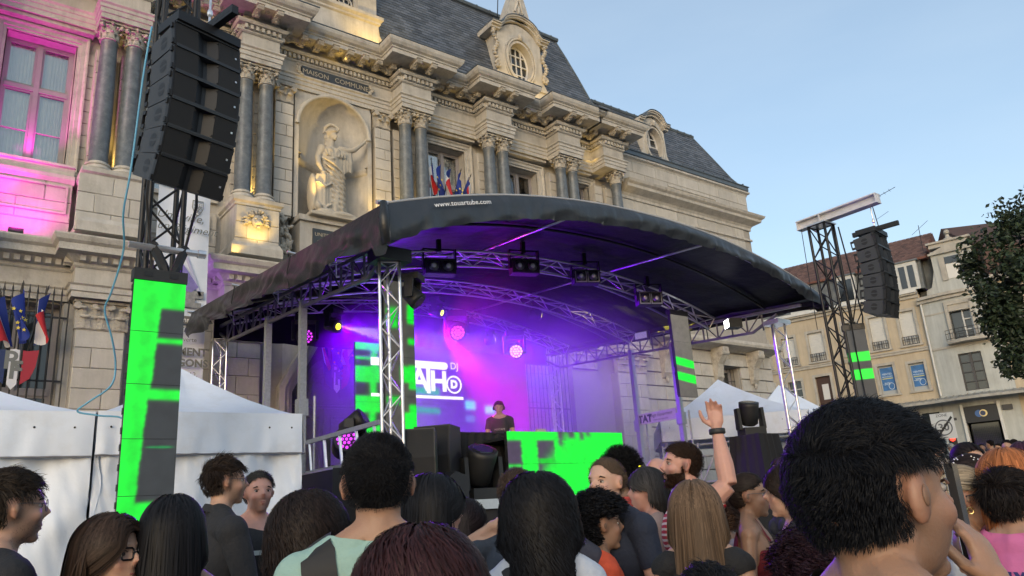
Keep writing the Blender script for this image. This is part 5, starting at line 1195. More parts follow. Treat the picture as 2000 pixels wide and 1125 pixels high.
# blue hose hanging from left array
pts=[(1.30,6.95,6.30),(1.27,7.0,5.8),(1.25,7.1,4.9),(1.25,7.3,4.5),(1.33,7.6,4.25),(1.30,7.85,3.9),(1.28,8.0,3.75),(1.38,8.1,3.5),(1.45,8.2,3.25),(1.42,8.2,3.05),(1.25,8.3,2.9),(1.18,8.35,2.82),(1.35,8.3,2.78),(1.6,8.2,2.7),(1.62,8.1,2.2)]
from mathutils.geometry import interpolate_bezier
def spline(P,k=6):
    P=[Vector(p) for p in P]; out=[]
    for i in range(len(P)-1):
        a=P[max(i-1,0)];b=P[i];c=P[i+1];d=P[min(i+2,len(P)-1)]; out+=list(interpolate_bezier(b,b+(c-a)/6,c-(d-b)/6,c,k))[:-1]
    return out+[P[-1]]
mb=MB(); mb.path(spline(pts),.009,8); tag(mb.build('cable_sheath',mat('blue_sheath',(.12,.36,.55),.6),None,True),'long pale blue cable sheath hanging from the left line array','cable')
# ------------------------------------------------------------------ tents
def tent(label,corners,ze,zp,skirt=.42,wall=False,group=None,sag=.35):
    c=sum((Vector(p) for p in corners),Vector((0,0)))/4; t=thing('marquee_tent',label,'tent',(c.x,c.y,gz(c.x,c.y)),0,group); o_=-t.location
    mb=MB(); n=18
    for i in range(4):
        a=Vector(corners[i]);b=Vector(corners[(i+1)%4]); rows=[]
        for j in range(13):
            s=j/12; row=[]
            for k in range(n+1):
                u=k/n; e=a.lerp(b,u); p=e.lerp(c,s); edge=abs(u-.5)*2; z=ze+(zp-ze)*(s**(1.0+sag*(1.2-.6*edge)))-.05*math.sin(PI*u)*(1-s)*s
                z+=.012*noise.noise(Vector((p.x*2,p.y*2,z*2)))
                row.append((p.x,p.y,z))
            rows.append(row)
        mb.rings(rows,caps=False,closed=False)
    mb.build('canopy',M_white,t,True,loc=o_)
    for i in range(4):
        a=Vector(corners[i]);b=Vector(corners[(i+1)%4]); d=(b-a).normalized(); o=Vector((d.y,-d.x)); mb=MB(); rows=[]; N2=70
        for j in range(6):
            s=j/5; rows.append([(*(a.lerp(b,k/N2)+o*(.015+.03*s+.05*s*noise.noise(Vector((k*.22,s,i))))),ze+.01-skirt*s+.012*noise.noise(Vector((k*.3,s*2,i+5)))*s) for k in range(N2+1)])
        mb.rings(rows,caps=False,closed=False); q=mb.build('valance',M_white,t,True,loc=o_)
        mb=MB(); mb.path([(*(a+o*.05),ze-skirt),(*(b+o*.05),ze-skirt)],.008,5); mb.build('hem',mat('tent_hem',(.2,.2,.22),.7),q)
        for u in (.06,.18,.82,.94): 
            e=a.lerp(b,u)+o*.035; mb=MB(); mb.ell((e.x,e.y,ze-skirt*.35),(.012,.012,.012),6,4); mb.build('eyelet',M_black,q)
        if wall:
            mb=MB(); rows=[]; g=gz(a.x,a.y)
            for j in range(26):
                s=j/25; rows.append([(*(a.lerp(b,k/N2)-o*(.02+.10*noise.noise(Vector((k*.09+s*2.2,s*3.0,i+11)))+.045*noise.noise(Vector((k*.35-s*5,s*7,i+3)))+.02*noise.noise(Vector((k*.9+s*9,s*14,i+8))))),ze-skirt*.9-(ze-skirt*.9-g)*s) for k in range(N2+1)])
            mb.rings(rows,caps=False,closed=False); mb.build('side_wall',M_white,t,True,loc=o_)
        mb=MB(); a=a.lerp(c,.06); mb.box(a.x-.03,a.x+.03,a.y-.03,a.y+.03,gz(a.x,a.y),ze-.02); mb.build('leg',M_alu,t,loc=o_)
    return t
def tc_(x0,y0,w,d,rz):
    c,s=math.cos(rz),math.sin(rz); return [(x0+c*a-s*b,y0+s*a+c*b) for a,b in ((0,0),(w,0),(w,d),(0,d))]
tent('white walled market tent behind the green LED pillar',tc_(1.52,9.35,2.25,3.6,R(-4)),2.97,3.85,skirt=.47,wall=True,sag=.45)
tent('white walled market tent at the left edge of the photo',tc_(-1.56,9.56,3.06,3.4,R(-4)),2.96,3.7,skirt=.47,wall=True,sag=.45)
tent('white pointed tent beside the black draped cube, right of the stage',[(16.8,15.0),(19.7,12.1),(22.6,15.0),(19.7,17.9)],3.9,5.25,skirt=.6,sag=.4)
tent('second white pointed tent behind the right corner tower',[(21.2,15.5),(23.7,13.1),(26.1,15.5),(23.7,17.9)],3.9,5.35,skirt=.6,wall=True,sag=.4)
# ------------------------------------------------------------------ banner on the facade
bn=thing('event_banner','tall white fabric banner with crest and regiment lettering on the facade','banner',(4.6,18.9,4.5))
M_ban=mat('banner_cloth',(.62,.66,.74),.7,var=.05,vscale=3,bump=.01,bscale=4)
mb=MB(); rows=[]
for j in range(31):
    s=j/30; rows.append([(-.62+1.24*k/16+.04*s,.10*noise.noise(Vector((k*.12,s*3,0))),5.5-5.6*s) for k in range(17)])
mb.rings(rows,caps=False,closed=False); b_=mb.build('cloth',M_ban,bn,True)
def bt_(t,x,z,s,m=M_black,**k): lettering(t,s,m,b_,(x,-.09,z),**k)
M_gtxt=mat('banner_grey_print',(.16,.17,.16),.8)
bt_('Une ville,',-.1,4.72,.30,M_gtxt,shear=.35); bt_('un Régiment',.08,4.42,.28,M_gtxt,shear=.35)
bt_('Les 10 ans de',.0,2.1,.17,M_text_white); bt_('notre',.05,1.88,.26,M_gtxt,shear=.3); bt_('découverte',.1,1.62,.15,M_gtxt)
bt_('REGIMENT',.1,1.32,.25,M_gtxt,bold=.01); bt_('DRAGONS',.12,1.05,.25,M_gtxt,bold=.01); bt_('dates les 12,',.1,.78,.16,M_gtxt); bt_('13 juin 2026',.12,.58,.16,M_gtxt)
mb=MB(); mb.box(-.55,.55,-.085,-.08,2.0,2.2); mb.build('print_band',mat('banner_dark_print',(.12,.12,.11),.8),b_)
mb=MB(); sh=[(-.13,.2),(.13,.2),(.14,0),(.08,-.15),(0,-.23),(-.08,-.15),(-.14,0)]; mb.rings([[(x*1.0+.3,-.09,z*1.0+5.02) for x,z in sh],[(x*.86+.3,-.095,z*.86+5.02) for x,z in sh]],caps=False)
for k in range(26): mb.ell((.3+random.uniform(-.09,.09),-.092,5.02+random.uniform(-.13,.14)),(.012,.004,.012),5,4)
for k in range(5): mb.path([(.3,-.092,4.9),(.3+(k-2)*.03,-.095,5.02),(.3+(k-2)*.045,-.092,5.12)],.006,4)
mb.build('crest',M_gtxt,b_)
mb=MB(); mb.add([(.0,-.088,3.55),(.42,-.088,2.95),(.25,-.088,2.8),(-.15,-.088,2.9),(-.12,-.088,3.35)],[(0,4,3,2,1)]); mb.build('printed_flag',mat('banner_violet',(.2,.17,.42),.8,var=.3,vscale=6),b_)
mb=MB(); mb.add([(-.1,-.087,4.1),(.02,-.087,4.0),(.5,-.087,2.75),(.44,-.087,2.72)],[(0,3,2,1)]); mb.build('printed_ray',mat('banner_pale_violet',(.42,.42,.58),.8),b_)
mb=MB(); mb.box(-.3,.5,-.089,-.084,2.42,2.55); mb.box(-.1,.35,-.089,-.084,2.55,2.66); mb.box(-.5,.05,-.089,-.084,2.6,2.63); mb.box(-.55,.55,-.087,-.082,2.66,2.85); mb.build('printed_tank',mat('banner_tank',(.22,.22,.22),.8,var=.5,vscale=10),b_)
mb=MB(); mb.tube((-.7,0,5.52),(.72,0,5.52),.02,8); mb.build('top_pole',M_alu,bn)
# ------------------------------------------------------------------ flags
BLUE=(.012,.03,.20); RED=(.42,.012,.02); WHT=(.6,.6,.62)
def flag_mat(kind):
    n='flag_'+kind
    if n in _mats: return _mats[n]
    m=bpy.data.materials.new(n); m.use_nodes=True; nt=m.node_tree; N=nt.nodes; L=nt.links; b=N['Principled BSDF']; b.inputs['Roughness'].default_value=.7
    if kind=='eu': b.inputs['Base Color'].default_value=(.012,.035,.26,1)
    else:
        a=N.new('ShaderNodeAttribute'); a.attribute_name='uvx'; r=N.new('ShaderNodeValToRGB'); r.color_ramp.interpolation='CONSTANT'; e=r.color_ramp.elements
        e[0].color=(*BLUE,1); e[1].position=.34; e[1].color=(*WHT,1); x=e.new(.67); x.color=(*RED,1); L.new(a.outputs['Fac'],r.inputs[0]); L.new(r.outputs[0],b.inputs['Base Color'])
    _mats[n]=m; return m
def flag(label,base,top,length,kind,hang=(0.25,-.1),group=None,pr=.015,w=.16,seed=0):
    """pole from base to top; cloth hangs in folds from the upper pole"""
    t=thing('flag',label,'flag',base,0,group); A=Vector((0,0,0)); B=Vector(top)-Vector(base)
    mb=MB(); mb.tube(A,B,pr,8); mb.build('pole',M_iron,t); mb=MB(); mb.tube(B,B+(B-A).normalized()*.1,.028,8,.004); mb.build('finial',M_iron,t)
    nu,nv=26,16; vs_=[]; at_=[]
    for j in range(nv+1):
        v=j/nv
        for i in range(nu+1):
            u=i/nu; P=B.lerp(A,.03+.30*(1-u)*.0+ .02+ u*.0+v*.0); 
            # cloth bunches: hoist runs along pole, fly hangs down
            P=B.lerp(A,.04+.62*v*(1-u)) ; fall=length*u*(.55+.45*v)
            a=u*9+seed; P=P+Vector((w*(math.sin(a)*.35+ (v-.5)*1.1*u**.5),-.05+.09*math.cos(a)*u,-fall*(1-.15*math.sin(a*.5)**2)))
            vs_.append(P); at_.append(u if kind!='fr2' else u)
    f=[(j*(nu+1)+i,j*(nu+1)+i+1,(j+1)*(nu+1)+i+1,(j+1)*(nu+1)+i) for j in range(nv) for i in range(nu)]
    me=bpy.data.meshes.new('cloth'); me.from_pydata(vs_,[],f); me.materials.append(flag_mat('eu' if kind=='eu' else 'fr')); ua=me.attributes.new('uvx','FLOAT','POINT'); ua.data.foreach_set('value',at_)
    for p in me.polygons: p.use_smooth=True
    o=put('cloth',me,t)
    if kind=='eu':
        mb=MB(); 
        for k,(uu,vv) in enumerate(((6,9),(9,6),(13,4),(17,8),(20,11),(22,5),(12,12))):
            c=vs_[vv*(nu+1)+uu]+Vector((0,-.03,0)); s_=.05; pts=[(c.x+s_*(1 if q%2==0 else .42)*math.sin(q*PI/5),c.y-.01,c.z+s_*(1 if q%2==0 else .42)*math.cos(q*PI/5)) for q in range(10)]; mb.add(pts,[tuple(range(9,-1,-1))])
        mb.build('star',mat('star_gold',(.75,.6,.08),.6),o)
    return t
flag('European flag with gold stars beside the grilled window at far left',(1.55,20.0,5.3),(1.45,19.5,7.25),1.15,'eu',seed=0,w=.26)
flag('French flag hanging right of the European flag at the grilled window',(1.62,20.0,5.3),(1.93,19.5,7.2),1.2,'fr',seed=1.3,w=.22)
flag('French flag cut by the left photo edge at the grilled window',(1.5,20.0,5.3),(1.05,19.5,7.0),1.15,'fr',seed=2.2,w=.22)
flag('French flag left of the shield over the town hall door',(9.1,20.6,5.5),(8.75,19.8,6.95),1.15,'fr',seed=.4,w=.18)
flag('European flag directly above the shield over the door',(9.15,20.6,5.5),(9.1,19.75,6.95),1.15,'eu',seed=1.4,w=.26)
flag('French flag right of the European flag above the door shield',(9.2,20.6,5.5),(9.45,19.8,6.95),1.2,'fr',seed=2.0,w=.2)
flag('European flag half hidden by the left edge of the LED wall',(9.25,20.6,5.5),(9.95,19.8,6.9),.9,'eu',seed=2.8,w=.2)
for i,(x,z,k,lab) in enumerate(((12.62,13.25,'fr','leftmost flag at the window behind the stage roof'),(12.92,13.25,'eu','European flag second from left at the window above the stage roof'),(13.32,13.15,'fr','French flag third from left at the window above the stage roof'),(13.8,13.1,'eu','European flag fourth from left at the window above the stage roof'),(14.2,13.0,'fr','rightmost flag at the window above the stage roof'))):
    flag(lab,(x*.5+6.7,20.7,11.5),(x,20.0,z),1.15,k,seed=i,w=.2,group='flags at the balcony window')
def shield(label,x,y,z,s):
    t=thing('shield',label,'shield',(x,y,z)); out=[(-.5,.42),(-.25,.38),(0,.42),(.25,.38),(.5,.42),(.46,0),(.36,-.3),(0,-.58),(-.36,-.3),(-.46,0)]
    def clip(x0,x1):
        P=[(px,pz) for px,pz in out]; res=[]
        for lim,sg in ((x0,1),(x1,-1)):
            res=[]; n=len(P)
            for i in range(n):
                a=P[i];b=P[(i+1)%n]; ia=(a[0]-lim)*sg>=0; ib=(b[0]-lim)*sg>=0
                if ia: res.append(a)
                if ia!=ib: u=(lim-a[0])/(b[0]-a[0]); res.append((lim,a[1]+(b[1]-a[1])*u))
            P=res
        return P
    for a,b,c,n in ((-.51,-.17,(.012,.025,.10),'blue'),(-.17,.17,(.62,.62,.64),'white'),(.17,.51,(.33,.015,.03),'red')):
        mb=MB(); P=[(p*s,q*s) for p,q in clip(a,b)]; mb.prism(P[::-1] ,-.03,0); mb.build(n+'_field',mat('shield_'+n,c,.5),t)
    m=M_gtxt; lettering('R',.62*s,m,t,(-.04*s,-.036,.12*s),bold=.012); t.children[-1].scale=(.6,1,1)
    lettering('F',.62*s,m,t,(.05*s,-.037,-.12*s),bold=.012); t.children[-1].scale=(.6,1,1)
    return t
shield('tricolour shield with letters RF below the flags at far left',1.45,19.6,5.42,.9)
shield('tricolour shield with letters RF over the town hall door',9.2,20.0,5.7,.85)
# ------------------------------------------------------------------ facade uplights (real fixtures standing on the ledges)
def uplight(x,y,z,tx,ty,tz,e,col,ang=70,name=None):
    spot('facade_uplight',(x,y,z),(tx,ty,tz),e,col,ang,.7,.08)
YL=(1.0,.62,.13)
for a,b in PIERS: uplight((a+b)/2,20.30,10.62,(a+b)/2,20.3,14.0,75,YL,60)
uplight(6.0,19.3,8.65,6.4,19.5,9.9,12,YL,90); uplight(7.2,19.9,10.5,7.6,20.3,13.5,45,YL,50)
uplight(8.3,19.7,10.6,9.0,20.7,14.9,130,YL,46); uplight(10.2,19.75,10.6,11.1,20.3,12.0,50,YL,70); uplight(6.62,18.9,9.0,6.6,19.6,9.8,26,YL,90)
uplight(17.5,19.4,16.9,17.5,20.8,18.4,70,YL,100); uplight(10.9,19.6,16.9,10.8,20.8,18.6,80,YL,100); uplight(20.2,19.9,14.9,20.4,20.4,16.0,5,YL,90); uplight(9.5,19.9,16.0,9.0,20.2,16.3,3,YL,100)
PK=(1.0,.02,.62)
uplight(0.2,19.55,8.75,0.9,20.5,14.0,340,PK,80); uplight(1.2,19.5,8.7,1.2,20.3,9.9,75,PK,140); uplight(1.3,20.55,10.8,1.3,20.9,14.5,90,PK,110); uplight(-1.0,19.4,8.7,0.0,20.3,15.0,200,PK,80)
uplight(4.5,19.4,7.2,5.8,20.0,8.3,30,(.55,.2,1),90)
for i,(x,z) in enumerate(((0.2,8.66),(1.2,8.62),(-1.0,8.62))):
    t=thing('facade_floodlight',('small black floodlight on the string course directly under the pink window mullion','small black floodlight on the string course nearest the marble columns','small black floodlight on the string course furthest from the marble columns')[i],'floodlight',(x,19.85,z-.05),0,'floodlights under the pink window'); mb=MB(); mb.box(-.15,.15,-.06,.06,0,.1); mb.build('housing',M_blackp,t); mb=MB(); mb.box(-.13,.13,-.05,.05,.101,.105); mb.build('lens',emis('pink',(1,.05,.6),4),t)
# ------------------------------------------------------------------ statue of a helmeted goddess in the niche
def remesh(mb_list,vox,smooth_it=3,name='body'):
    v=[];f=[];n=0
    for m_ in mb_list: v+=m_.v; f+=[tuple(i+n for i in q) for q in m_.f]; n+=m_.n
    me=bpy.data.meshes.new(name); me.from_pydata(v,[],f); o=bpy.data.objects.new(name,me); COL.objects.link(o)
    md=o.modifiers.new('r','REMESH'); md.mode='VOXEL'; md.voxel_size=vox
    if smooth_it: sm=o.modifiers.new('s','SMOOTH'); sm.iterations=smooth_it; sm.factor=.5
    dg=bpy.context.evaluated_depsgraph_get(); dg.update(); m2=bpy.data.meshes.new_from_object(o.evaluated_get(dg)); bpy.data.objects.remove(o); bpy.data.meshes.remove(me); m2.name=name
    for p in m2.polygons: p.use_smooth=True
    return m2
def statue():
    t=thing('statue','carved stone helmeted woman statue with outstretched arm in the facade niche','statue',(9.2,20.45,10.45)); p=MB()
    # robe: folded loft
    rr=[]; n=72
    for k in range(30):
        z=0.12+2.05*k/29; u=k/29; w=.46-.12*u-.08*math.sin(u*PI); dd=.32-.07*u
        if u>.72: w=.30-.02*(u-.72)*10*.3; dd=.21
        row=[]
        for i in range(n):
            a=2*PI*i/n; fo=1+ (.085*(1-u*.75))*math.sin(a*11+u*5.5*math.sin(a)+2*u)+.04*math.sin(a*23+u*9); row.append((w*math.cos(a)*fo+.05*math.sin(u*PI)+.0,dd*math.sin(a)*fo,z))
        rr.append(row)
    p.rings(rr)
    p.ell((.02,0,2.22),(.27,.17,.26)); p.ell((-.09,-.15,2.26),(.1,.09,.1)); p.ell((.12,-.15,2.26),(.1,.09,.1))
    p.path([(0,0,2.35),(.02,-.02,2.65)],.08,10,[.1,.08]); p.ell((.05,-.05,2.78),(.115,.135,.16)); p.ell((.1,-.18,2.75),(.03,.03,.05),8,6); p.ell((.07,-.15,2.67),(.05,.04,.05),8,6)
    # helmet, visor and crest
    p.ell((.03,-.01,2.9),(.145,.17,.15)); p.path([(.17,-.14,2.9),(.06,-.2,2.93),(-.06,-.15,2.9)],.025,6)
    p.path([(.18,-.16,2.98),(.12,-.06,3.14),(0,.02,3.2),(-.12,.08,3.1),(-.17,.1,2.88)],.05,8,[.03,.05,.06,.055,.03])
    for k in range(12): p.ell((-.08+.02*math.sin(k*2),.06+.03*math.cos(k*3),2.82-.035*k),(.07,.06,.04),7,5)
    # arm stretched to the right, drapery hanging from it
    p.path([(.22,0,2.42),(.52,-.1,2.42),(.62,-.12,2.45),(.95,-.18,2.80)],.08,10,[.12,.085,.08,.05]); p.ell((1.02,-.2,2.86),(.09,.05,.05)); p.path([(.98,-.2,2.84),(1.1,-.22,2.85)],.02,6); p.path([(.98,-.18,2.88),(1.11,-.2,2.89)],.02,6)
    for k in range(9):
        x=.2+.045*k; p.path([(x,-.06-.02*(k%2),2.44),(x+.02,-.09-.03*(k%2),2.0),(x+.03,-.06-.02*(k%2),1.45+.05*k-.12*(k>6))],.035,6,[.045,.05,.03])
    for k in range(8):    # diagonal swags of the mantle
        z=1.9-.17*k; p.path([(-.28+.02*k,-.2,z+.05),(-.05,-.31+.005*k,z-.12),(.2,-.29,z-.32),(.36,-.18,z-.52)],.035,6,[.03,.045,.04,.025])
    for k in range(7): p.path([(-.2+.09*k,-.2,2.25),(-.18+.085*k,-.22,2.05)],.025,6)
    p.path([(-.3,-.06,1.98),(0,-.23,1.98),(.28,-.08,1.98)],.035,6)
    # lowered arm resting on a bundle and shield
    p.path([(-.24,0,2.4),(-.38,-.06,2.0),(-.40,-.16,1.75),(-.33,-.24,1.5)],.07,10,[.11,.085,.075,.05]); p.ell((-.31,-.27,1.44),(.07,.06,.06))
    for k in range(5): p.path([(-.47+.085*k,-.32+.03*abs(k-2),.15),(-.45+.08*k,-.30+.03*abs(k-2),1.38)],.05,8)
    p.path([(-.5,-.34,1.1),(-.3,-.38,.95),(-.1,-.34,1.12)],.03,6); p.path([(-.5,-.34,.45),(-.3,-.38,.3),(-.1,-.34,.47)],.03,6)
    p.ell((-.56,-.1,.8),(.1,.25,.62)); p.ell((-.25,-.38,.15),(.3,.16,.13)); p.ell((.15,-.4,.12),(.42,.2,.12)); p.ell((.55,-.35,.1),(.2,.13,.08)); p.ell((.45,-.3,.2),(.16,.1,.06)); p.ell((-.5,-.42,.3),(.09,.09,.11)); p.box(-.75,.85,-.55,.35,-.02,.1)
    for v_ in range(len(p.v)): pass
    me=remesh([p],.022,1,'figure'); me.materials.append(mat('statue_stone',(.44,.40,.335),.8,var=.1,vscale=5,bump=.006,bscale=30,dirt=((.18,.16,.135),5,.5))); fo=put('figure',me,t); fo.scale=(1.16,1.1,1.06)
statue()
# ------------------------------------------------------------------ corner building beyond the square
S4=4/3
cb_=thing('corner_building','beige terraced building with grey rounded corner pavilion and red tiled mansard','building',(51.35,22.36,-.533),R(-75.6)); cb_.scale=(S4,S4,S4)
def B(mb,name,m,smooth=False,parent=None,kind=None):
    o=mb.build(name,m,parent or cb_,smooth)
    if kind: o['kind']=kind
    return o
M_bei=mat('beige_render',(.45,.385,.29),.85,var=.12,vscale=.5,streak=.15,bump=.004,bscale=12,dirt=((.25,.21,.16),.6,.4))
M_gry=mat('grey_render',(.42,.44,.43),.85,var=.12,vscale=.6,streak=.2,dirt=((.22,.22,.21),.8,.45))
M_trimg=mat('pale_window_trim',(.40,.38,.34),.8,var=.15,vscale=2,streak=.2,dirt=((.2,.19,.17),1.5,.5))
M_shut=mat('roller_shutter',(.55,.56,.55),.6,var=.06,vscale=3)
M_tile=mat('red_tiles',(.13,.068,.052),.8,var=.3,vscale=2.0,attr='var',attr_mul=.4)
M_mans=mat('old_slate',(.10,.11,.115),.7,var=.45,vscale=1.6,dirt=((.28,.28,.26),1.2,.5))
holes=[(-.98,-.28,8.35,10.05),(-2.38,-1.68,8.35,10.05),(-3.68,-2.98,8.35,10.02),(-5.5,-4.75,8.3,9.85),(-6.95,-6.25,8.3,9.82),(-8.4,-7.7,8.3,9.8),
 (-.98,-.3,6.1,7.45),(-2.4,-1.7,6.1,7.55),(-5.5,-4.75,5.8,7.5),(-6.95,-6.25,5.8,7.45),(-8.4,-7.7,5.8,7.4)]
mb=MB()
for a,b,c,d in wall_rects(-12,0.12,5.6,10.8,holes): mb.box(a,b,0,.4,c,d)
B(mb,'wall',M_bei)
mb=MB(); mb.box(-12,.12,.02,.4,1.2,5.6); B(mb,'ground_wall',M_gry)
mb=MB(); mb.box(-12,.1,.38,8,1.2,10.8); mb.box(.1,3.1,1.0,8,1.2,10.4); B(mb,'core',mat('dark_interior',(.03,.03,.035),.8))
for z0,z1,o in ((7.98,8.1,.08),(8.1,8.16,.12),(10.62,10.78,.1),(10.78,10.86,.25),(10.86,11.0,.32)):
    mb=MB(); mb.box(-12,.1,-o,.05,z0,z1); B(mb,'cornice_band',M_trimg if z0<10.8 else mat('white_gutter',(.55,.56,.55),.6,var=.1,vscale=3))
def bwin(a,b,c,d,kind,y=0.0,nx=2):
    mb=MB(); t=.13
    mb.box(a-t,a,y-.05,y+.1,c,d+t); mb.box(b,b+t,y-.05,y+.1,c,d+t); mb.box(a,b,y-.05,y+.1,d,d+t); mb.box(a-t-.04,b+t+.04,y-.1,y+.1,c-.08,c-.002); w=B(mb,'window',M_trimg)
    if kind=='shutter':
        zz=c+.0
        for k in range(int((d-zz)/.06)): q=MB() if False else None
        s=MB(); n=int((d-zz)/.07)
        for k in range(n): s.box(a,b,y+.10-.012*(k%2),y+.14,zz+(d-zz)*k/n+.002,zz+(d-zz)*(k+1)/n-.004)
        stuff(s.build('roller_shutter',M_shut,w))
    elif kind=='poster':
        s=MB(); s.box(a,b,y+.12,y+.14,c,d); s.build('pane',mat('pale_shop',(.35,.38,.4),.3),w)
        s=MB(); s.box(a+.06,b-.04,y+.10,y+.115,c+.22,d-.1); p=s.build('poster',mat('blue_poster',(.035,.14,.36),.6,var=.35,vscale=2.5),w)
        cx=(a+b)/2; wm=mat('poster_white',(.6,.7,.75),.6)
        lettering('VENTES',.13,wm,p,(cx,y+.095,d-.42)); lettering('PRIVILEGIEES',.085,wm,p,(cx,y+.095,d-.55)); lettering('-20%',.17,wm,p,(cx-.1,y+.095,c+.55),shear=.2)
        s=MB(); s.path([(cx+.12+.13*math.cos(t_),y+.096,c+.42+.16*math.sin(t_)) for t_ in np.linspace(0,2*PI,16)],.012,4); s.build('poster_ring',wm,p)
        s=MB(); s.box(a+.1,b-.1,y+.094,y+.1,d-.66,d-.62); s.build('poster_line',mat('poster_yellow',(.5,.5,.15),.6),p)
    elif kind=='glass':
        s=MB(); s.box(a,b,y+.16,y+.17,c,d); s.build('pane',M_dkglass,w)
        s=MB(); f=.045
        for x in [a+(b-a)*k/nx for k in range(nx+1)]: s.box(max(a,x-f/2),min(b,x+f/2),y+.11,y+.15,c,d)
        for z in [c+(d-c)*k/4 for k in range(5)]: s.box(a,b,y+.12,y+.145,max(c,z-.02),min(d,z+.02))
        stuff(s.build('glazing_bars',mat('white_sash',(.55,.56,.56),.5),w))
    elif kind=='door':
        s=MB(); s.box(a,b,y+.12,y+.15,c,d); q=s.build('door_leaf',mat('brown_door',(.05,.025,.02),.6),w); s=MB(); s.box((a+b)/2-.13,(a+b)/2+.2,y+.10,y+.115,c+.5,d-.4); s.build('paper_notice',mat('paper',(.55,.56,.57),.8),w)
    return w
def rail(a,b,c,d,y,parent,n=7):
    mb=MB(); 
    for z in (c,d,(c+d)/2+.05): mb.box(a,b,y-.015,y+.01,z-.012,z+.012)
    for k in range(n+1): x=a+(b-a)*k/n; mb.box(x-.01,x+.01,y-.012,y+.008,c,d)
    mb.box((a+b)/2-.1,(a+b)/2-.08,y-.02,y,c,d); mb.box((a+b)/2+.08,(a+b)/2+.1,y-.02,y,c,d); stuff(mb.build('railing',M_iron,parent))
for i,(a,b,c,d) in enumerate(holes):
    k='shutter' if i<5 else 'glass'
    if i==2: k='glass'
    if i in (6,7): k='poster'
    if i in (8,): k='door'
    w=bwin(a,b,c,d,k)
    if i<6: rail(a-.02,b+.02,c+.03,c+.42,-.06,w)
# mansard and tiled roof
mb=MB(); mb.rings([[(x,-.18,11.0),(x,.15,12.5),(x,.3,12.62),(x,4,12.62),(x,4,11.0)] for x in (-12,.5)],closed=True); B(mb,'mansard',M_mans)
v,f,var=slates(lambda z:-12.0,lambda z:.8,[(.05,12.6),(4.2,14.9)],w=.22,ex=.28); me=bpy.data.meshes.new('tiles'); me.from_pydata(v,[],f); me.materials.append(M_tile); a_=me.attributes.new('var','FLOAT','FACE'); a_.data.foreach_set('value',var); stuff(put('roof_tiles',me,cb_))
mb=MB(); mb.rings([[(x,0.1,12.55),(x,4.2,14.87),(x,8,12.5)] for x in (-12,.8)],closed=True); mb.box(-12,.8,-.0,.1,12.5,12.62); B(mb,'tile_roof',mat('tile_under',(.14,.06,.045),.9))
for cx in (-3.1,-5.6,-8.2,-.15):
    mb=MB(); mb.box(cx-.5,cx+.5,-.22,.8,11.0,12.45); d=B(mb,'roof_dormer',mat('white_dormer',(.5,.51,.5),.7,var=.1,vscale=3)); 
    for s in (-1,1):
        w_=MB(); w_.box(cx+s*.2-.14,cx+s*.2+.14,-.235,-.222,11.12,12.25); w_.build('pane',M_dkglass,d)
    w_=MB(); w_.box(cx-.6,cx+.6,-.3,.9,12.45,12.52); w_.build('dormer_cap',M_zinc,d)
mb=MB(); mb.box(.1,3.2,1.2,4,10.4,12.7); mb.box(.1,1.0,.75,4,10.4,12.6); B(mb,'rear_mansard',M_mans)
# pavilion: gently bowed front
def bow(x): return -.28*math.sin(PI*min(max((x-.1)/3.1,0),1))-.12
def bowbox(mb,a,b,z0,z1,o=0.0,th=.5,n=8):
    xs=[a+(b-a)*i/n for i in range(n+1)]; mb.rings([[(x,bow(x)-o,z0),(x,bow(x)-o,z1),(x,bow(x)+th,z1),(x,bow(x)+th,z0)] for x in xs],closed=True)
mb=MB()
for a,b,c,d in wall_rects(.1,3.2,5.6,10.2,[(1.3,2.2,8.12,9.85),(1.25,2.2,5.75,7.5)]): bowbox(mb,a,b,c,d,n=6)
for a,b,c,d in wall_rects(.1,3.2,1.2,5.6,[(.95,2.35,1.2,5.05)]): bowbox(mb,a,b,c,d,n=6)
B(mb,'pavilion_wall',M_gry)
mb=MB(); bowbox(mb,.0,3.3,10.2,10.36,.12); bowbox(mb,.05,3.25,10.36,10.5,.25); bowbox(mb,.1,3.2,9.55,9.62,.03); bowbox(mb,.1,3.2,7.85,7.95,.05); B(mb,'pavilion_cornice',M_trimg)
mb=MB(); 
for a,b in ((1.15,1.3),(2.2,2.35)): mb.box(a,b,bow(1.75)-.08,bow(1.75)+.2,8.1,10.0)
mb.box(1.15,2.35,bow(1.75)-.08,bow(1.75)+.2,9.86,10.05); mb.box(1.3,2.2,bow(1.75)-.02,bow(1.75)+.2,9.6,9.86); B(mb,'french_window_trim',M_trimg)
yb=bow(1.75)
w=MB(); w.box(1.3,2.2,yb+.3,yb+.32,8.1,9.6); w=B(w,'french_window',M_dkglass); s=MB(); s.box(1.78,1.84,yb+.2,yb+.26,8.1,9.6); s.box(2.12,2.2,yb+.2,yb+.26,8.1,9.6)
for z in (8.1,8.6,9.1,9.54): s.box(1.84,2.12,yb+.21,yb+.25,z,z+.05)
s.build('sash',mat('white_sash'),w)
mb=MB(); mb.rings([[(1.0+1.95*i/10,yb-.75*math.sin(PI*(.12+.76*i/10))**.5+.12,z) for z in (7.98,8.12)]+[(1.0+1.95*i/10,yb+.2,z) for z in (8.12,7.98)] for i in range(11)],closed=True); bl=B(mb,'balcony',M_trimg)
mb=MB(); P=[(1.0+1.95*i/10,yb-.72*math.sin(PI*(.12+.76*i/10))**.5+.14) for i in range(11)]
for z in (8.2,8.45,8.62): mb.path([(x,y,z) for x,y in P],.014,5)
for i in range(11): mb.tube((*P[i],8.12),(*P[i],8.63),.012,5)
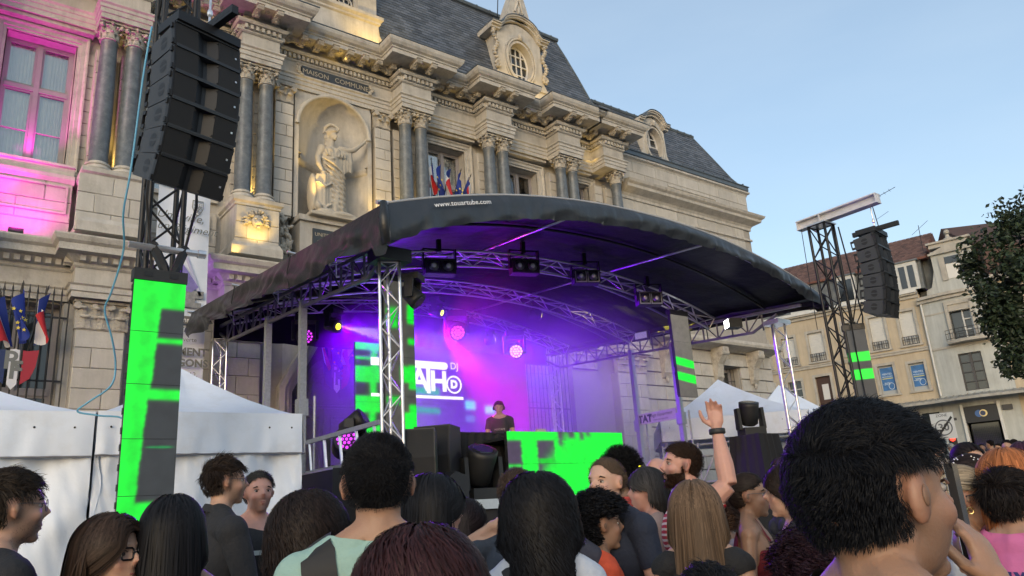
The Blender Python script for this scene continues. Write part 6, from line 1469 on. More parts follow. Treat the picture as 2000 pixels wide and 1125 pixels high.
for i in range(10): mb.tube(((P[i][0]+P[i+1][0])/2,(P[i][1]+P[i+1][1])/2,8.2),((P[i][0]+P[i+1][0])/2,(P[i][1]+P[i+1][1])/2,8.45),.009,4)
stuff(mb.build('railing',M_iron,bl))
w=MB(); w.box(1.25,2.2,yb+.2,yb+.22,5.75,7.5); w=B(w,'dark_casement',M_dkglass); s=MB()
for x in (1.25,1.68,1.73,2.14): s.box(x,x+.05,yb+.1,yb+.16,5.75,7.5)
for z in (5.75,6.15,6.6,7.05,7.45): s.box(1.25,2.2,yb+.11,yb+.15,z,z+.04)
s.build('casement_frame',mat('dark_frame',(.05,.05,.055),.5),w)
# attic storey with pediment and ball
mb=MB(); mb.box(1.0,2.75,.15,1.5,10.5,12.75); 
mb.prism([(.45,10.5),(1.0,10.5),(1.0,11.8),(.85,11.3),(.75,11.0),(.5,10.9)],.2,.7); mb.prism([(2.75,10.5),(3.25,10.5),(3.2,10.9),(2.95,11.0),(2.85,11.3),(2.75,11.8)],.2,.7); at3=B(mb,'attic',M_gry)
mb=MB(); mb.box(.9,2.85,.0,1.6,12.55,12.65); mb.prism([(.95,12.65),(2.8,12.65),(1.9,13.0)],.05,.5); mb.box(1.0,2.75,.1,1.5,12.9,13.1); mb.box(.9,2.85,.0,1.6,13.1,13.2); mb.box(1.3,1.55,.08,.2,11.2,12.4); mb.box(2.2,2.45,.08,.2,11.2,12.4); mb.build('attic_moulding',M_trimg,at3)
mb=MB(); mb.lathe([(.2,0),(.2,.1),(.1,.15),(.08,.3),(.14,.32)],(1.9,.3,13.2),12); mb.ell((1.9,.3,13.62),(.13,.13,.13)); mb.build('ball_finial',M_trimg,at3)
mb=MB(); mb.box(1.56,2.19,.12,.149,11.25,12.35); w=mb.build('attic_window',mat('white_blind',(.6,.6,.58),.6),at3); mb=MB(); mb.box(1.56,2.19,.10,.119,12.0,12.35); mb.build('pane',M_dkglass,w)
# drainpipe, canopy, shops
mb=MB(); mb.path([(.16,-.2,10.4),(.16,-.2,5.7)],.045,8); B(mb,'drainpipe',mat('white_gutter'))
mb=MB(); mb.rings([[(x,bow(x) if x>.1 else -.05,5.62),(x,(bow(x) if x>.1 else -.1)-1.1,5.42),(x,(bow(x) if x>.1 else -.1)-1.12,5.30),(x,bow(x) if x>.1 else -.05,5.52)] for x in [-3+.5*i for i in range(18)]],closed=True); cn=B(mb,'canopy',mat('canopy_metal',(.3,.29,.26),.6,var=.3,vscale=3,dirt=((.1,.09,.08),2,.6)))
for i in range(26):
    x=-2.9+.3*i; y=(bow(x) if x>.1 else -.1); mb=MB(); mb.tube((x,y-.02,5.64),(x,y-1.1,5.45),.016,5); mb.build('canopy_rib',mat('canopy_metal'),cn)
mb=MB(); mb.box(-2.4,-.95,-.02,.02,1.3,5.05); mb.box(-.85,-.1,-.02,.02,1.3,5.0); B(mb,'shopfront',M_dkglass)
mb=MB(); mb.box(.98,2.32,yb-.02,yb+.05,4.3,5.03); sf=B(mb,'shop_fascia',mat('black_fascia',(.015,.017,.022),.4))
for k,(dx,c,r) in enumerate(((-.1,(.05,.13,.36),.16),(.08,(.75,.62,.32),.16),(.06,(.03,.05,.12),.11))):
    mb=MB(); mb.lathe([(r,0),(r,.01)],n=24); mb.v=[(x+1.66+dx,yb-.03-.006*k-z,y+4.68) for x,y,z in mb.v]; mb.build('logo_disc',mat('disc%d'%k,c,.5),sf)
mb=MB(); mb.box(1.1,2.2,yb+.3,yb+.32,1.3,4.25); dd=B(mb,'shop_glass',M_dkglass); mb=MB()
for k in range(16):
    mb.tube((1.1+.07*k,yb+.2,1.5),(1.1+.07*k,yb+.2,4.1),.006,4)
for k in range(26): mb.tube((1.1,yb+.2,1.5+.1*k),(2.15,yb+.2,1.5+.1*k),.006,4)
stuff(mb.build('shutter_grille',M_iron,dd))
mb=MB(); mb.box(2.5,2.9,yb+.02,yb+.2,4.72,4.95); mb.box(.35,.6,bow(.5)-.03,bow(.5),4.5,4.62); stuff(B(mb,'wall_plaques',mat('dark_frame')))
for a,b in ((.85,.97),(2.33,2.45)):
    mb=MB(); mb.box(a,b,yb-.05,yb+.25,1.3,5.15); B(mb,'shop_pilaster',mat('white_gutter'))
# right-hand wing turning away
mb=MB(); Mr=Matrix.Translation((3.2,.0,0))@Matrix.Rotation(R(28),4,'Z')
def rot(mbx): mbx.v=[tuple(Mr@Vector(p)) for p in mbx.v]; return mbx
for a,b,c,d in wall_rects(0,14,1.2,10.7,[(.45,1.1,8.35,10.0),(.5,1.2,5.9,7.5),(2.2,2.9,8.35,10),(2.2,2.9,5.9,7.5),(4,4.7,8.35,10),(4,4.7,5.9,7.5),(.3,1.5,1.2,4.8)]): mb.box(a,b,0,.4,c,d)
B(rot(mb),'wing_wall',M_bei); mb=MB(); mb.box(0,14,.38,7,1.2,10.7); B(rot(mb),'wing_core',mat('dark_interior'))
mb=MB(); mb.box(-.1,14,-.3,.1,10.7,10.95); mb.box(0,14,-.08,.02,7.98,8.12); mb.box(0,14,-1.0,0,5.4,5.55); B(rot(mb),'wing_cornice',M_trimg)
mb=MB(); mb.rings([[(x,-.2,10.95),(x,.2,12.5),(x,4,14.8),(x,8,12.4),(x,8,10.95)] for x in (0,14)],closed=True); B(rot(mb),'wing_roof',M_tile)
for a,b,c,d in ((.45,1.1,8.35,10.0),(.5,1.2,5.9,7.5),(2.2,2.9,8.35,10),(2.2,2.9,5.9,7.5),(4,4.7,8.35,10)):
    mb=MB(); mb.box(a-.1,a,-.05,.1,c,d+.1); mb.box(b,b+.1,-.05,.1,c,d+.1); mb.box(a,b,-.05,.1,d,d+.1); w=B(rot(mb),'window',M_trimg); mb=MB(); mb.box(a,b,.14,.16,c,d); rot(mb).build('pane',M_dkglass,w)
    mb=MB(); mb.box(a,b,-.06,-.045,c+.4,c+.42); 
    for k in range(7): mb.box(a+(b-a)*k/6-.008,a+(b-a)*k/6+.008,-.06,-.045,c,c+.4)
    if c>8: stuff(rot(mb).build('railing',M_iron,w))
an=thing('tv_antenna','tall thin television aerial above the tiled roof behind the right line array','antenna',(45.4,20.9,16.2),R(-75.6)); mb=MB(); mb.tube((0,0,-.8),(-.25,0,2.7),.03,6); mb.build('mast',M_iron,an)
mb=MB(); mb.tube((-1.3,0,2.35),(1.25,0,3.1),.018,5)
for k in range(8): mb.tube((-1.2+.3*k,-.25,2.38+.088*k),(-1.2+.3*k,.25,2.38+.088*k),.012,4)
mb.tube((-.1,0,1.4),(.6,0,1.7),.012,5); stuff(mb.build('rods',M_iron,an))
an=thing('tv_antenna','short television aerial on the tiled roof left of the pavilion attic','antenna',(46.6,19.3,15.2),R(-75.6)); mb=MB(); mb.tube((0,0,0),(.05,0,1.6),.02,6); mb.build('mast',M_iron,an); mb=MB(); mb.tube((-.4,0,1.1),(.6,0,1.75),.012,5); mb.build('rod',M_iron,an)
# traffic sign and red light
ts=thing('speed_sign','square white end of 30 zone sign on a pole above a red traffic light','road sign',(30.24,13.21,0.26),R(-68)); hz=ts.location.z
mb=MB(); mb.tube((0,.06,0),(0,.06,3.9),.05,8); mb.build('pole',M_galv,ts)
mb=MB(); mb.box(-.38,.38,-.01,.02,3.0,3.95); mb.build('panel',mat('sign_white',(.6,.61,.6),.5),ts); lettering('ZONE',.14,M_black,ts,(0,-.015,3.86)); lettering('30',.36,mat('sign_grey',(.12,.12,.13),.6),ts,(0,-.015,3.42),bold=.01)
mb=MB(); mb.path([(.27*math.cos(t),-.014,3.42+.27*math.sin(t)) for t in np.linspace(0,2*PI,25)],.02,5); mb.build('ring',mat('sign_grey'),ts); mb=MB(); mb.add([(-.34,-.02,3.05),(-.26,-.02,3.03),(.34,-.02,3.75),(.30,-.02,3.82)],[(0,1,2,3)]); mb.build('slash',M_black,ts)
tl=thing('traffic_light','small traffic light glowing red below the speed sign','traffic light',(31.2,13.4,0.50),R(-68)); mb=MB(); mb.tube((0,.05,0),(0,.05,2.1),.05,8); mb.build('pole',M_iron,tl)
mb=MB(); mb.box(-.14,.14,-.1,.1,2.05,2.95); mb.build('housing',M_blackp,tl); mb=MB(); mb.lathe([(.1,0),(.1,.02)],n=14); mb.v=[(x,-.105-z,y+2.8) for x,y,z in mb.v]; mb.build('red_lens',emis('red_light',(1,.04,.02),4),tl)
# ------------------------------------------------------------------ tree at the right edge
M_leaf=mat('leaf',(.022,.040,.018),.6,var=.3,vscale=1.2,attr='var',attr_mul=.45)
M_bark=mat('bark',(.09,.075,.06),.9,var=.3,vscale=6,bump=.02,bscale=12)
tree=thing('tree','dark green leafy tree leaning into the right photo edge','tree',(20.4,4.9,gz(20.4,4.9))); o_=-tree.location
CL=[((19.12,5.86,7.12),.73),((18.97,6.35,6.46),.84),((19.07,6.01,5.71),1.09),((18.95,6.39,4.85),.61),((18.93,6.45,4.12),.43),((19.6,4.8,6.3),1.85),((19.6,5.0,4.9),1.8),((18.84,6.71,6.37),.43),((18.91,6.5,5.35),.58),((20.2,3.2,6.4),2.1)]
v=[];f=[];var=[]
for (c,r) in CL:
    n=int(2300*r**1.75) if r<1.5 else int(2600*r**1.5)
    for k in range(n):
        d=Vector((random.gauss(0,1),random.gauss(0,1),random.gauss(0,1))).normalized()*r*(random.random()**.42)*(1+.22*noise.noise(Vector((k*.01,r,1))))
        p=Vector(c)+d
        if noise.noise(p*1.6)<-.08: continue
        a=Vector((random.gauss(0,1),random.gauss(0,1),random.gauss(0,.6)-.4)).normalized(); b=a.orthogonal().normalized(); b.rotate(Matrix.Rotation(random.random()*6.28,3,a)); l=random.uniform(.10,.17); w=l*.30
        nn=a.cross(b); i0=len(v); v+=[p,p+a*l*.5+b*w+nn*.02,p+a*l,p+a*l*.5-b*w+nn*.02]; f+=[(i0,i0+1,i0+2),(i0,i0+2,i0+3)]; x=random.random(); var+=[x,x]
me=bpy.data.meshes.new('crown'); me.from_pydata([tuple(Vector(p)+o_) for p in v],[],f); me.materials.append(M_leaf); a_=me.attributes.new('var','FLOAT','FACE'); a_.data.foreach_set('value',var); stuff(put('crown',me,tree))
g0=gz(20.4,4.9); mb=MB(); mb.path([(20.4,4.9,g0),(20.35,4.9,2.5),(20.1,5.0,4.2),(19.8,5.2,5.6),(19.7,5.3,7.2)],.2,10,[.24,.19,.15,.1,.04])
for (c,r) in CL: mb.path([(20.2,4.95,3.6+.2*r),tuple((Vector((20.2,4.95,4.0))+Vector(c))/2+Vector((0,0,.3))),c],.05,6,[.08,.045,.012])
mb.build('trunk',M_bark,tree,True,loc=o_)
# ------------------------------------------------------------------ people
def skin_mat(name,col):
    if name in _mats: return _mats[name]
    m=mat(name,col,.5,var=.07,vscale=22,bump=.0008,bscale=220,sss=.12,fabric=False,attr='tint' if name in ['skin_'+k for k in SK] else None); return m
SK=dict(fair=(.50,.31,.235),light=(.44,.265,.19),tan=(.34,.195,.13),olive=(.30,.175,.115),brown=(.19,.10,.065),pink=(.50,.27,.215))
def hair_mat(name,col,rough=.38,tip=None):
    if name in _mats: return _mats[name]
    m=mat(name,col,rough+.12,attr='var',attr_mul=.55,spec=.13); return m
M_eye=mat('eye_white',(.36,.33,.31),.3); M_iris=mat('iris',(.03,.02,.015),.15)
M_wire=mat('glasses_wire',(.12,.12,.13),.3,.6); M_acet=mat('glasses_black',(.01,.01,.012),.25)
def seg_near(V,p,q):
    p=np.array(p);q=np.array(q); d=q-p; t=np.clip(((V-p)@d)/(d@d),0,1); return np.linalg.norm(V-(p+t[:,None]*d),axis=1),t
def hand_mb(mb,w,d,n,curl=.5,spread=.24,s=1.0,side=1):
    """w wrist, d hand direction, n palm normal (palm faces n); four unequal fingers and a thumb"""
    w=Vector(w);d=Vector(d).normalized();n=Vector(n); n=(n-d*n.dot(d)).normalized(); b=d.cross(n)*side
    M3=Matrix((d,b,n)).transposed(); mb.ell(w+d*.045*s,(.052*s,.04*s,.018*s),10,8,M3)
    mb.path([tuple(w-d*.03*s),tuple(w+d*.03*s)],.026*s,8,[.027*s,.026*s])
    for i,(o,l) in enumerate(((-.030,.068),(-.010,.078),(.010,.073),(.029,.058))):
        base=w+d*(.078-.004*abs(i-1))*s+b*o*s; dd=(d+b*o*spread*12).normalized(); pts=[w+d*.04*s+b*o*.8*s,base]; p=base; c=0
        for k in range(3):
            c+=curl*(.45+.15*k)+.05*i; q=dd*math.cos(c)+n*math.sin(c); p=p+q*(l*(.42,.32,.26)[k])*s; pts.append(p)
        mb.path([tuple(x) for x in pts],.0085*s,7,[.010*s,.0098*s,.0092*s,.0085*s,.0068*s])
    t0=w+d*.02*s-b*.026*s; t1=t0+(d*.5-b*.75+n*.3).normalized()*.038*s; t2=t1+(d*.85-b*.35+n*.35).normalized()*.032*s; t3=t2+(d*.95-b*.1+n*.3).normalized()*.026*s
    mb.path([tuple(x) for x in (t0,t1,t2,t3)],.011*s,7,[.014*s,.0115*s,.0105*s,.008*s])
def fast_grid(rows,cols): return [(j*cols+i,j*cols+i+1,(j+1)*cols+i+1,(j+1)*cols+i) for j in range(rows-1) for i in range(cols-1)]
def person(label,x,y,ztop,az,skin='light',sex='m',top=('tshirt',(.02,.02,.025)),hair=('short',(.012,.010,.009)),hs=1.0,yaw=0,pitch=0,arms=None,vox=.0115,low=False,group=None,extra=None,z0=None,legs=(.03,.035,.05),glasses=None,beard=None,stub=0,broad=1.0,neck=1.0,cat='person',fancy=False,mouth=True,hpuff=0.0):
    g=gz(x,y) if z0 is None else z0; H=ztop-g-(.02 if hair[0] not in('bald','buzz') else 0); s=H/1.75; t=thing('person',label,cat,(x,y,g),R(az),group)
    w=(1.0 if sex=='m' else .87)*broad; mb=MB()
    V3=lambda a,b,c:Vector((a*s,b*s,c*s))
    mb.ell(V3(0,0,.96),(.12*s,.165*s*(w if sex=='m' else 1.02),.13*s)); mb.ell(V3(0,0,1.12),(.105*s*broad,.145*s*w,.16*s)); mb.ell(V3(0,0,1.30),(.118*s*broad,.172*s*w,.17*s),18,12)
    if sex=='f': mb.ell(V3(.085,.075,1.27),(.055*s,.06*s,.06*s)); mb.ell(V3(.085,-.075,1.27),(.055*s,.06*s,.06*s))
    sh=.185*w
    mb.path([V3(-.01,-sh*.95,1.415),V3(-.012,0,1.43),V3(-.01,sh*.95,1.415)],.06*s,10,[.056*s,.078*s,.056*s])
    for q in (-1,1): mb.path([V3(-.02,q*.02,1.515),V3(-.02,q*.09,1.465),V3(-.012,q*sh*.95,1.43)],.04*s,8,[.04*s,.046*s,.036*s])
    hc=Vector((.012*s,0,H-.119*hs)); mb.path([V3(-.02,0,1.40),V3(-.012,0,1.48),(hc.x-.012,0,hc.z-.05*hs)],.055*s,12,[.062*s*neck,.053*s*neck*(1 if sex=='m' else .88),.055*hs*neck*(1 if sex=='m' else .9)])
    RH=Matrix.Rotation(R(yaw),3,'Z')@Matrix.Rotation(R(pitch),3,'Y')
    def hp(a,b,c): return hc+RH@(Vector((a,b,c))*hs)
    def hell(c,r,n=14,m=10,rot=None): mb.ell(hp(*c),[k*hs for k in r],n,m,RH if rot is None else RH@rot)
    hell((-.014,0,.024),(.099,.078,.095),24,16); hell((.034,0,-.025),(.058,.060,.088),18,14); hell((.022,0,-.066),(.054,.054 if sex=='m' else .047,.048)); hell((.064,0,-.098),(.024,.024 if sex=='m' else .018,.017)); hell((-.02,0,-.05),(.06,.055,.06))
    # nose, brow, cheeks, lips, ears
    P=lambda L_,r,rs=None: mb.path([tuple(hp(*p)) for p in L_],r*hs,8,[k*hs for k in rs] if rs else None)
    P([(.083,0,.022),(.098,0,.0),(.111,0,-.022)],.01,[.008,.0095,.0125]); P([(.094,-.012,-.029),(.094,.012,-.029)],.0085)
    P([(.060,-.052,.026),(.078,-.028,.034),(.086,0,.028),(.078,.028,.034),(.060,.052,.026)],.009)
    for q in (-1,1):
        hell((.060,q*.037,-.028),(.024,.022,.024)); hell((-.006,q*(.080 if not fancy else .083),-.006),(.017*(1.2 if fancy else 1),.010*(1.2 if fancy else 1),.031*(1.15 if fancy else 1)),10,8,Matrix.Rotation(-q*.32,3,'Z')); hell((-.004,q*.079,-.028),(.010,.009,.012),8,6)
    P([(.079,-.022,-.060),(.089,-.008,-.056),(.091,0,-.057),(.089,.008,-.056),(.079,.022,-.060)],.0068,[.003,.0065,.006,.0065,.003]); P([(.078,-.020,-.064),(.087,0,-.069),(.078,.020,-.064)],.0075,[.003,.0085,.003])
    A=arms or {}; bones=[]; 
    for q,nm in ((1,'L'),(-1,'R')):
        S=V3(-.01,q*sh,1.405)
        if nm in A: E=V3(*A[nm][0]); W=V3(*A[nm][1])
        else: E=V3(-.03,q*(sh+.05),1.13); W=V3(.05,q*(sh+.05),.89)
        mb.path([S,S.lerp(E,.5),E],.05*s,10,[.055*s*w,.047*s*w,.038*s*w]); mb.path([E,E.lerp(W,.35),W],.04*s,10,[.038*s*w,.040*s*w,.025*s]); mb.ell(S,(.058*s*w,.06*s*w,.062*s*w))
        if nm in A and len(A[nm])>2: h=A[nm][2]; hand_mb(mb,W,h[0],h[1],h[2],s=s,side=q*(h[3] if len(h)>3 else 1))
        else: d=(W-E).normalized(); hand_mb(mb,W,d,Vector((0,-q,0)) if abs(d.y)<.8 else Vector((0,0,-1)),.5,s=s,side=q) if not low else mb.ell(W+d*.07*s,(.03*s,.03*s,.07*s))
        bones+=[('ua'+nm,S,E,.05*s),('fa'+nm,E,W+(W-E).normalized()*.15*s,.035*s)]
    for q in (-1,1):
        mb.path([V3(0,q*.088,.95),V3(.015,q*.095,.5),V3(-.02,q*.10,.08)],.07*s,10,[.092*s,.058*s,.040*s]); mb.path([V3(-.02,q*.1,.4),V3(-.03,q*.1,.28)],.05*s,8,[.05*s,.052*s]); mb.ell(V3(.05,q*.1,.045),(.13*s,.048*s,.045*s))
        bones+=[('lg%d'%q,V3(0,q*.088,.9),V3(-.02,q*.1,.0),.06*s)]
    bones+=[('torso',V3(0,0,.98),V3(0,0,1.40),.13*s),('neck',V3(-.012,0,1.50),(hc.x,0,hc.z),.06*s)]
    me=remesh([mb],(vox if not low else .026),1 if not low else 2); me.materials.append(skin_mat('skin_'+skin,SK[skin])); body=put('body',me,t)
    nv=len(me.vertices); V=np.empty(nv*3); me.vertices.foreach_get('co',V); V=V.reshape(-1,3); Nn=np.empty(nv*3); me.vertices.foreach_get('normal',Nn); Nn=Nn.reshape(-1,3)
    best=np.full(nv,1e9); lab=np.zeros(nv,int); tt=np.zeros(nv)
    for i,(nm,p,q,r) in enumerate(bones):
        d,u=seg_near(V,p,q); d=d/r; k=d<best; best[k]=d[k]; lab[k]=i; tt[k]=u[k]
    names=[b[0] for b in bones]; isn=lambda n:lab==names.index(n)
    lab[(lab==names.index('torso'))&(V[:,2]>1.50*s)&(np.abs(V[:,1])<.14)]=names.index('neck')
    polys=[tuple(p.vertices) for p in me.polygons]
    RHi=np.array(RH.inverted()); HL=((V-np.array(hc))@RHi.T)/hs
    def shell(mask,off,m,name,fold=0.0,ff=9.0,smooth_=True,parent=None):
        idx=-np.ones(nv,int); F=[p for p in polys if all(mask[k] for k in p)]
        if not F: return None
        used=sorted(set(k for p in F for k in p)); 
        for a,b in enumerate(used): idx[b]=a
        U=V[used]+Nn[used]*(off[used][:,None] if hasattr(off,'shape') else off)
        if fold:
            n_=np.array([noise.noise(Vector((p[0]*ff,p[1]*ff,p[2]*ff*.45+x)))+.5*noise.noise(Vector((p[0]*ff*2,p[1]*ff*2,p[2]*ff*1.1+y))) for p in U]); U=U+Nn[used]*(fold*n_)[:,None]
        ec={}
        for p in F:
            for a_,b_ in zip(p,p[1:]+p[:1]): k_=(min(a_,b_),max(a_,b_)); ec[k_]=ec.get(k_,0)+1
        nb={}
        for (a_,b_),c_ in ec.items():
            if c_==1: nb.setdefault(idx[a_],[]).append(idx[b_]); nb.setdefault(idx[b_],[]).append(idx[a_])
        for _ in range(5):
            U2=U.copy()
            for k_,l_ in nb.items(): U2[k_]=U[k_]*.4+.6*sum(U[j_] for j_ in l_)/len(l_)
            U=U2
        m2=bpy.data.meshes.new(name); m2.from_pydata(U.tolist(),[],[tuple(idx[k] for k in p) for p in F]); m2.materials.append(m)
        for p in m2.polygons: p.use_smooth=True
        return put(name,m2,parent or t)
    z=V[:,2]/s; kind,tc_ol=top[0],top[1]; fm=top[2] if len(top)>2 else mat('cloth_%02x%02x%02x'%tuple(int(min(c,1)*255) for c in tc_ol),tc_ol,.85,var=.10,vscale=9,bump=.004,bscale=60)
    tors=isn('torso')|isn('lg1')|isn('lg-1'); yabs=np.abs(V[:,1])/s; xx=V[:,0]/s
    nl={'tshirt':1.475,'polo':1.50,'shirt':1.51,'tank':1.40,'sleeveless':1.455,'long':1.475,'jersey':1.475}[kind]
    neckline=nl-.05*np.clip(xx/.08,-.3,1)*(1.6 if kind in('tank',) else 1)+ (yabs*.10 if kind not in('tank',) else -0.0)
    top_mask=(tors&(z>.90)&(z<np.maximum(neckline,0)))
    sl={'tshirt':.62,'polo':.62,'shirt':.97,'tank':-1,'sleeveless':.06,'long':1.0,'jersey':.66}[kind]
    if kind=='tank': top_mask&=(yabs<.125*w)|(z<1.33); top_mask|=(tors|isn('neck')|isn('uaL')|isn('uaR'))&(np.abs(yabs-.085*w)<.012)&(z>1.35)&(z<1.50)
    for q in 'LR':
        k=isn('ua'+q); top_mask|=k&(tt<sl) if sl>0 else False
        if kind in('long','shirt'): top_mask|=isn('fa'+q)&(tt<(.62 if kind=='long' else .25))
        if sl>0: top_mask|=k&(tt<.12)
    top_mask|=isn('neck')&(z<neckline)&(kind!='tank')
    c=shell(top_mask,.011*s,fm,'top',.007 if not low else 0)
    if kind in('polo','shirt') and not low:
        cm=MB(); rr=[]
        for k in range(21):
            a=2*PI*k/20; r_=.068*s; rr.append([(-.012*s+r_*math.cos(a)*1.02,r_*math.sin(a)*1.05,1.50*s-.03*s*math.cos(a)+.012*s),(-.012*s+(r_+.022*s)*math.cos(a),(r_+.022*s)*math.sin(a),1.475*s-.035*s*math.cos(a))])
        cm.rings(rr,caps=False,closed=False); cm.build('collar',fm,t,True)
    bm_=(isn('lg1')|isn('lg-1')|(isn('torso')&(z<1.0)))&(z<1.0)&(z>.09); shell(bm_,.012*s,mat('trousers_%d'%int(legs[2]*100),legs,.85,var=.1,vscale=9),'trousers')
    sm=(isn('lg1')|isn('lg-1'))&(z<.11); shell(sm,.010*s,mat('shoes',(.05,.05,.05),.6),'shoes')
    # face details
    if not low:
        for q in (-1,1):
            e=MB(); e.ell(hp(.0705,q*.031,.004),(.0105*hs,.0135*hs,.0075*hs),12,8); eo=e.build('eye',M_eye,t,True)
            e=MB(); e.ell(hp(.0790,q*.0325,.004),(.0040*hs,.0062*hs,.0062*hs),8,6); e.build('iris',M_iris,eo,True)
            e=MB(); e.path([tuple(hp(.0815,q*.014,.0235)),tuple(hp(.0795,q*.034,.0285)),tuple(hp(.067,q*.052,.022))],.0035*hs,6,[.004*hs,.0042*hs,.002*hs]); e.build('eyebrow',hair_mat('brow_dark',(.03,.02,.015)),t,True)
            e=MB(); e.path([tuple(hp(.0825,q*.019,.010)),tuple(hp(.086,q*.032,.0145)),tuple(hp(.076,q*.046,.009))],.0022*hs,5); e.build('eyelid',skin_mat('lid',(.14,.08,.06)),t,True)
        if mouth:
            e=MB(); e.path([tuple(hp(.0770,-.021,-.0605)),tuple(hp(.0895,-.007,-.0570)),tuple(hp(.0905,0,-.058)),tuple(hp(.0895,.007,-.0570)),tuple(hp(.0770,.021,-.0605))],.0045*hs,7,[.002*hs,.0048*hs,.0045*hs,.0048*hs,.002*hs]); e.path([tuple(hp(.077,-.018,-.063)),tuple(hp(.0885,0,-.068)),tuple(hp(.077,.018,-.063))],.005*hs,7,[.002*hs,.006*hs,.002*hs]); e.build('lips',skin_mat('lips',(.30,.105,.09)),t,True)
        for q in (-1,1):   # darkened skin patch painted as the shade inside the ear
            e=MB(); e.ell(hp(-.002,q*(.0885 if not fancy else .0935),-.004),(.008*hs,.003*hs,.014*hs),8,6,RH@Matrix.Rotation(-q*.32,3,'Z')); e.build('ear_hollow_shade',skin_mat('ear_shade_'+skin,tuple(c_*.55 for c_ in SK[skin])),t,True)
    # hair
    hk,hcol=hair[0],hair[1]; hm=hair_mat('hair_%02x%02x%02x'%tuple(int(min(c_,1)*255) for c_ in hcol),hcol)
    hx,hy,hz_=HL[:,0],HL[:,1],HL[:,2]; fr=hair[3] if len(hair)>3 else 0.0
    Lx=np.interp(hx,[-.10,-.055,-.02,-.008,.02,.045,.065,.10],[-.074,-.062,-.045,.022,.03,.038,.062+fr,.075+fr])
    hmask=(hz_>Lx)&(np.abs(hz_)<.16)&(np.linalg.norm(HL*[1,1,.9],axis=1)<.14)&((isn('neck')))
    ear=(np.abs(hy)>.076)&(np.abs(hx+.006)<.024)&(hz_<.026); hmask&=~ear
    th={'bald':0,'buzz':.003,'short':.011,'fade':.005,'long':.016,'bob':.02,'curly':.03,'afro':.05,'bun':.008,'pony':.008,'mop':.022}[hk]+hpuff
    if hk!='bald':
        topf=np.clip((hz_-.02)/.06,0,1); off=(th*(.55+.6*topf)*np.interp(hz_,[-.09,-.02,.03],[.12,.5,1.0]) if hk in('short','fade','mop') else np.full(nv,th))*hs
        cap=shell(hmask,off,mat('cap_'+hm.name,tuple(c_*.7 for c_ in hcol),.85,spec=.08,bump=.004,bscale=120),'hair',.004 if hk in('short','mop','curly','afro') else 0,60 if hk!='curly' else 40)
        if not low: strands(t,V,Nn,hmask,HL,hp,hc,hs,s,RH,hair,th,hm,w,fancy)
    if beard:
        bmask=(hz_<-.040-.12*(hx-.02).clip(0,1))&(hz_>-.125)&(hx>-.004)&(isn('neck'))&~((hz_>-.045)&(np.abs(hy)<.030)&(hx>.05))&~((np.abs(hy)<.022)&(hz_>-.077)&(hz_<-.052)&(hx>.06))
        bmask|=(hz_<-.040)&(hz_>-.052)&(np.abs(hy)<.026)&(hx>.07); bmask|=(hz_>-.05)&(hz_<.0)&(np.abs(hx-.008)<.009)&(np.abs(hy)>.05)&(np.abs(hy)<.078)
        bh=hair_mat('beard_hair%d'%int(beard[0][0]*1000),beard[0])
        if beard[1]>.01: shell(bmask,np.full(nv,beard[1]*.5),bh,'beard',.003,70)
        fuzz(t,V,Nn,bmask,beard[1]*1.2,bh,1500 if beard[1]>.01 else 500,'beard_hairs',down=.8,width=.0018 if beard[1]>.01 else .001)
    tc_=np.ones((nv,4),dtype=np.float32); sg=lambda u,w_:1/(1+np.exp(-np.clip(u/w_,-30,30))); hd=isn('neck')
    jaw=sg(-.032-hz_,.007)*sg(hx-.004,.006)*sg(hz_+.118,.006)*(1-sg(.019-np.abs(hy),.004)*sg(hz_+.078,.004)*sg(-.050-hz_,.004)*(hx>.05)); jaw+=sg(.02-hz_,.01)*sg(hz_+.04,.01)*sg(.012-np.abs(hx-.006),.003)*(np.abs(hy)>.05); jaw=np.clip(jaw*hd,0,1)
    k_=(.55 if beard else (.42 if stub else 0.0)); tc_[:,:3]*=(1-jaw[:,None]*k_*np.array([1,.95,.9])[None])
    rd=np.exp(-(((hx-.065)/.03)**2+((np.abs(hy)-.04)/.018)**2+((hz_+.028)/.02)**2))+np.exp(-(((hx-.105)/.015)**2+(hy/.015)**2+((hz_+.022)/.015)**2))+.6*np.exp(-((np.abs(hy)-.085)/.012)**2)*(np.abs(hz_)<.04); rd=np.clip(rd*hd,0,1); tc_[:,1]*=1-.22*rd; tc_[:,2]*=1-.22*rd
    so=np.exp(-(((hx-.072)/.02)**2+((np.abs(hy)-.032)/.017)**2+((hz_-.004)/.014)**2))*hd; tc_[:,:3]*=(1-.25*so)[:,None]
    ca=me.color_attributes.new('tint','FLOAT_COLOR','POINT'); ca.data.foreach_set('color',tc_.ravel())
    if glasses:
        gm=M_acet if glasses[0] in('thick','sun') else M_wire; rr_=.0032 if glasses[0] in('thick','sun') else .0014; sq=glasses[0]=='thick'; up=.055 if glasses[0]=='up' else 0; gx=.098 if not up else .07
        e=MB()
        for q in (-1,1):
            c_=[(gx-.012*abs(math.sin(0))-.006*(math.cos(a)*q*.5+.5),q*.033+ (.026 if sq else .023)*math.cos(a)*(1 if not sq else 1/max(abs(math.cos(a)),abs(math.sin(a)))*.85+.0),up+.004+(.021 if sq else .020)*math.sin(a)*(1 if not sq else 1/max(abs(math.cos(a)),abs(math.sin(a)))*.85)) for a in np.linspace(0,2*PI,21)]
            e.path([tuple(hp(*p)) for p in c_],rr_*hs,6); e.path([tuple(hp(gx-.008,q*.058,.010+up)),tuple(hp(.02,q*.083,.012+up)),tuple(hp(-.01,q*.086,.008+up))],rr_*hs,6)
        e.path([tuple(hp(gx,-.011,.008+up)),tuple(hp(gx+.001,.011,.008+up))],rr_*hs,6); go=e.build('glasses',gm,t,True)
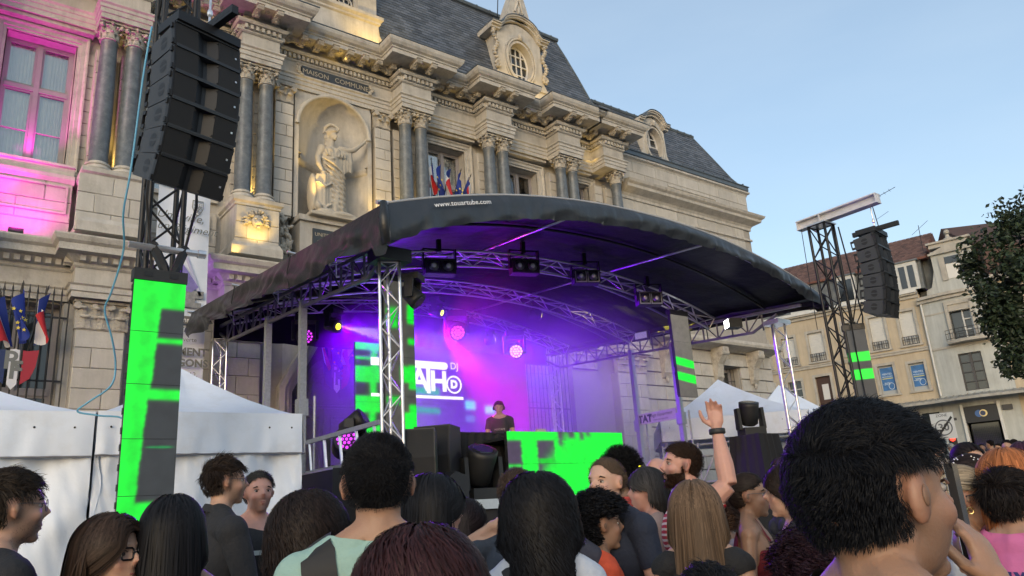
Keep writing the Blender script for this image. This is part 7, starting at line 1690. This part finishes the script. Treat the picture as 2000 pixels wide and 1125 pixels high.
        if glasses[0] in('sun','up'):
            for q in (-1,1): e=MB(); e.ell(hp(gx-.002,q*.033,.004+up),(.002*hs,.022*hs,.019*hs),12,8,RH); e.build('lens',M_acet,go,True)
    t['_']=0; del t['_']
    return dict(t=t,body=body,top=c,hp=hp,s=s,H=H,hc=hc,bvh=None,hs=hs,RH=RH)
def strip_mesh(P,Wd,side,name,m,parent,var,strand_taper=True):
    """P: (n,k,3) strand points, side: (n,k,3), Wd width"""
    n,k,_=P.shape; tp=np.ones(k); tp[-1]=.15; tp[-2]=.7
    a=P-side*(Wd*tp)[None,:,None]*.5; b=P+side*(Wd*tp)[None,:,None]*.5
    Vv=np.stack([a,b],2).reshape(-1,3); base=(np.arange(n)*k*2)[:,None]; j=np.arange(k-1)[None,:]*2; q=base+j
    F=np.stack([q,q+1,q+3,q+2],-1).reshape(-1,4)
    me=bpy.data.meshes.new(name); me.vertices.add(len(Vv)); me.vertices.foreach_set('co',Vv.ravel()); me.loops.add(F.size); me.loops.foreach_set('vertex_index',F.ravel().astype(np.int32)); me.polygons.add(len(F)); me.polygons.foreach_set('loop_start',np.arange(0,F.size,4,dtype=np.int32)); me.update(calc_edges=True); me.validate()
    at_=me.attributes.new('var','FLOAT','FACE'); at_.data.foreach_set('value',np.repeat(var,k-1).astype(np.float32)); me.materials.append(m)
    me.polygons.foreach_set('use_smooth',np.ones(len(F),dtype=bool)); return stuff(put(name,me,parent))
def fuzz(t,V,Nn,mask,L_,m,n,name,down=.3,width=.002):
    idx=np.where(mask)[0]
    if len(idx)<3: return
    k=rng.choice(idx,n); p=V[k]+rng.normal(0,.003,(n,3)); d=Nn[k]+rng.normal(0,.35,(n,3)); d[:,2]-=down; d/=np.linalg.norm(d,axis=1)[:,None]
    P=np.stack([p,p+d*L_*.5,p+d*L_*rng.uniform(.7,1.3,(n,1))],1); sd=np.cross(d,rng.normal(0,1,(n,3))); sd/=np.linalg.norm(sd,axis=1)[:,None]; strip_mesh(P,width,np.repeat(sd[:,None,:],3,1),name,m,t,rng.random(n))
def strands(t,V,Nn,hmask,HL,hp,hc,hs,s,RH,hair,th,hm,w,fancy):
    hk=hair[0]; L_=hair[2] if len(hair)>2 and hair[2] else {'buzz':.006,'short':.032,'fade':.014,'long':.5,'bob':.24,'curly':.07,'afro':.05,'bun':.12,'pony':.12,'mop':.045}[hk]
    n={'buzz':2600,'short':4200,'fade':3600,'long':2600,'bob':2200,'curly':3000,'afro':2600,'bun':1800,'pony':1800,'mop':4200}[hk]
    if fancy: n=int(n*(4.5 if hk in('short','fade') else 2.6))
    k={'buzz':3,'short':4,'fade':3,'long':16,'bob':10,'curly':9,'afro':6,'bun':6,'pony':7,'mop':5}[hk]
    wd={'buzz':.0015,'short':.0020,'fade':.0018,'long':.0055,'bob':.005,'curly':.0035,'afro':.003,'bun':.004,'pony':.004,'mop':.0026}[hk]*(1 if not fancy else (.42 if hk in('short','fade') else .6))
    curl={'curly':.011,'afro':.010}.get(hk,0)
    if len(hair)>4 and hair[4]: curl=hair[4]
    idx=np.where(hmask)[0]
    if len(idx)<10: return
    if hk in('long','bob') : wgt=np.clip(HL[idx,2]+.09,.03,None); wgt/=wgt.sum(); r=rng.choice(idx,n,p=wgt)
    else: r=rng.choice(idx,n)
    nrm=Nn[r]; p=V[r]+nrm*(th*(1.12 if hk not in('curly','afro') else .5)*hs)+rng.normal(0,.0025,(n,3)); hl=HL[r]; RHa=np.array(RH)
    if hk in('long','bob'):
        bk=np.clip((.03-hl[:,0])/.06,0,1); d0=np.stack([-.35-.75*(1-bk),np.sign(hl[:,1]+1e-4)*.9*(1-bk)+hl[:,1]*5*bk,.15-.75*bk],1)
    elif hk in('bun','pony'): tgt=np.array([-.10,0,.03 if hk=='bun' else .02]); d0=tgt[None]-hl; 
    elif hk in('short','mop','fade'): d0=np.stack([np.full(n,.55 if hk!='mop' else .3)*np.where(hl[:,2]>.03,1,-.1),hl[:,1]*3+.15,np.where(hl[:,2]>.05,.2,-.9)],1)
    else: d0=hl/np.linalg.norm(hl,axis=1)[:,None]
    d=d0@RHa.T; d-=nrm*np.sum(d*nrm,1)[:,None]*.9; d/=np.linalg.norm(d,axis=1)[:,None]+1e-9
    cl0=np.floor(hl[:,0]*35)+7*np.floor(hl[:,1]*35)+13*np.floor(hl[:,2]*35); cl0=np.abs(cl0); clx0=rng.normal(0,1,(60,3))
    if hk in('buzz','short','fade','mop','curly','afro'): d=d*.95+nrm*({'buzz':.5,'short':.10,'fade':.16,'mop':.12,'curly':.9,'afro':1.6}[hk])+rng.normal(0,.18 if hk!='mop' else .22,(n,3))+(clx0[(cl0*9).astype(int)%60]*.35)
    d/=np.linalg.norm(d,axis=1)[:,None]
    ln=L_*rng.uniform(.7 if hk not in('long','bob') else .86,1.08,n); ds=(ln/(k-1))[:,None]
    lift=rng.uniform(.0,1,n)
    C=[(np.array(hp(-.012,0,.018)),np.array([.103,.083,.10])*hs,.008 if hk in('long','bob') else .005),(np.array(hp(.035,0,-.03)),np.array([.072,.070,.10])*hs,.004),(np.array(hp(-.01,0,-.13)),np.array([.06,.06,.12])*hs,.004),
       (np.array([0,0,1.33*s]),np.array([.135,.20*w,.165])*s,.015),(np.array([0,0,1.13*s]),np.array([.125,.165,.2])*s,.01)]
    if hk in('short','mop','fade','curly'): ln=ln*np.interp(hl[:,2],[-.09,0,.05],[.22,.45,1.0]); ds=(ln/(k-1))[:,None]
    RHi_=np.array(RH.inverted()); hcA=np.array(hc)
    P=[p.copy()]; grav={'long':1.0,'bob':.8,'curly':.22,'afro':.0,'short':.22,'mop':.26,'fade':.0,'buzz':0,'bun':0,'pony':0}[hk]
    cl=(rng.integers(0,60,n))*1.7; clx=rng.normal(0,.10,(200,3))
    for i in range(k-1):
        d=d+np.array([0,0,-grav])+ (clx[(cl).astype(int)%200]*(.5 if hk in('long','bob') else .0)); d/=np.linalg.norm(d,axis=1)[:,None]
        if hk in('bun','pony') : 
            q=np.array(hp(-.10,0,.03))-p; q/=np.linalg.norm(q,axis=1)[:,None]+1e-6; d=d*.4+q*.6
        if hk in('long','bob'):
            pl=((p-hcA)@RHi_.T)/hs; fw=((pl[:,0]>.005)&(pl[:,2]<.05)); d[fw]+=(np.array([-1.1,0,0])@RHa.T); below=pl[:,2]<-.06; d[below,1]-=(np.sign(p[below,1])*np.maximum(np.abs(p[below,1])-.085,0))*22; d/=np.linalg.norm(d,axis=1)[:,None]
        p=p+d*ds
        for ci,(c,r_,li) in enumerate(C):
            rr=r_[None]+ (li*lift)[:,None]+(th*hs*1.05 if ci==0 else 0); q=(p-c)/rr; l=np.linalg.norm(q,axis=1); k_=l<1
            if k_.any():
                if ci<3: p[k_]=c+(q[k_]/l[k_][:,None])*rr[k_]
                else:
                    qx=np.sqrt(np.clip(1-q[k_,1]**2-q[k_,2]**2,0,1)); sgx=np.where(q[k_,0]>.35,1,-1); p[k_,0]=c[0]+sgx*qx*rr[k_,0]
        P.append(p.copy())
    P=np.stack(P,1)
    if curl:
        ph=rng.random(n)[:,None]*0+ (cl%6.28)[:,None]+rng.normal(0,.5,(n,1)); tt=np.arange(k)[None]*({'long':1.5,'bob':1.3}.get(hk,1.6))+ph; env=np.clip(np.arange(k)/3,0,1)[None]
        P[:,:,0]+=curl*np.cos(tt)*env; P[:,:,1]+=curl*np.sin(tt)*env
    tg=np.gradient(P,axis=1); out=P-np.array([0,0,0]); out=P-np.array(hc)[None,None]; out[:,:,2]*=.3
    sd=np.cross(tg,out); sd/=np.linalg.norm(sd,axis=2)[:,:,None]+1e-9
    if hk in('buzz','short','fade','mop','curly','afro'):
        rd=rng.normal(0,.6,(n,1,3)); sd=sd+rd; sd/=np.linalg.norm(sd,axis=2)[:,:,None]+1e-9
    var=np.clip(.5+.22*np.sin(cl*3)+rng.normal(0,.18,n),0,1)
    strip_mesh(P,wd*(hs if hk!='long' else 1),sd,'hair_strands',hm,t,var)
    if len(hair)>5 and hair[5]:
        m_=260; yy=rng.uniform(-.062,.062,m_); P=[]
        for q in range(6):
            u=q/5; P.append(np.array([hp(.055+.052*math.sin(u*1.5)-.35*y_*y_*6,y_*(1+.12*u),.108-.075*u-.1*y_*y_*8+.004*math.sin(y_*260)) for y_ in yy]))
        P=np.stack(P,1)+rng.normal(0,.002,(m_,1,3)); tg=np.gradient(P,axis=1); out=P-np.array(hc)[None,None]; sd=np.cross(tg,out); sd/=np.linalg.norm(sd,axis=2)[:,:,None]+1e-9
        strip_mesh(P,.005,sd,'fringe',hm,t,rng.random(m_))
def decal(pr,txt,size,m,zc,front=False,yc=0,bold=.0,name='lettering',sc=(1,1)):
    """flat print laid on the cloth at the back (or front) of a person's top"""
    ob=pr['top']; bvh=BVHTree.FromPolygons([v.co for v in ob.data.vertices],[tuple(p.vertices) for p in ob.data.polygons]); me=text_mesh(txt,size,m=m,bold=bold); sgn=1 if front else -1
    bm=bmesh.new(); bm.from_mesh(me); bmesh.ops.triangulate(bm,faces=bm.faces); bmesh.ops.subdivide_edges(bm,edges=[e for e in bm.edges if e.calc_length()>.025],cuts=2); bm.to_mesh(me); bm.free()
    for v in me.vertices:
        yy=v.co.x*sc[0]; zz=v.co.y*sc[1]; yy=yc+(yy if front else -yy); h=bvh.ray_cast(Vector((sgn*.6,yy,zc+zz)),Vector((-sgn,0,0))); xx=h[0].x if h[0] else sgn*.1; v.co=Vector((xx+sgn*.004,yy,zc+zz))
    return put(name,me,pr['t'])
def held(name,label,cat,mb,m,pr,M4):
    o=mb.build(name,m); o.matrix_world=Matrix.Translation(pr['t'].location)@Matrix.Rotation(pr['t'].rotation_euler.z,4,'Z')@M4; tag(o,label,cat); return o
def strap(pr,pts,m,w=.035,name='bag_strap'):
    ob=pr['top']; bvh=BVHTree.FromPolygons([v.co for v in ob.data.vertices],[tuple(p.vertices) for p in ob.data.polygons]); s=pr['s']; rows=[]
    pts=[Vector(p)*s for p in pts]; n=20; P=[]
    for i in range(n+1):
        u=i/n*(len(pts)-1); k=min(int(u),len(pts)-2); q=pts[k].lerp(pts[k+1],u-k); h=bvh.find_nearest(q); P.append((h[0]+h[1]*.008,h[1]) if h[0] else (q,Vector((0,0,1))))
    for i,(p,nn) in enumerate(P):
        d=(P[min(i+1,n)][0]-P[max(i-1,0)][0]).normalized(); sd=d.cross(nn).normalized()*w*.5*s; rows.append([p-sd,p+nn*.003,p+sd])
    mb=MB(); mb.rings(rows,caps=False,closed=False); return mb.build(name,m,pr['t'],True)
BLK_=(.012,.012,.014); DKB=(.02,.014,.011)
def stripe_mat():
    m=bpy.data.materials.new('striped_jersey'); m.use_nodes=True; nt=m.node_tree; N=nt.nodes; L=nt.links; b=N['Principled BSDF']; b.inputs['Roughness'].default_value=.8
    tc=N.new('ShaderNodeTexCoord'); wv=N.new('ShaderNodeTexWave'); wv.bands_direction='Z'; wv.inputs['Scale'].default_value=11.5; wv.inputs['Distortion'].default_value=1.4; wv.inputs['Detail Scale'].default_value=1.0
    r=N.new('ShaderNodeValToRGB'); r.color_ramp.interpolation='CONSTANT'; e=r.color_ramp.elements; e[0].color=(.42,.02,.035,1); e[1].position=.62; e[1].color=(.62,.52,.50,1)
    L.new(tc.outputs['Object'],wv.inputs[0]); L.new(wv.outputs['Fac'],r.inputs[0]); L.new(r.outputs[0],b.inputs['Base Color']); return m
P={}
P['giant']=person('man with thick black hair close to the camera at right, filming with a phone',1.071,0.585,1.736,-24,'tan',top=('tshirt',(.015,.015,.018)),hair=('short',(.006,.0065,.009),.022),vox=.006,fancy=True,stub=1,hs=1.02,neck=1.05,arms={'R':((.23,-.15,1.26),(.245,.06,1.46),((.0,.25,.95),(-.3,.6,0),.7))})
M_ph=mat('phone_body',(.02,.02,.022),.25)
pr=P['giant']; mb=MB(); mb.box(-.006,.006,-.038,.038,-.08,.08); ph=held('smartphone','black smartphone held up before the face of the nearest man','phone',mb,M_ph,pr,Matrix.Translation((.265,.135,1.455))@Matrix.Rotation(R(-48),4,'Z'))
q=MB(); q.box(-.0068,-.0062,-.034,.034,-.075,.075); q.build('screen',emis('phone_screen',(.45,.5,.52),1.0),ph)
P['leftman']=person('man in profile with thin round glasses and moustache at the far left edge',0.260,3.089,1.868,7,'light',top=('tshirt',(.014,.015,.018)),hair=('short',(.022,.016,.012),.045),vox=.009,glasses=('wire',),beard=((.03,.02,.016),.004))
decal(P['leftman'],'TOMMY',.028,M_text_white,1.33,True,yc=.06)
P['girlg']=person('girl with long brown hair and thick square black glasses at lower left',0.535,2.901,1.697,-52,'light','f',top=('tshirt',(.10,.085,.075)),hair=('long',(.035,.022,.016),.42,-.0),vox=.009,glasses=('thick',))
P['blackhair']=person('woman seen from behind with long straight black hair, lower left',0.717,2.862,1.747,80,'tan','f',top=('tank',(.02,.02,.025)),hair=('long',(.008,.008,.010),.50),yaw=10,fancy=False)
P['blackshirt']=person('man in black shirt with glasses turned away, beside the tent',1.298,4.204,2.004,0,'light',top=('shirt',(.012,.014,.018)),hair=('short',(.022,.015,.012),.05),yaw=-8,glasses=('wire',),beard=((.05,.03,.02),.004),arms={'R':((.06,-.25,1.13),(.27,-.12,1.08),((.8,.5,.1),(0,0,1),.6)),'L':((.05,.24,1.14),(.25,.12,1.05),((.8,-.4,.0),(0,0,1),.6))},broad=1.05)
P['crossed']=person('grey bearded man in black t-shirt with crossed arms facing the camera',1.627,4.622,1.965,-80,'pink',top=('tshirt',(.014,.015,.018)),hair=('fade',(.05,.048,.046),.02,.012),beard=((.22,.20,.18),.003),yaw=-14,broad=1.1,arms={'R':((.10,-.24,1.12),(.22,.06,1.17),((.1,.9,.25),(-1,0,0),.5)),'L':((.12,.26,1.16),(.24,.05,1.30),((-.1,-.5,.9),(-1,0,0),.9))})
mb=MB(); mb.box(0,.003,-.13,.10,0,.025); q=mb.build('chest_stripe',mat('pale_print',(.4,.45,.45),.7),P['crossed']['t']); q.location=(.147,0,1.38)
P['updo']=person('woman with messy dark updo held by a claw clip, lower left of centre',0.971,2.304,1.703,47,'tan','f',top=('sleeveless',(.02,.02,.022)),hair=('bob',(.016,.011,.010),.13,0,.006),hpuff=.010,yaw=-15,fancy=True)
pr=P['updo']; mb=MB(); mb.path([tuple(pr['hp'](-.115,.03,.05)),tuple(pr['hp'](-.14,.035,.02)),tuple(pr['hp'](-.13,.03,-.03))],.008,6)
for k in range(4): mb.path([tuple(pr['hp'](-.125,.03,.045-.02*k)),tuple(pr['hp'](-.14,.0,.04-.02*k)),tuple(pr['hp'](-.13,-.02,.035-.02*k))],.004,5)
mb.build('claw_clip',mat('tortoise',(.03,.018,.012),.25),pr['t'])
P['buzz']=person('young man with cropped black hair and mint t-shirt seen from behind',0.949,1.817,1.840,62,'tan',top=('tshirt',(.27,.42,.38)),hair=('fade',(.010,.010,.012),.010),vox=.008,fancy=True,neck=1.06,hpuff=.003)
strap(P['buzz'],[(.02,.13,1.47),(-.06,.14,1.44),(-.14,.13,1.30),(-.15,.12,1.1)],mat('strap_black',(.015,.015,.017),.7),.085,'backpack_strap')
P['mass']=person('short person with wavy reddish brown hair, nearest head at bottom centre',0.672,1.148,1.588,49,'tan','f',top=('tshirt',(.05,.03,.04)),hair=('bob',(.030,.012,.014),.20,0,.007),fancy=True,hpuff=.008,hs=.95)
P['asian']=person('woman with black bob and fringe in profile, right of the mint t-shirt man',1.51,2.48,1.767,0,'fair','f',top=('tshirt',(.02,.02,.024)),hair=('bob',(.010,.010,.014),.26,-.0,0,1),vox=.009)
P['girl2']=person('dark haired child in profile behind the woman with the fringe',2.21,3.33,1.700,-24,'light','f',top=('tshirt',(.05,.05,.07)),hair=('bob',(.014,.010,.012),.2))
P['handhead']=person('man in dark blue top with a hand on his neck, before the LED booth',2.25,2.93,1.826,27,'light',top=('tshirt',(.03,.04,.06)),hair=('fade',(.05,.035,.03),.02),arms={'L':((.05,.36,1.38),(-.06,.10,1.50),((-.3,-.9,.1),(1,0,0),.5))})
P['curlylong']=person('woman with long curly black hair and white t-shirt, seen from behind',1.634,2.022,1.723,51,'olive','f',top=('tshirt',(.50,.54,.62)),hair=('long',(.008,.008,.009),.46,0,.014),hpuff=.012,fancy=True)
strap(P['curlylong'],[(.03,.12,1.47),(-.10,.09,1.40),(-.14,0,1.27),(-.13,-.13,1.08)],mat('strap_black'),.035)
P['turq']=person('person with turquoise hair half hidden behind the curly haired woman',2.315,2.757,1.741,49,'fair','f',top=('tshirt',(.05,.05,.07)),hair=('long',(.03,.22,.28),.25))
P['bald']=person('smiling man with shaved head and navy polo shirt, centre right',2.71,2.80,1.842,176,'fair',top=('polo',(.016,.022,.042)),hair=('buzz',(.10,.07,.05),.004,.02),vox=.009,yaw=12,broad=1.1,beard=None)
strap(P['bald'],[(.05,.15,1.45),(.13,.05,1.32),(.14,-.08,1.15)],mat('strap_black'),.04)
P['boy']=person('boy with curly black hair and orange t-shirt in profile',2.530,2.700,1.664,-28,'olive',top=('tshirt',(.60,.085,.035)),hair=('curly',(.008,.008,.009),.05),vox=.009,hs=.95,broad=.85)
P['afro']=person('person with black puff hair and red patterned shirt before the booth',3.83,3.81,1.962,45,'brown','f',top=('tshirt',(.45,.05,.03),mat('red_pattern',(.40,.05,.04),.8,var=.75,vscale=26)),hair=('afro',(.006,.006,.007),.05),hs=.92)
P['bob']=person('older woman with short dark grey hair in profile facing left',3.502,3.283,1.826,138,'pink','f',top=('tshirt',(.30,.22,.20)),hair=('bob',(.035,.033,.034),.16))
P['baldpink']=person('bald man seen from behind beside the grey haired woman',4.14,3.77,1.920,22,'pink',top=('tshirt',(.25,.05,.05)),hair=('bald',(.1,.1,.1)))
P['beard']=person('bearded man in red and white striped shirt raising one arm high',3.271,2.791,1.936,139,'pink',top=('tshirt',(.4,.02,.03),stripe_mat()),hair=('fade',(.030,.018,.013),.016),vox=.0058,beard=((.032,.016,.011),.016),broad=1.16,yaw=8,pitch=-6,neck=1.15,arms={'L':((-.16,.26,1.52),(-.15,.22,1.79),((-.02,.05,1),(.25,.9,0),.45))})
pr=P['beard']; s_=pr['s']; mb=MB(); mb.lathe([(.036*s_,-.014),(.040*s_,-.01),(.040*s_,.01),(.036*s_,.014)],(-.15*s_,.222*s_,1.775*s_),18); mb.build('watch',M_blackp,pr['t'],True)
P['blonde']=person('woman with long straight light brown hair and black sleeveless top',2.450,2.058,1.692,35,'light','f',top=('sleeveless',(.013,.013,.015)),hair=('long',(.115,.075,.048),.50),fancy=True)
P['redtop']=person('woman with glasses and dark red camisole, hair tied back, facing right',3.703,2.729,1.756,-60,'olive','f',top=('tank',(.16,.012,.018)),hair=('pony',(.020,.014,.012),.14),glasses=('wire',),yaw=0,vox=.009)
P['bangs']=person('woman with wavy dark hair and fringe in black t-shirt facing left',3.414,2.270,1.760,126,'fair','f',top=('long',(.013,.013,.016)),hair=('bob',(.022,.014,.014),.28,0,.008,1),vox=.009,arms={'R':((.1,-.22,1.1),(.22,-.05,1.0),((.8,.5,0),(0,0,1),.6))})
P['sunhead']=person('woman with sunglasses pushed up on her hair behind the fringe woman',4.992,3.329,1.893,150,'light','f',top=('tshirt',(.03,.03,.04)),hair=('bun',(.03,.02,.02)),glasses=('up',))
P['baby']=person('fair haired child in a white frilly top held near the striped shirt man',3.843,3.040,1.633,70,'fair','f',top=('long',(.45,.42,.52)),hair=('curly',(.13,.08,.06),.03),hs=.85,broad=.8)
P['darkcurl']=person('child with dark purple curly hair at the bottom, left of the nearest man',2.600,1.689,1.451,33,'brown','f',top=('tank',(.10,.08,.08)),hair=('curly',(.022,.010,.016),.07),hs=.95,broad=.85,hpuff=.01)
P['bottom']=person('dark haired head just showing at the bottom edge right of centre',1.690,1.409,1.459,40,'tan',top=('tshirt',(.04,.04,.05)),hair=('short',(.010,.010,.013)),hs=.98,broad=.9)
P['bun']=person('woman with slicked blonde hair, sunglasses and white vest at right',3.30,1.43,1.688,-60,'tan','f',top=('tank',(.55,.56,.60)),hair=('bun',(.26,.21,.15)),glasses=('sun',),vox=.009)
P['braid']=person('woman with dark hair slicked back and studded with small pearls',4.06,1.69,1.753,-70,'light','f',top=('tank',(.05,.05,.06)),hair=('pony',(.018,.012,.012)))
pr=P['braid']
mb=MB()
for k in range(16):
    a=random.uniform(-.8,1.2); b=random.uniform(-.9,-.1); mb.ell(pr['hp'](-.014+.108*math.sin(a)*.9,.088*math.sin(b),.03+.104*math.cos(a)*math.cos(b)),(.0035,.0035,.0035),6,4)
stuff(mb.build('hair_pearls',mat('pearl',(.8,.8,.8),.2),pr['t']))
for nm in ('bun','braid'):
    pr=P[nm]; mb=MB(); mb.path([tuple(pr['hp'](-.004+.01*math.cos(a),-.088,-.045+.012*math.sin(a))) for a in np.linspace(0,2*PI,12)],.0025,5); mb.build('earring',mat('gold',(.7,.5,.2),.25,.9),pr['t'])
P['dark3']=person('dark haired woman looking towards the camera behind the pearl haired woman',5.08,2.12,1.859,-120,'light','f',top=('tshirt',(.05,.03,.06)),hair=('pony',(.012,.010,.012)))
jm=mat('pink_jersey',(.62,.16,.36),.7,var=.12,vscale=6,bump=.002,bscale=60)
P['jersey']=person('boy in pink football jersey with blue lettering, seen from behind',3.272,1.244,1.668,-9,'light',top=('jersey',(.6,.15,.35),jm),hair=('short',(.013,.010,.010),.055),yaw=-18,glasses=('thick',),vox=.009,broad=1.0,hs=.98)
jb=mat('jersey_blue',(.03,.03,.16),.6); decal(P['jersey'],'LAMINE YAMAL',.062,jb,1.16,bold=.004,sc=(.80,1.15)); decal(P['jersey'],'10',.20,jb,1.00,bold=.01)
P['orange']=person('person with ginger orange hair between the pearl haired woman and jersey boy',3.369,1.270,1.718,1,'pink','f',top=('tshirt',(.2,.08,.12)),hair=('bob',(.34,.12,.045),.16),hpuff=.008)
P['purp']=person('person with dark hair cut by the right photo edge behind the jersey boy',6.12,2.18,1.864,20,'light','f',top=('tshirt',(.1,.05,.12)),hair=('bob',(.05,.02,.04)))
FAR=[(20.09,8.97,2.669,-36,(.16,.22,.27),'man in grey blue t-shirt walking near the speed sign'),(22.37,8.71,2.70,81,(.5,.52,.58),'man in white t-shirt and dark cap before the shop grille'),(14.06,5.23,2.272,190,(.3,.28,.32),'man with dark glasses facing the camera in the distance at right'),(16.91,6.16,2.403,20,(.05,.05,.06),'dark haired distant person left of the photo edge'),
(23.86,10.34,2.79,63,(.5,.5,.5),'distant person in white cap under the red traffic light'),(22.23,9.04,2.604,22,(.25,.04,.05),'distant person in dark red before the shop grille'),(18.22,8.25,2.514,54,(.4,.36,.35),'distant woman in pale top beside the nearest man'),(22.58,8.12,2.609,40,(.04,.04,.05),'distant person in black close to the right photo edge'),
(25.08,10.01,2.741,202,(.12,.03,.03),'distant person in dark clothes between the shop windows'),(21.49,8.20,2.549,171,(.35,.35,.38),'distant person in light grey left of the dark cap man')]
for i,(x,y,z,a,c,lab) in enumerate(FAR): person(lab,x,y,z,a,'light' if i%2 else 'tan',top=('tshirt',c),hair=('short',(.015,.012,.012)) if i!=4 else ('short',(.5,.5,.5)),low=True,group='distant passers-by')
dj=person('DJ in black t-shirt with headphones standing behind the booth on stage',8.75,11.8,3.72,-130,'light',top=('tshirt',(.012,.012,.014)),hair=('short',(.012,.010,.010)),z0=1.86,yaw=8,pitch=12,arms={'R':((.08,-.24,1.14),(.30,-.16,1.03)),'L':((.08,.24,1.14),(.30,.16,1.03))},vox=.014)
mb=MB(); mb.path([tuple(dj['hp'](-.02,.10*math.cos(a),.125*math.sin(a))) for a in np.linspace(0,PI,14)],.009,6); 
for q in (-1,1): mb.ell(dj['hp'](-.01,q*.1,-.01),(.035,.022,.04),10,8)
mb.build('headphones',M_blackp,dj['t']); decal(dj,'MIXTAPE',.05,mat('grey_print',(.4,.4,.4),.7),1.3,True)
mb=MB(); mb.box(-.06,.06,-.02,.02,-.012,.012); held('small_camera','small black phone held in the hands of the fringe woman','phone',mb,M_ph,P['bangs'],Matrix.Translation((.32,-.02,1.0)))

# ------------------------------------------------------------------ pieces that can be picked apart become objects of their own
def islands(o):
    me=o.data; n=len(me.vertices); p=list(range(n))
    def find(a):
        while p[a]!=a: p[a]=p[p[a]]; a=p[a]
        return a
    for e in me.edges:
        a,b=find(e.vertices[0]),find(e.vertices[1])
        if a!=b: p[a]=b
    g={}
    for q in me.polygons: g.setdefault(find(q.vertices[0]),[]).append(q.index)
    return list(g.values())
SPLIT=('grille','soffit_band','apron_panel','door_spandrel','window_grille','pilaster_respond','window_jamb','opening_jamb','french_window_trim','slot','logo_letter_stem','wall','buttress','plaque_bracket','lightning_rod','wing_wall','printed_tank','lower_chord','hair_pearls_','rigging','star','pavilion_cornice')
for o in list(bpy.data.objects):
    if o.type!='MESH' or o.name.split('.')[0] not in SPLIT or o.parent is None or o.get('kind'): continue
    isl=islands(o)
    if not 1<len(isl)<=60: continue
    me=o.data; groups=isl; objs=[]
    for k,fs in enumerate(groups):
        used=sorted({v for f in fs for v in me.polygons[f].vertices}); ix={v:i for i,v in enumerate(used)}
        m2=bpy.data.meshes.new(me.name); m2.from_pydata([me.vertices[v].co[:] for v in used],[],[tuple(ix[v] for v in me.polygons[f].vertices) for f in fs]); m2.materials.append(me.materials[0])
        objs.append(m2)
    o.data=objs[0]
    for m2 in objs[1:]:
        c=bpy.data.objects.new(o.name.split('.')[0],m2); COL.objects.link(c); c.parent=o.parent; c.matrix_local=o.matrix_local.copy()
